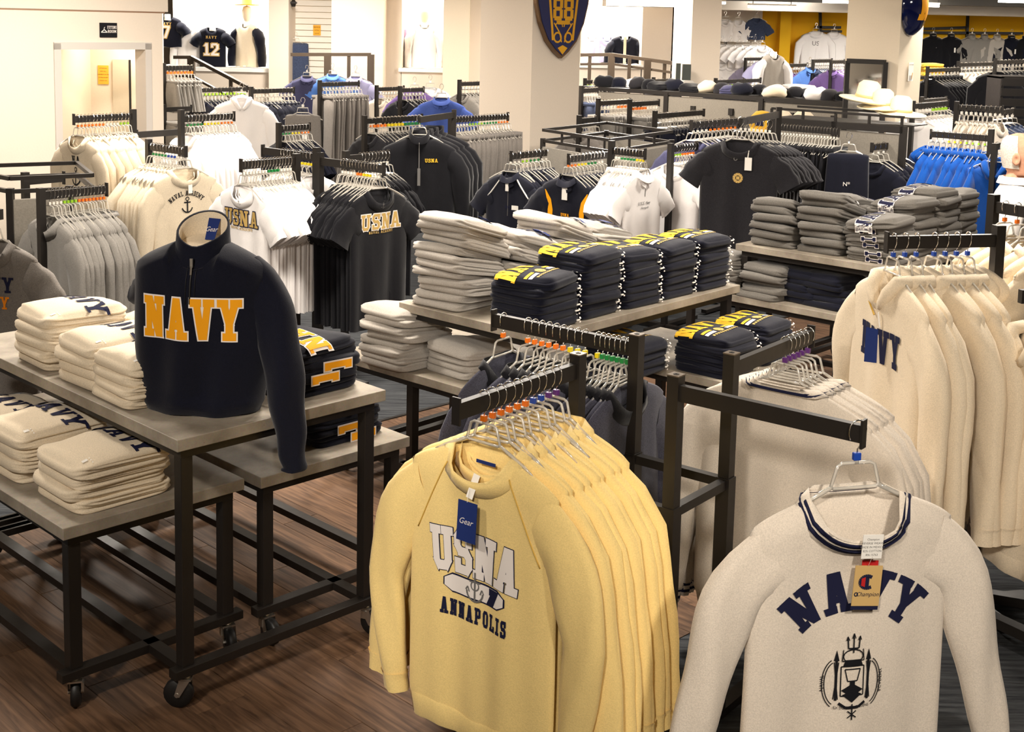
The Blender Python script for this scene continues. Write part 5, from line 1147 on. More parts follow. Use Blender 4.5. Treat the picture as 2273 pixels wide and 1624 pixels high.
# cream hoodies, right
PQ = math.radians(13); DQ = dirs_for(PQ)
s_, dv, L = run('Q1', 'black rack with cream NAVY hoodies at the right', (2206, 519), 5.0, 'r', 1968, None, psi=PQ, topup=.035)
def pr_hood(t, B):
    on(t, B, words('NAVY', .13, .12, .56, .003)[0], 'navy', -.50, .004, cell=.012)
    m = MB(); m.tube([B.front(.02, z, .006) for z in (-.30, -.36)], .003, 5); m.obj('tag_cord', INK['paper'], t)
    m = MB(); c = B.front(.03, -.45, .02); m.add([(.005, c[1] - .04, -.36), (.03, c[1] - .002, -.365), (.03, c[1] - .0, -.50), (.003, c[1] - .04, -.50)], [(0, 1, 2, 3)]); m.obj('hang_tag', INK['blue'], t)
    m = MB(); m.tube([B.front(-.06 + .01 * k, -.27 - .012 * k, .006) for k in range(5)], .004, 5); m.obj('neck_seam', INK['seam'], t)
for i in range(7):
    p = s_ + dv * (L * (.93 - .105 * i - (.06 if i > 2 else 0))); rz = PQ - math.pi / 2 + (-.05, .02, -.05, .08, -.03, .04, .0)[i]
    t, B = garment_full('hoodie', 'hood', FB['cream'], FB['cream'], 60 + i % 3, (p.x, p.y, s_.z), rz, 'cream hoodie with navy NAVY letters, at the front of the row' if i == 0 else 'cream hoodie, %s from the front of the row' % ORD[i], 'hoodie', 'cream hoodies on the right rack', 0 if i == 0 else 1, W=.62, L=.90, sl=1.25)
    if i == 0: pr_hood(t, B)
    hanger_near((p.x, p.y, s_.z + .004), rz, 'blue', 'clear hanger with blue clip, holding the %s cream hoodie' % ORD[i], 'clear hangers with cream hoodies')
s2, dv2, L2 = run('Q1', '', (2213, 447), 5.7, 'l', 2420, None, psi=math.radians(30), topup=.03)
for i in range(6):
    p = s2 + dv2 * (L2 * (.1 + .14 * i)); 
    t, B = garment_full('sweatshirt', 'sweat', FB['cream'], FB['cream'], 63 + i % 3, (p.x, p.y, s2.z), math.radians(26), 'cream sweatshirt behind the rack post, %s along the far arm' % ORD[i], 'sweatshirt', 'cream sweatshirts behind the post', 1, W=.62, L=.8)
    hanger_near((p.x, p.y, s2.z + .004), math.radians(26), 'orange', 'clear hanger with orange clip, %s along the far cream arm' % ORD[i], 'clear hangers with orange clips')
s3 = aty(2330, 640, 4.6); d3 = Vector((math.cos(.23), math.sin(.23), 0))
m = MB(); m.beam((-.12, -.03, -.026), tuple(d3 * .7 + Vector((0, 0, -.026))), .024, .05); e = d3 * .7; m.box(e.x - .02, e.x + .02, e.y - .02, e.y + .02, -s3.z, .03)
m.box(-.36, -.32, .40, .44, -s3.z, -.3); m.box(-.18, -.14, .12, .16, -s3.z, -.3); m.beam((-.34, .42, -s3.z + .12), (.1, -.25, -s3.z + .12), .05, .04); m.beam((-.34, .42, -s3.z + .32), (-.16, .14, -s3.z + .32), .03, .03); m.beam((-.5, .6, -s3.z + .05), (e.x, e.y, -s3.z + .05), .05, .04)
tag(m.obj('clothes_rack', BLACK, None, s3), 'black rack at the right edge under the long cream hoodies', 'rack')
for i in range(5):
    p = s3 + d3 * (.08 * i - .06)
    t, B = garment_full('hoodie', 'hood', FB['cream'], FB['cream'], 60 + i % 3, (p.x, p.y, s3.z), math.radians(-77), 'long cream hoodie at the right edge, %s in its row' % ORD[i], 'hoodie', 'long cream hoodies at the right edge', 0 if i == 0 else 1, W=.62, L=.92, sl=1.2)
# ---------------------------------------------------------------- back of the shop: walls, niches, columns
YB = 21.0
def ux(u, v=100, Y=YB): return aty(u, v, Y).x
def zv(u, v, Y=YB): return aty(u, v, Y).z
SLAT = wallmat('slat_board', S(245, 238, 226), .02)
NICHE = wallmat('niche_paint', S(252, 250, 244), .01)
def wall(name, u0, u1, z0, z1, Y=YB, th=.15, m=None, parent=None):
    x0, x1 = ux(u0, 100, Y), ux(u1, 100, Y); return slab(name, x0, x1, Y, Y + th, z0, z1, m or WALLM)
ZN0 = zv(480, 150); ZC_ = 3.3
wall('wall_back', -700, 357, 0, ZC_); 
wall('wall_back_under_niche', 357, 597, 0, ZN0); wall('wall_back_pier', 596, 640, 0, ZC_, YB - .3, 1.65)
wall('wall_back_opening_top', 640, 735, 3.0, ZC_); wall('wall_back_column', 735, 850, 0, ZC_, YB - .5, .7); wall('wall_back_pier', 850, 891, 0, ZC_, YB, 1.35)
ZN2 = zv(940, 152); wall('wall_back_under_niche', 890, 985, 0, ZN2); wall('wall_back_pier', 983, 1041, 0, ZC_, YB - .4, 1.75, WALLC); wall('wall_back_strip', 1041, 1290, 0, ZC_, YB, 1.35)
ZN3 = zv(1350, 143); wall('wall_back_under_niche', 1290, 1426, 0, ZN3); wall('wall_back_pier', 1424, 1512, 0, ZC_, YB, 1.35)
def niche(n, u0, u1, zb, depth=1.3):
    x0, x1 = ux(u0), ux(u1); t = empty('window_%d' % n, ((x0 + x1) / 2, YB, zb)); t['kind'] = 'structure'; w = (x1 - x0) / 2; h = 3.25 - zb
    MB().box(-w - .02, w + .02, depth, depth + .05, -.05, h).obj('niche_back', NICHE, t)
    MB().box(-w - .02, w + .02, -.05, depth, -.06, 0).obj('niche_sill', NICHE, t)
    MB().box(-w - .02, w + .02, .15, depth, h - .04, h).obj('niche_top', NICHE, t)
    area(((x0 + x1) / 2, YB + .55, 3.15), w * 1.6, 95 * w, (1, .96, .9), size_y=.5)
    return t, w
niche(1, 340, 597, ZN0); niche(2, 888, 987, ZN2); niche(3, 1280, 1426, ZN3)
def fbox(name, label, cat, c, sx, sy, sz, m, group=None, bev=.01, rz=0):
    o = MB().box(-sx / 2, sx / 2, -sy / 2, sy / 2, 0, sz).obj(name, m, None, c, rz, bevel=bev); tag(o, label, cat, group); return o
# slat wall in the opening
t = empty('wall_slat', (ux(690), YB + .35, 0)); t['kind'] = 'structure'; w = (ux(740) - ux(636)) / 2
for k in range(26): MB().box(-w, w, 0, .03, .55 + k * .1, .55 + k * .1 + .088).obj('slat', SLAT, t)
MB().box(-w, w, .03, .06, .2, 3.2).obj('slat_backing', WALLC, t)
def notice(u, v, Y, w, h, m, label, rows, rz=0, ink='black'):
    p = aty(u, v, Y); o = MB().box(-w / 2, w / 2, -.004, 0, -h / 2, h / 2).obj('notice', INK[m], None, p, rz); tag(o, label, 'sign')
    q = MB()
    for k, (txt, hh) in enumerate(rows): drape(q, shift(fonttext(txt, hh), 0, h * .5 - h * (.22 + .6 * k / max(len(rows) - 1, 1)) - hh * .3), lambda a, b, kk: (a, -.006, b), 0, .2)
    q.obj('lettering', INK[ink], o); return o
notice(703, 67, YB + .34, .125, .17, 'notice', 'orange paper notice on the white slat wall', [('NOTICE', .03), ('FITTING', .02), ('ROOMS', .02)])
p = aty(651, 8, YB - .1); m = MB(); m.box(-.05, .05, -.05, .05, .0, .03); m.tube([(0, 0, .03), (.03, 0, .25)], .012, 6); m.lathe([(.03, -.05), (.05, .02), (.02, .06)], 10); tag(m.obj('track_lamp', BLACK, None, p), 'small black track lamp above the slat wall opening', 'lamp')
# columns
def column(name, u0, um, u1, Y, yaw, m):
    a = math.radians(yaw); e = aty(um, 200, Y); Rv = Vector((math.cos(a), math.sin(a), 0)); Lv = Vector((-math.sin(a), math.cos(a), 0))
    wr = run_to(Vector((e.x, e.y, 1.9)), Rv, u1, 4); wl = run_to(Vector((e.x, e.y, 1.9)), Lv, u0, 4)
    o = MB().box(0, wr, 0, wl, 0, 3.3).obj(name, m, None, (e.x, e.y, 0), a); o['kind'] = 'structure'; return e, Rv, Lv, wr, wl, o
c1, c1R, c1L, c1r, c1l, _o = column('column_main', 1065, 1178, 1286, 13.3, 40, WALLM)
column('column_middle', 1492, 1530, 1597, 18.0, 24, WALLM)
c3, c3R, c3L, c3r, c3l, _o = column('column_right', 1874, 1990, 2043, 13.6, 52, WALLC)
# fitting room block on the left
aW = math.radians(47); Rw = Vector((math.cos(aW), math.sin(aW), 0)); eW = aty(362, 200, 12.0); eW = Vector((eW.x, eW.y, 0)); Nw = Vector((math.sin(aW), -math.cos(aW), 0))
d0, d1 = 1.075, .135      # door opening: distance from the corner back along the wall
zD = 2.08
def wp(name, a, b, z0, z1, th=.16, m=None, off=0): return slab(name, -a, -b, off, off + th, z0, z1, m or WALLM, 'structure', aW, (eW.x, eW.y, 0))
wp('wall_fitting_left', 8, d0, 0, 2.36); wp('wall_fitting_over_door', d0, d1, zD, 2.36); wp('wall_fitting_right', d1, 0, 0, 2.36); wp('wall_fitting_upper', 8, -.06, 2.375, 3.3, .2)
wp('trim_1', 8, -.03, 2.36, 2.376, .15, mat('trim_brown', S(150, 120, 96), .7), .004); _e = MB().beam((eW.x - .085, eW.y + .02, 1.18), (eW.x - .085 - .295 * 3, eW.y + 3.02, 1.18), .1, 2.36).obj('wall_fitting_end', WALLM); _e['kind'] = 'structure'  # brown trim strip between the lower and upper wall
t = empty('door_1', (eW.x, eW.y, 0), aW); t['kind'] = 'structure'; FRM = mat('door_frame_paint', S(205, 198, 190), .5)
for x0, x1 in ((-d0 - .01, -d0 + .055), (-d1 - .055, -d1 + .01)): MB().box(x0, x1, -.012, .17, 0, zD).obj('door_frame', FRM, t)
MB().box(-d0 - .01, -d1 + .01, -.012, .17, zD - .055, zD + .01).obj('door_frame', FRM, t)
jl = eW - Rw * d0 - Nw * .17; YI = jl.y + 1.2
slab('wall_fitting_inner_left', jl.x - .1, jl.x, jl.y, YI + .1, 0, 2.36, WALLC); slab('wall_fitting_inner_back', jl.x - .1, eW.x - .2, YI, YI + .1, 0, 2.36, WALLC)
slab('ceiling_fitting', jl.x - .1, eW.x - .2, jl.y + .9, YI + .1, 2.34, 2.36, WALLC)
x0, x1 = aty(252, 200, YI).x, aty(291, 200, YI).x; zt0 = aty(270, 132, YI).z
o = slab('door_2', x0, x1, YI - .03, YI - .001, 0, zt0, wallmat('inner_door', S(196, 184, 160))); MB().box(x1 - .012, x1 + .008, YI - .036, YI - .031, 0, zt0).obj('door_gap', BLACK, o)
area((jl.x + .55, jl.y + .85, 2.3), .3, 9)
p = aty(229, 166, YI - .006); o = MB().box(-.052, .052, -.004, 0, -.092, .092).obj('notice', INK['notice'], None, p); tag(o, 'orange paper notice taped inside the fitting room doorway', 'sign')
q = MB()
for k, tx in enumerate(('ATTENTION', 'LIMIT OF 6', 'GARMENTS IN THE', 'FITTING ROOM', 'THANK YOU')): drape(q, shift(fonttext(tx, .013), 0, .06 - k * .030), lambda a, b, kk: (a, -.006, b), 0, .3)
q.obj('lettering', INK['black'], o)
p = eW + Rw * -.56 + Nw * .002; o = MB().box(-.085, .085, -.012, 0, -.065, .065).obj('fitting_room_sign', INK['black'], None, (p.x, p.y, 2.20), aW, bevel=.002); tag(o, 'small black FITTING ROOM sign with hanger symbol above the door', 'sign')
q = MB(); drape(q, shift(words('FITTING', .026, .1, .6)[0], .032, .012) + shift(words('ROOM', .026, .12, .8)[0], .032, -.024) + stroke([(-.075, -.02), (-.045, .004), (-.015, -.02), (-.075, -.02)], .007) + stroke([(-.045, .004), (-.045, .018), (-.038, .026)], .005), lambda a, b, k: (a, -.0135, b), 0, .1)
q.obj('lettering', INK['white'], o)
# stair with handrails behind the skirts, and the raised walkway rails
def railing(pts, posts, label, m=BLACK, r=.028, lower=.28):
    o = Vector(pts[0]); t = empty('handrail', (o.x, o.y, 0)); z0 = Vector((o.x, o.y, 0))
    for k in range(len(pts) - 1):
        a, b = Vector(pts[k]) - z0, Vector(pts[k + 1]) - z0
        MB().beam(a, b, .06, .05).obj('top_rail', m, t); MB().beam(a - Vector((0, 0, lower)), b - Vector((0, 0, lower)), .045, .035).obj('lower_rail', m, t)
    for p_, w_ in posts:
        q_ = Vector(p_) - z0; MB().box(q_.x - w_, q_.x + w_, q_.y - w_, q_.y + w_, .05, q_.z).obj('post', m, t)
    tag(t, label, 'railing'); return t
BRN = mat('bronze_rail', S(70, 58, 46), .45, .2)
A = [aty(u, v, Y) for u, v, Y in ((385, 127, 19.2), (424, 127, 19.2), (562, 200, 18.4))]
railing([tuple(a) for a in A], [(tuple(A[1]), .05), (tuple(aty(512, 176, 18.7)), .025)], 'dark stair handrail sloping down beside the fitting rooms', BRN)
A = [aty(u, v, Y) for u, v, Y in ((645, 121, 19.6), (823, 121, 19.6))]
railing([tuple(a) for a in A], [(tuple(aty(727, 121, 19.6)), .05), (tuple(aty(774, 121, 19.6)), .025), (tuple(A[1]), .05)], 'dark railing with square posts in front of the slat wall', BRN, lower=.5)
A = [aty(u, v, Y) for u, v, Y in ((1288, 122, 19.4), (1357, 121, 19.4), (1500, 141, 18.9))]
railing([tuple(a) for a in A], [(tuple(aty(1309, 122, 19.4)), .025), (tuple(A[1]), .05), (tuple(aty(1397, 126.5, 19.2)), .025), (tuple(aty(1437, 132.5, 19.1)), .05), (tuple(aty(1475, 138, 19.0)), .025)], 'dark railing right of the main column', BRN, lower=.14)
# garments hung at the rails and on the slat wall
face(681, 146, 18.6, 'polo', 'slate', 'slate', 3, 'dark purple polo shirt hanging at the railing', lod=2); face(738, 142, 18.6, 'polo', 'sky', 'sky', 0, 'sky blue polo shirt hanging at the railing', lod=2); face(789, 147, 18.6, 'polo', 'lav', 'lav', 0, 'pale lavender polo shirt hanging at the railing', lod=2)
face(656, 72, YB + .1, 'shorts', 'denim', 'black', 0, 'dark plaid skirt on the slat wall', kw=dict(W=.42, L=.95), lod=2); face(651, 72, YB + .05, 'pants', 'navy', 'navy', 0, 'dark navy trousers beside the plaid skirt', lod=2, hang=False) if False else None
face(980, 188, 14.6, 'polo', 'royal', 'royal', -8, 'royal blue polo shirt facing forward in the back', lod=1, kw=dict(W=.56, L=.62)); face(920, 172, 16.4, 'polo', 'purple', 'purple', 20, 'purple polo shirt in the back', lod=2)
face(536, 186, 13.9, 'hood', 'white', 'white', 14, 'white hoodie facing the aisle by the stair', lod=1); face(955, 168, 16.5, 'tee', 'white', 'white', 10, 'white t-shirt behind the blue polo', lod=2)
face(672, 218, 13.0, 'shorts', 'mgrey', 'grey', 2, 'grey sweat shorts facing forward with white tag', lambda t, B: (lambda m: (m.box(-.0, .05, B.front(.02, -.4, .01)[1] - .005, B.front(.02, -.4, .01)[1], -.46, -.34), m.obj('hang_tag', INK['paper'], t)))(MB()), kw=dict(W=.36, L=.62, fa=.01))
# window display figures
def bust(u, v, Y, cloth, trim, label, style='tee', num=None, yaw=0, head=False, kw={}, extra=None):
    """torso form standing at the pixel row v"""
    p = aty(u, v, Y); t = empty('display_form', p, math.radians(yaw)); L = kw.get('L', .62)
    B = Body(style, int(u) % 7, W=kw.get('W', .48), L=L, th=.10, zn=L + kw.get('lift', 0), fa=.006); B.pw = 2.4; B.nko = -.3
    B.build(MB(), 23, 20).obj('shirt', FB[cloth], t, smooth=True, weld=3e-4)
    for sg in (-1, 1): sleeve(MB(), B, sg, 3, 8, 10, fat=1).obj('sleeve', FB[trim], t, smooth=True)
    m = MB(); m.lathe([(.055, L - .06), (.05, L + .04), (.0, L + .045)], 12); m.lathe([(.10, 0), (.10, .02), (.0, .02)], 14); m.tube([(0, 0, 0), (0, 0, .2)], .02, 6); m.obj('form', INK['paper'], t, smooth=True)
    if head:
        m = MB(); m.lathe([(.001, L + .30), (.06, L + .28), (.085, L + .20), (.075, L + .11), (.05, L + .05), (.05, L - .02)], 14); m.obj('head', FB['cream'], t, smooth=True)
    if num:
        for o_, i_, f_ in ((.014, 'tan', .004), (.0, 'white', .006)): on(t, B, words(num, .20, .12, .85, o_)[0], i_, L * .30, f_, 'number', .04)
        on(t, B, words('NAVY', .045, .2, .9)[0], 'tan', L * .72, .004)
    tag(t, label, 'mannequin'); return t, B
bust(472, 149, YB + .35, 'navy', 'navy', 'navy jersey with number 12 on a form in the lit window', num='12', kw=dict(W=.44, L=.66))
bust(424, 148, YB + .5, 'white', 'white', 'pale shirt on a form behind the handrail in the lit window', 'lstee', kw=dict(W=.46, L=.66))
bust(372, 104, YB + .4, 'navy', 'navy', 'navy t-shirt with white figure print at the left of the lit window', kw=dict(W=.46, L=.5), num='7')
bust(548, 148, YB + .45, 'cream', 'navy', 'figure in a straw hat, cream top and navy vest in the lit window', 'lstee', head=True, kw=dict(W=.42, L=.72), yaw=-20)
p = aty(548, 148, YB + .45); m = MB(); m.lathe([(.20, 1.02), (.21, 1.03), (.09, 1.04), (.085, 1.13), (.05, 1.16), (.0, 1.165)], 18); tag(m.obj('straw_hat', FB['cap'], None, p, smooth=True), 'straw hat on the window display figure', 'hat')
bust(940, 150, YB + .45, 'white', 'white', 'white shirt on a form in the middle lit window', 'lstee', head=True, kw=dict(W=.42, L=.72), yaw=10)
m = MB(); pp_ = aty(899, 148, YB + .5); m.beam((0, 0, 0), (0, 0, .62), .10, .04); tag(m.obj('lilac_banner', mat('lilac', S(190, 160, 195), .7), None, pp_), 'lilac panel at the left of the middle lit window', 'panel')
bust(1385, 141, YB + .5, 'navy', 'navy', 'navy jacket open over yellow lining on a form in the right lit window', 'lstee', kw=dict(W=.46, L=.46)); p = aty(1385, 141, YB + .36); tag(MB().box(-.02, .025, -.01, .01, .0, .44).obj('yellow_scarf', FB['cream'], None, p), 'pale yellow lining strip on the navy jacket form', 'scarf')
bust(1345, 138, YB + .6, 'lav', 'lav', 'pale lavender shirt on a form in the right lit window', 'lstee', kw=dict(W=.4, L=.42)); bust(1312, 138, YB + .6, 'white', 'white', 'white shirt on a form at the left of the right lit window', 'lstee', kw=dict(W=.38, L=.42))
# shield on the main column's right face
def on_face(c, Rv, Lv, wr, f, z): return Vector((c.x, c.y, 0)) + Rv * wr * f + Vector((0, 0, z))
a1 = math.atan2(c1R.y, c1R.x); pS = aty(1241, 30, 13.3 + .42); zS = pS.z
base = Vector((c1.x, c1.y, 0)) + c1R * (c1r * .52) - c1L * .02
t = empty('shield', (base.x, base.y, zS), a1); tag(t, 'navy shield with gold 88 crest hanging high on the white column', 'emblem')
def shield(s, y, th):
    prof = [(-.37, .45), (.37, .45), (.385, .25), (.365, .10), (.31, -.10), (.21, -.29), (.10, -.40), (0, -.47), (-.10, -.40), (-.21, -.29), (-.31, -.10), (-.365, .10), (-.385, .25)]
    V = [(x * s, y, z * s) for x, z in prof] + [(x * s, y - th, z * s) for x, z in prof]; n = len(prof)
    return MB().add(V, [tuple(range(n)), tuple(range(n, 2 * n))[::-1]] + [(i, (i + 1) % n, n + (i + 1) % n, n + i) for i in range(n)])
shield(1, 0, .05).obj('bronze_edge', mat('bronze', S(110, 84, 58), .4, .5), t); shield(.93, -.03, .03).obj('navy_field', mat('shield_navy', S(22, 30, 84), .35), t)
GO = mat('gold_leaf', S(232, 172, 34), .35, .3)
def gp(Q, nm, y=-.062): q = MB(); drape(q, Q, lambda a, b, k: (a, y - .0001 * k, b), 0, .3); return q.obj(nm, GO, t)
gp(shift(words('8', .235, .1, .75, .004)[0], -.075, -.07), 'numeral'); gp(shift(words('8', .235, .1, .75, .004)[0], .075, -.07), 'numeral')
gp([_r4(-.19, .24, .19, .40)] + circ(0, .25, .16, .05, 14, math.pi, 2 * math.pi, .08), 'crest_band')
for sg in (-1, 1):
    gp(stroke([(sg * .22, .36), (sg * .20, .2), (sg * .175, 0), (sg * .155, -.14), (sg * .14, -.28)], .03), 'scroll'); gp(circ(sg * .075, -.25, .05, .02, 14) + circ(sg * .06, -.14, .05, .014, 10, 0, math.pi) + stroke([(sg * .13, -.1), (sg * .05, -.2), (sg * .02, -.3)], .015), 'scroll')
gp([[(-.07, -.36), (0, -.43), (.07, -.36), (0, -.33)], [(-.10, -.075), (.10, -.075), (.08, -.115), (-.08, -.115)]] + circ(0, .19, .03, .03, 10), 'crest_band')
# navy dome sign with gold N on the right column
pB_ = aty(2022, 14, 13.75); base = Vector((c3.x, c3.y, 0)) + c3R * (c3r * .36) - c3L * .02
t = empty('dome_sign', (base.x, base.y, pB_.z), math.atan2(c3R.y, c3R.x)); tag(t, 'glossy navy dome sign with a gold N on the right column', 'sign')
m = MB(); m.lathe([(.0, .15), (.12, .135), (.22, .09), (.275, .03), (.285, .0)], 28, 0, Matrix.Scale(1.12, 4, (0, 0, 1)) @ Matrix.Rotation(math.pi / 2, 4, 'X')); m.obj('dome', mat('gloss_navy', S(14, 20, 60), .08), t, smooth=True)
q = MB(); drape(q, shift(words('N', .27, 0, .85, .012)[0], .0, -.135), lambda a, b, k: (a, -.155 + 1.55 * (a * a + (b / 1.12) ** 2) - .004, b), 0, .03); q.obj('lettering', INK['gold'], t)
p = Vector((c3.x, c3.y, 0)) + c3R * (c3r * .5) - c3L * .012; pz = aty(2004, 160, 13.7).z; o = MB().box(-.07, .07, -.004, 0, -.1, .1).obj('poster', INK['paper'], None, (p.x, p.y, pz), math.atan2(c3R.y, c3R.x)); tag(o, 'white paper poster below the dome sign', 'sign')
q = MB(); drape(q, shift(fonttext('SHOP ONLINE', .02), 0, .07) + [_r4(-.05, -.09 + k * .014, .03, -.084 + k * .014) for k in range(4)], lambda a, b, k: (a, -.006, b), 0, .3); q.obj('lettering', INK['grey'], o)
q = MB(); drape(q, [[(.02, -.08), (.035, -.08), (.055, -.01), (.04, -.01)]], lambda a, b, k: (a, -.006, b), 0, .3); q.obj('mark', INK['gold'], o)
# mirror leaning on the right column's left face
aL = math.atan2(c3L.y, c3L.x); m0 = aty(1970, 200, 13.35)
a_ = Vector((c3.x, c3.y, 0)) + c3L * (c3l * .22) - c3R * .03; b_ = Vector((c3.x, c3.y, 0)) + c3L * (c3l * .93) - c3R * .03
zt_, zb_ = aty(1928, 137, 13.7).z, .25
t = empty('mirror', tuple((a_ + b_) / 2)); tag(t, 'tall mirror in black frame on the right column', 'mirror'); oo = (a_ + b_) / 2
h0, h1 = a_ - oo, b_ - oo
MB().beam(h0 + Vector((0, 0, (zt_ + zb_) / 2)), h1 + Vector((0, 0, (zt_ + zb_) / 2)), .01, zt_ - zb_).obj('mirror_glass', mat('mirror_glass', (.62, .62, .6, 1), .03, 1.0), t)
for zz in (zt_, zb_): MB().beam(h0 + Vector((0, 0, zz)), h1 + Vector((0, 0, zz)), .05, .05).obj('frame', BLACK, t)
for hh in (h0, h1): MB().beam(hh + Vector((0, 0, zb_)), hh + Vector((0, 0, zt_)), .05, .05, 0, (1, 0, 0)).obj('frame', BLACK, t)
p = Vector(aty(1516, 160, 17.7)); m = MB(); m.box(-.10, -.04, -.03, .03, -.12, .12); m.box(-.01, .10, -.05, .05, -.11, .11); m.box(.0, .09, -.055, -.05, -.02, .06); tag(m.obj('wall_speaker', mat('dark_plastic', S(60, 66, 62), .5), None, p), 'pair of small dark boxes mounted on the middle column', 'speaker')
# ---------------------------------------------------------------- far right: yellow walls, beam, strip lights
YELW = wallmat('yellow_wall', S(246, 190, 30), .02)
YY = 25.0
slab('wall_yellow', aty(1690, 60, YY).x, 16.6, YY, YY + .15, 0, 3.3, YELW)
slab('wall_white_tees', aty(1560, 60, YY - .3).x, aty(1691, 60, YY - .3).x, YY - .3, YY, 0, 3.3, WALLM)
slab('column_yellow', aty(1726, 60, YY - .02).x, aty(1750, 60, YY - .02).x, YY - .25, YY, 0, 3.3, YELW)
slab('wall_side_middle', aty(1512, 60, 21).x - .15, aty(1512, 60, 21).x, 21, 25, 0, 3.3, WALLM)
zb = aty(1800, 26, 23.5).z
slab('trim_2', aty(1560, 26, 23.5).x, 16.6, 23.5, 24.2, zb, 3.3, CEILM)
slab('trim_3', aty(1560, 26, 22.6).x, 16.6, 22.6, 22.9, aty(1800, 5, 22.6).z, 3.3, mat('dark_duct', S(62, 58, 52), .6))
slab('trim_4', aty(1345, 10, 19.5).x, aty(1500, 10, 19.5).x, 19.5, 20.4, aty(1420, 14, 19.5).z, 3.3, CEILM)
TUBE = mat('lamp_tube', (1, 1, 1, 1), .5, emit=(1, .95, .85, 1), estr=9)
for k, (u0, u1, v, Y) in enumerate(((1660, 1766, 14, 22.2), (1826, 1889, 3, 21.4), (2050, 2084, 12, 22.2), (2216, 2290, 2, 21.6), (1594, 1610, 6, 22.4))):
    a, b = aty(u0, v, Y), aty(u1, v, Y); b.z = a.z; c = (a + b) / 2; w = (b - a).length / 2
    t = empty('strip_light', c); MB().box(-w, w, -.03, .03, -.025, .02).obj('lamp_tube', TUBE, t, bevel=.008); MB().box(-w, w, -.05, .05, .02, .05).obj('housing', CEILM, t)
    m = MB(); [m.box(s_ * w * .8 - .006, s_ * w * .8 + .006, -.006, .006, .05, max(3.3 - c.z, .1)) for s_ in (-1, 1)]; m.obj('hanger_rod', BLACK, t)
    tag(t, 'white strip light below the ceiling, %s' % ('left of the right column', 'near the top beside the right column', 'just right of the right column', 'at the top right corner', 'small, at the middle column')[k], 'lamp', 'strip lights')
area((6.5, 22.0, 3.0), 1.2, 120, (1, .95, .86)); area((11.5, 22.2, 3.0), 1.2, 110, (1, .95, .86)); area((4.8, 23.6, 3.2), .8, 60, (1, .97, .92))
def bar_on_wall(pts, label, Y=YY - .1):
    o = aty(pts[0][0], pts[0][1], Y); m = MB()
    for (u0, v0), (u1, v1) in zip(pts[::2], pts[1::2]):
        m.beam(aty(u0, v0, Y) - o, aty(u1, v1, Y) - o, .05, .05)
    m.beam((0, 0, 0), (0, .1, 0), .04, .04); tag(m.obj('wall_rail', BLACK, None, o), label, 'rail')
bar_on_wall([(1820, 26), (1822, 150), (1808, 60), (1866, 61), (1815, 69), (1868, 70)], 'black wall rail with upright on the yellow wall left of the column')
bar_on_wall([(2148, 26), (2142, 165), (2050, 64), (2142, 61), (2046, 72), (2270, 74)], 'black wall rail with upright on the yellow wall right of the column')
def wallface(u, v, st, cl, label, w=.5, L=.7, Y=YY - .4, yaw=0, kw={}, grp=None, pr=None):
    return face(u, v, Y, st, cl, cl, yaw, label, pr, grp, dict(W=w, L=L, **kw), lod=2)
wallface(1812, 52, 'lstee', 'white', 'white long-sleeve top with small print on the yellow wall', .56, .76, yaw=-6, pr=lambda t, B: on(t, B, fonttext('US', .12), 'grey', -.42, .006, 'emblem')); wallface(1852, 54, 'lstee', 'white', 'white long-sleeve top next to the column on the yellow wall', .5, .76)
for k, (u, cl) in enumerate(((2072, 'black'), (2112, 'black'), (2158, 'grey'), (2186, 'grey'), (2214, 'lgrey'), (2246, 'navy'), (2278, 'black'))):
    wallface(u, 62 + k * .8, 'jacket', cl, '%s jacket on the right yellow wall, %s from the column' % ({'black': 'black', 'grey': 'grey', 'lgrey': 'light grey', 'navy': 'navy'}[cl], ORD[k]), .48, .66, grp='jackets on the right yellow wall', pr=(lambda t, B: on(t, B, [_r4(.06, -.06, .09, .03)], 'paper', -.4, .006, 'hang_tag')) if k in (0, 1, 5) else None)
for k, (u, v, cl) in enumerate(((1610, 26, 'white'), (1640, 27, 'white'), (1680, 22, 'denim'))): wallface(u, v, 'tee', cl, '%s t-shirt on the upper wall rail, %s from the middle column' % ('grey-blue' if cl == 'denim' else 'white', ORD[k]), .36, .40, Y=YY - .6, grp='t-shirts on the upper wall rail')
for k, u in enumerate((1603, 1622, 1641, 1658, 1676, 1692)): wallface(u, 80 + k * .4, 'tee', 'white', 'white t-shirt on the lower wall rail, %s from the middle column' % ORD[k], .42, .42, Y=YY - 1.0 - .1 * k, yaw=10, grp='white t-shirts on the lower wall rail')
for k, (u, v) in enumerate(((1603, 122), (1622, 124), (1645, 120))): wallface(u, v, 'tee', 'white', 'white shirt in the bottom wall row, %s from the middle column' % ORD[k], .42, .45, Y=YY - 1.2, grp='white shirts in the bottom wall row')
bar_on_wall([(1597, 67), (1698, 67), (1597, 77), (1698, 78), (1610, 60), (1610, 120), (1676, 64), (1676, 78)], 'black rails of the white t-shirt wall', YY - .55)
run('D1', 'rack of lavender shirts in front of the white t-shirt wall', (1656, 128), 21.5, 'R', 1692, G(style='polo', cloth='lav', n=6, desc='lavender shirt', short='lavender shirt', name='left post of the lavender rack', grp='lavender shirts on the rack'), topup=.0)
face(1708, 108, 20.6, 'polo', 'lav', 'lav', 8, 'large lavender polo facing forward in the far right area', lod=2, kw=dict(W=.56, L=.66))
run('D2', 'rack of striped lilac shirts below the yellow wall', (1746, 142), 20.5, 'R', 1792, G(style='tee', cloth='purple', n=8, desc='lilac shirt', short='lilac shirt', name='left end of the lilac rack', grp='lilac shirts below the yellow wall'), topup=.0)
face(1798, 128, 20.0, 'polo', 'sky', 'sky', 30, 'bright blue polo below the yellow wall', lod=2)
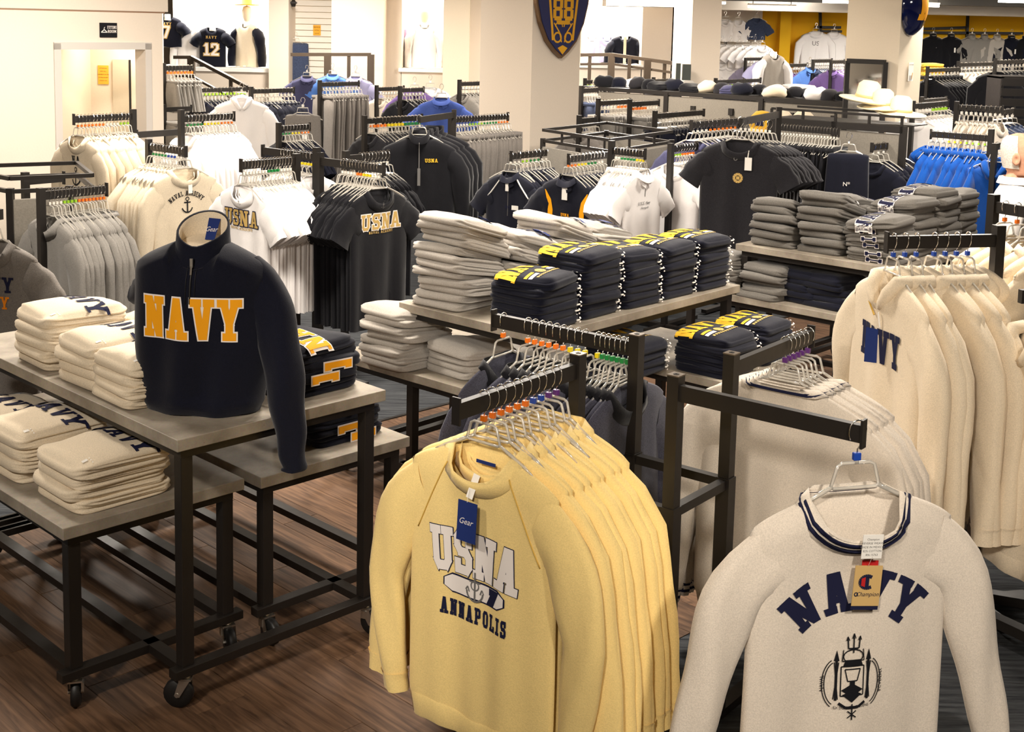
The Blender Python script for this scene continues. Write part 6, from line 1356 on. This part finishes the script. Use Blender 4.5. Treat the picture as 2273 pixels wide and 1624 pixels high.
run('D3', 'rack of slate blue polos left of the right column', (1806, 132), 20.0, 'R', 1846, G(style='polo', cloth='denim', n=8, desc='slate blue polo', short='slate polo', name='left end of the slate polo rack', grp='slate blue polos'), topup=.0)
run('D4', 'rack of lilac polos against the right column', (1846, 134), 19.6, 'R', 1874, G(style='polo', cloth='purple', n=6, desc='lilac polo', short='lilac polo', name='left end of the lilac polo rack', grp='lilac polos by the column'), topup=.0)
t, B = bust(1712, 208, 19.0, 'lgrey', 'white', 'tall pale grey figure dressed in white in the far right area', 'lstee', head=False, kw=dict(W=.36, L=.58), yaw=12)
pt_ = aty(1712, 208, 19.0); m = MB(); m.box(-.16, .16, -.1, .1, -pt_.z, .01); m.obj('form_stand', BLACK, t)
run('D5', 'rack of black jackets right of the right column', (2060, 152), 17.5, 'R', 2130, G(style='jacket', cloth='black', n=9, desc='black jacket', short='black jacket', name='column on the black jacket rack', grp='black jackets right of the column'))
run('D6', 'rack of off-white shirts in front of the far jackets', (2128, 140), 18.8, 'R', 2208, G(style='sweat', cloth='bone', n=9, desc='off-white sweatshirt', short='off-white sweatshirt', name='left end of the far off-white rack', grp='off-white sweatshirts far right'))
run('D7', 'rack of black and plum tops at the far right edge', (2210, 134), 17.0, 'R', 2275, G(style='sweat', cloth='black', n=8, desc='black top', short='black top', name='left end at the far right edge', grp='black tops at the far right edge'))
run('D8', 'rack of dark tops in front of the red-capped person', (2048, 220), 15.0, 'R', 2100, G(style='tee', cloth='char', n=7, desc='dark grey top', short='dark top', name='column on the dark top rack', grp='dark tops by the column', clip=['orange', 'none', 'lime']))
run('D9', 'rack of denim blue tops behind the off-white shirts', (2200, 246), 12.9, 'R', 2250, G(style='tee', cloth='denim', n=5, desc='blue-grey top', short='blue-grey top', name='left end of the blue-grey rack', grp='blue-grey tops'))
# black slatted shelving at the far right
ps = aty(2272, 300, 14.6); t = empty('slatted_shelf', (ps.x, ps.y, 0)); zz0 = .15
for k in range(15): MB().box(-.30, .9, -.012, .012, zz0 + k * .115, zz0 + k * .115 + .085).obj('slat', BLACK, t)
for sx in (-.30, .88): MB().box(sx, sx + .03, .0, .45, 0, 1.86).obj('side_frame', BLACK, t)
MB().box(-.3, .9, .0, .45, 1.84, 1.87).obj('top', BLACK, t); tag(t, 'black slatted shelving unit at the far right edge', 'shelf')
# folded yellow and white goods on shelves below the far jackets
def pile(u, v, Y, cloths, label, kind='shirt', W=.34, D=.3, h=.045, grp=None, rz=0):
    p = aty(u, v, Y); z = p.z
    for i, c in enumerate(cloths):
        f, me = fold_mesh('pl%s%.2f' % (c, W), FB[c], W, D, h, 2, 900 + i % 3, dome=.012)
        tag(place('folded_' + kind, me, (p.x + random.uniform(-.02, .02), p.y, z), rz + random.uniform(-.1, .1)), label % ORD[i], kind, grp); z += h
    return p
def table_under(p, w, d, label, th=.05, m=BLACK):
    t = empty('display_table', (p.x, p.y, 0)); MB().box(-w / 2, w / 2, -d / 2, d / 2, p.z - th, p.z - .001).obj('tabletop', m, t)
    for sx in (-1, 1):
        for sy in (-1, 1): MB().box(sx * (w / 2 - .03) - .02, sx * (w / 2 - .03) + .02, sy * (d / 2 - .03) - .02, sy * (d / 2 - .03) + .02, 0, p.z - th).obj('leg', BLACK, t)
    tag(t, label, 'table')
p = pile(2066, 168, 19.6, ['cap', 'cap', 'cap', 'cap'], 'yellow folded shirt right of the column, %s from the bottom', grp='yellow folded shirts'); table_under(p, 1.0, .6, 'black table under the yellow folded shirts')
p = pile(1768, 226, 17.4, ['navy', 'navy', 'navy', 'navy', 'white'], 'folded shirt on the black table by the mirror, %s from the bottom', W=.42, D=.34, grp='folded shirts on the black table'); table_under(p, 1.1, .7, 'black table with navy shirts left of the mirror')
# ---------------------------------------------------------------- long gondola across the middle right
gr = aty(1872, 226, 14.3); DL = dirs_for(math.radians(50)); gl = run_to(gr, DL['L'], 1292, 9); t = empty('gondola', (gr.x, gr.y, 0)); tag(t, 'long black gondola with grey front panels across the middle right', 'gondola')
Ld = DL['L']; Rd = DL['R']
def gb(a, b, z0, z1, w, m, nm, off=0): c0 = Ld * a + Rd * off; c1 = Ld * b + Rd * off; return MB().beam((c0.x, c0.y, (z0 + z1) / 2), (c1.x, c1.y, (z0 + z1) / 2), w, z1 - z0).obj(nm, m, t)
gb(-.3, gl, gr.z - .05, gr.z, .62, BLACK, 'top', .28); n = int(gl / .95)
for k in range(n):
    a = -.3 + (gl + .3) * k / n; b = -.3 + (gl + .3) * (k + 1) / n; gb(a + .03, b - .03, gr.z - .34, gr.z - .06, .03, GREYP, 'front_panel', .0); gb(a + .03, b - .03, .2, gr.z - .40, .03, GREYP, 'lower_panel', .02)
    gb(a - .03, a + .03, .1, gr.z - .02, .06, BLACK, 'upright', -.01)
    for f in (.3, .7): c = a + (b - a) * f; gb(c - .03, c + .03, gr.z - .24, gr.z - .16, .05, BLACK, 'bracket', -.02)
gb(-.3, gl, gr.z - .40, gr.z - .34, .40, BLACK, 'shelf', -.14); gb(-.3, gl, .02, .12, .5, BLACK, 'base', .2)
rg = random.Random(9)
cl_ = ['black', 'char', 'white', 'navy', 'black', 'cream', 'char', 'black', 'navy', 'slate', 'char', 'cream', 'black', 'grey', 'navy', 'black']
for k in range(22):
    f = (k + .5) / 22 * gl; p = gr + Ld * f + Rd * rg.uniform(.12, .42); kind = k % 3; c = cl_[k % len(cl_)]
    nmz = {'cream': 'cream', 'black': 'black', 'white': 'white', 'navy': 'navy', 'bone': 'off-white', 'char': 'charcoal', 'slate': 'plum', 'grey': 'grey'}[c]
    if kind == 0:
        fo, me = fold_mesh('go' + c, FB[c], .30, .26, .05, 2, 800 + k % 3, dome=.05, wr=.012); o = place('folded_garment', me, p, rg.uniform(0, 3)); tag(o, '%s folded garment on the long gondola, %s from its right end' % (nmz, ORD[k]), 'garment', 'goods on the long gondola')
    elif kind == 1:
        m = MB(); m.lathe([(.105, 0), (.11, .03), (.095, .09), (.05, .125), (0, .13)], 14); m.add([(-.07, -.09, .01), (.07, -.09, .01), (.05, -.19, .0), (-.05, -.19, .0)], [(0, 1, 2, 3)]); tag(m.obj('baseball_cap', FB[c], None, p, rg.uniform(-1, 1), True), '%s cap on the long gondola, %s from its right end' % (nmz, ORD[k]), 'cap', 'goods on the long gondola')
    else:
        m = MB(); m.rings([np.array([(.15 * s_ * math.cos(a) * (1 + .16 * math.sin(3 * a + k)), .10 * s_ * math.sin(a), z + .01 * math.sin(2 * a + k)) for a in np.linspace(0, 2 * math.pi, 14, False)]) for s_, z in ((.8, 0), (1, .04), (.85, .10), (.45, .14))], 0, cap=(True, True)); tag(m.obj('cloth_bag', FB[c], None, p, rg.uniform(-1, 1), True), '%s cloth bag on the long gondola, %s from its right end' % (nmz, ORD[k]), 'bag', 'goods on the long gondola')
# a second, lower gondola behind it carries rails of dark garments
run('E1', 'far rack of dark tops behind the long gondola', (1300, 178), 18.2, 'R', 1352, G(style='tee', cloth='black', n=7, desc='black top', short='black top', name='left end behind the long gondola', grp='black tops behind the gondola', clip='lime'))
run('E2', 'far rack of navy tops behind the middle of the gondola', (1452, 176), 18.0, 'R', 1560, G(style='tee', cloth='char', n=11, desc='charcoal top', short='charcoal top', name='left end of the far charcoal rack', grp='charcoal tops behind the gondola'))
run('E3', 'far rack of navy tops under the lavender shirts', (1590, 178), 17.6, 'R', 1688, G(style='tee', cloth='navy', n=11, desc='navy top', short='navy top', name='left end of that rack', grp='navy tops under the lavender shirts', clip=['lime', 'none']))
# gondola with straw hats in front of the right column
hg = aty(2006, 281, 10.9); hl = run_to(hg, Ld, 1712, 6); t = empty('gondola', (hg.x, hg.y, 0)); tag(t, 'black framed gondola with grey panels carrying straw hats', 'gondola')
gb2 = lambda a, b, z0, z1, w, m, nm, off=0: MB().beam((Ld.x * a + Rd.x * off, Ld.y * a + Rd.y * off, (z0 + z1) / 2), (Ld.x * b + Rd.x * off, Ld.y * b + Rd.y * off, (z0 + z1) / 2), w, z1 - z0).obj(nm, m, t)
for k in range(2): gb2(hl * k / 2 + .03, hl * (k + 1) / 2 - .03, .2, hg.z - .07, .03, GREYP, 'side_panel')
for a in (0, hl / 2, hl): gb2(a - .025, a + .025, 0, hg.z + .0, .05, BLACK, 'post')
gb2(0, hl, hg.z - .06, hg.z, .05, BLACK, 'top_beam'); gb2(0, hl, hg.z - .01, hg.z, .5, BLACK, 'shelf', .26)
for off in (.0, .5): gb2(0, hl, hg.z + .07, hg.z + .09, .02, BLACK, 'top_rail', off)
for a in (.02, hl * .25, hl / 2, hl * .75, hl): gb2(a - .01, a + .01, hg.z, hg.z + .08, .02, BLACK, 'rail_post')
STRAW = fabric('straw', S(240, 226, 190), .06, 180, .5)
for k, (u, v, s_, tl) in enumerate(((1922, 262, 1.05, .10), (1958, 268, .95, -.05), (1996, 277, .95, .06))):
    p = aty(u, v, 11.15 + .12 * (2 - k)); p.z = hg.z + .09 + (.10, .05, .0)[k]; m = MB(); m.lathe([(.0, .158), (.06, .152), (.092, .125), (.102, .04), (.105, .02), (.14, .012), (.20, .0), (.235, .012), (.238, .006), (.20, -.008), (.10, .0)], 26)
    o = m.obj('straw_hat', STRAW, None, p, 0, True); o.scale = (s_, s_, s_ * 1.1); o.rotation_euler = (.08, tl, 0)
    m = MB(); m.lathe([(.1055, .045), (.106, .025), (.1045, .025)], 24); m.obj('hat_band', mat('hat_band', S(214, 190, 140), .8), o, smooth=True); tag(o, 'pale straw hat on the gondola by the mirror, %s' % ('leftmost and highest', 'in the middle', 'rightmost')[k], 'hat', 'straw hats on the gondola')
for k, (u, v, c) in enumerate(((1690, 284, 'cap'), (1735, 284, 'oat'), (1782, 284, 'oat'))):
    p = aty(u, v, 12.3); m = MB(); m.lathe([(.115, 0), (.125, .04), (.11, .11), (.06, .16), (0, .17)], 16); m.add([(-.09, -.09, .01), (.09, -.09, .01), (.07, -.21, -.02), (-.07, -.21, -.02)], [(0, 1, 2, 3)]); o = m.obj('baseball_cap', FB[c], None, p, -.4, True); q = MB(); q.box(-.04, .04, -.126, -.115, .03, .10); q.obj('patch', INK['navy'], o); tag(o, ('yellow cap', 'tan cap', 'tan cap')[k] + ' on the shelf below the long gondola, ' + ('left', 'middle', 'right')[k] + ' of three', 'cap', 'caps on the shelf')
pc = aty(1738, 285, 12.4); t = empty('wall_shelf', (pc.x, pc.y, 0)); MB().box(-.45, .45, -.2, .25, pc.z - .04, pc.z - .002).obj('shelf_board', BLACK, t); [MB().box(sx - .02, sx + .02, .2, .25, 0, pc.z).obj('leg', BLACK, t) for sx in (-.43, .43)]; [MB().box(sx - .02, sx + .02, -.2, -.15, 0, pc.z).obj('leg', BLACK, t) for sx in (-.43, .43)]; t.name = 'cap_shelf'; tag(t, 'black shelf holding three caps', 'shelf')
# ---------------------------------------------------------------- people
SKIN = fabric('skin', S(214, 160, 132), .05, 60, .08, sheen=0); HAIRW = fabric('white_hair', S(216, 208, 198), .1, 120, .2); SHIRTW = fabric('white_shirt', S(240, 234, 228), .02); SHIRTB = fabric('pale_blue_shirt', S(196, 200, 224), .03); TROU = fabric('dark_trousers', S(48, 48, 56), .1)
def head_rings(s, hair=False, off=0):
    """head looking towards -y, origin at chin height of the neck, unit about 0.24 m tall"""
    R = []; prof = [(.0, .052, .060, .0), (.02, .060, .078, -.012), (.05, .068, .092, -.010), (.09, .074, .098, -.004), (.13, .078, .100, .0), (.17, .076, .098, .004), (.205, .064, .084, .008), (.23, .042, .056, .012), (.243, .015, .02, .014)]
    n = 20
    for z, a, b, cy in prof:
        ring = []
        for j in range(n):
            an = 2 * math.pi * j / n; x = (a + off) * math.cos(an); y = cy + (b + off) * math.sin(an); fr = max(0, -math.sin(an)) ** 6
            if not hair:
                if .06 < z < .1: y -= .012 * fr          # cheeks, nose root
                if .03 < z < .045: y -= .004 * fr
                if .1 < z < .15: y += .006 * fr * (1 if abs(math.cos(an)) > .1 else .2)
            ring.append((x * s, y * s, z * s))
        R.append(np.array(ring))
    return R
def person(loc, rz, height, shirt, label, skin=SKIN, cap=None, hair=HAIRW, lean=0.0):
    t = empty('person', loc, rz); s = height / 1.76; hz = 1.515 * s
    # one continuous body: rings from the feet to the top of the head
    R = []; n = 20
    def ell(z, a, b, cy=0): return np.array([(a * s * math.cos(2 * math.pi * j / n), (cy + b * math.sin(2 * math.pi * j / n)) * s, z * s) for j in range(n)])
    tor = [(.86, .165, .12, 0), (.95, .175, .125, 0), (1.05, .165, .12, 0), (1.18, .18, .125, -.005), (1.30, .20, .125, 0), (1.38, .205, .11, .005), (1.43, .17, .09, .01), (1.46, .10, .07, .012), (1.48, .062, .062, .012), (1.51, .055, .058, .008), (1.54, .055, .06, .0)]
    body = MB(); RR = [ell(*q) for q in tor] + [r + np.array([0, -.01 * s, hz]) for r in head_rings(s)]
    body.rings(RR, 0, cap=(True, True))
    for sg in (-1, 1):
        body.rings(tube_sleeve([(sg * .10 * s, 0, .90 * s), (sg * .105 * s, -.01, .5 * s), (sg * .11 * s, .01, .10 * s), (sg * .11 * s, -.02, .04 * s)], [.095 * s, .065 * s, .045 * s, .05 * s], [.10 * s, .07 * s, .05 * s, .06 * s], 12, 3), 0)
        body.rings(tube_sleeve([(sg * .17 * s, 0, 1.40 * s), (sg * .235 * s, .01, 1.18 * s), (sg * .25 * s, -.03, .98 * s), (sg * .24 * s, -.09, .80 * s)], [.06 * s, .05 * s, .042 * s, .03 * s], [.06 * s, .05 * s, .042 * s, .026 * s], 12, 3), 0)
        for k in range(5):     # fingers
            bx = sg * .24 * s + (k - 2) * .016 * s * .9; body.tube([(bx, -.09 * s, .79 * s), (bx, -.098 * s, (.745 - .012 * (2 - abs(k - 2)) + (.03 if k == 4 else 0)) * s), (bx, -.112 * s, (.715 - .012 * (2 - abs(k - 2)) + (.045 if k == 4 else 0)) * s)], .0085 * s, 6)
        # ears
        body.rings([np.array([(sg * (.078 + o_) * s, (.012 + .022 * w_ * math.cos(a)) * s - .01 * s, hz + (.105 + .034 * w_ * math.sin(a)) * s) for a in np.linspace(0, 2 * math.pi, 10, False)]) for w_, o_ in ((1, -.01), (1.05, .012), (.7, .016), (.3, .004))], 0, cap=(True, True))
    # nose, brow and lips
    body.rings([np.array([((.013 + .008 * k) * math.cos(a) * s, (-.098 - .010 * k + .012 * math.sin(a) - .006 * k) * s, hz + (.128 - .018 * k + .004 * math.sin(a)) * s) for a in np.linspace(0, 2 * math.pi, 8, False)]) for k in range(4)], 0, cap=(True, True))
    bo = body.obj('body', skin, t, smooth=True)
    m = MB(); m.tube([(-.024 * s, -.095 * s, hz + .045 * s), (0, -.106 * s, hz + .047 * s), (.024 * s, -.095 * s, hz + .045 * s)], .005 * s, 6); m.obj('mouth', mat('lips', S(176, 112, 100), .5), t, smooth=True)
    for sg in (-1, 1):
        m = MB(); m.lathe([(0, -.012 * s), (.011 * s, -.004 * s), (.011 * s, .004 * s), (0, .012 * s)], 8, 0, Matrix.Translation((sg * .032 * s, -.098 * s, hz + .125 * s))); m.obj('eye', INK['paper'], t, smooth=True)
    sh = MB()
    SR = [ell(.80, .20, .145), ell(.95, .195, .14), ell(1.05, .19, .135), ell(1.18, .20, .14, -.005), ell(1.30, .222, .14), ell(1.385, .226, .122, .005), ell(1.435, .185, .10, .01), ell(1.468, .11, .08, .012), ell(1.487, .078, .078, .010), ell(1.515, .068, .072, .006)]
    sh.rings(SR, 0)
    sh.rings([ell(1.487, .082, .082, .010), ell(1.52, .073, .078, .004), ell(1.515, .085, .092, .008), ell(1.48, .098, .10, .012)], 0)
    for sg in (-1, 1): sh.rings(tube_sleeve([(sg * .15 * s, 0, 1.405 * s), (sg * .225 * s, .005, 1.28 * s), (sg * .25 * s, .0, 1.12 * s), (sg * .258 * s, -.03, .98 * s)], [.085 * s, .082 * s, .07 * s, .06 * s], [.085 * s, .08 * s, .07 * s, .062 * s], 14, 4), 0)
    sh.obj('shirt', shirt, t, smooth=True)
    tm = MB(); tm.rings([ell(.78, .18, .135), ell(.90, .187, .137), ell(.96, .185, .134)], 0)
    for sg in (-1, 1): tm.rings(tube_sleeve([(sg * .09 * s, 0, .86 * s), (sg * .105 * s, -.01, .5 * s), (sg * .11 * s, .01, .08 * s)], [.105 * s, .085 * s, .07 * s], [.12 * s, .09 * s, .08 * s], 12, 4), 0)
    tm.obj('trousers', TROU, t, smooth=True)
    for sg in (-1, 1): m = MB(); m.rings([np.array([(sg * .11 * s + .045 * w_ * math.cos(a) * s, (-.05 + .13 * w_ * math.sin(a)) * s, z * s) for a in np.linspace(0, 2 * math.pi, 14, False)]) for w_, z in ((1, 0), (1.05, .03), (.8, .07), (.4, .09))], 0, cap=(True, True)); m.obj('shoe', RUBBER, t, smooth=True)
    hm = MB(); hr = head_rings(s, True, .006)
    if cap:
        hm.rings([r + np.array([0, -.01 * s, hz]) for r in hr[4:]], 0, cap=(False, True)); hm.add([tuple(np.array(q) * s + np.array([0, -.01 * s, hz])) for q in ((-.07, -.08, .135), (.07, -.08, .135), (.06, -.17, .12), (-.06, -.17, .12))], [(0, 1, 2, 3)]); hm.obj('cap', cap, t, smooth=True)
        h2 = MB(); h2.rings([np.array([q for q in r]) * np.array([1, 1, 1]) + np.array([0, .004 * s, hz]) for r in head_rings(s, True, .002)[2:5]], 0); h2.obj('hair', hair, t, smooth=True)
    else:      # thin white hair round the back and sides
        V = []; rows = []
        for r in hr[2:8]: rows.append(np.array([p + np.array([0, -.004 * s, hz]) for p in r[0:11]]))
        hm.rings(rows, 0, closed=False); hm.obj('hair', hair, t, smooth=True)
    tag(t, label, 'person'); return t
pm = aty(2266, 300, 7.15); person((pm.x, pm.y, 0), math.radians(60), 1.80, SHIRTW, 'balding white-haired person in a white shirt cut by the right picture edge')
pr_ = aty(2150, 180, 19.5); person((pr_.x, pr_.y, 0), math.radians(150), 1.74, SHIRTB, 'person in red cap and pale blue shirt far back, facing away', cap=FB['red'])
# ---------------------------------------------------------------- hangers of the racks further back: the 200 nearest singly, the rest as one mass
HANGERS.sort(key=lambda h: h[0])
for d, loc, rz, clip, lab, grp in HANGERS[:235]:
    tag(link('clothes_hanger', hanger_mesh(clip, 1), None, loc, rz), lab, 'hanger', grp)
if len(HANGERS) > 235:
    ms = MB(); keys = list(CLIP)
    for d, loc, rz, clip, lab, grp in HANGERS[235:]:
        M = Matrix.Translation(loc) @ rotz(rz); h = MB(); h.tube(hook_pts(4), .0032, 3, 1, cap=False)
        h.tube([(.05, 0, -.1), (.06, 0, -.15), (-.06, 0, -.15), (-.05, 0, -.1)], .006, 3, 0, True)
        for sg in (-1, 1): h.beam((sg * .055, 0, -.15), (sg * .2, 0, -.222), .007, .008, 0)
        h.box(-.012, .012, -.01, .01, -.094, -.068, 2 + keys.index(clip)); h.xf(M)
        for Vv in h.V: pass
        ms.V += h.V; ms.Fc += [tuple(i + ms.n for i in f) for f in h.Fc]; ms.M += h.M; ms.n += h.n
    o = ms.obj('far_hangers', [CLEAR, CHROME] + [CLIP[k] for k in keys]); tag(o, 'clear hangers on the racks furthest back', 'hanger', None, 'stuff')
bpy.context.view_layer.update()
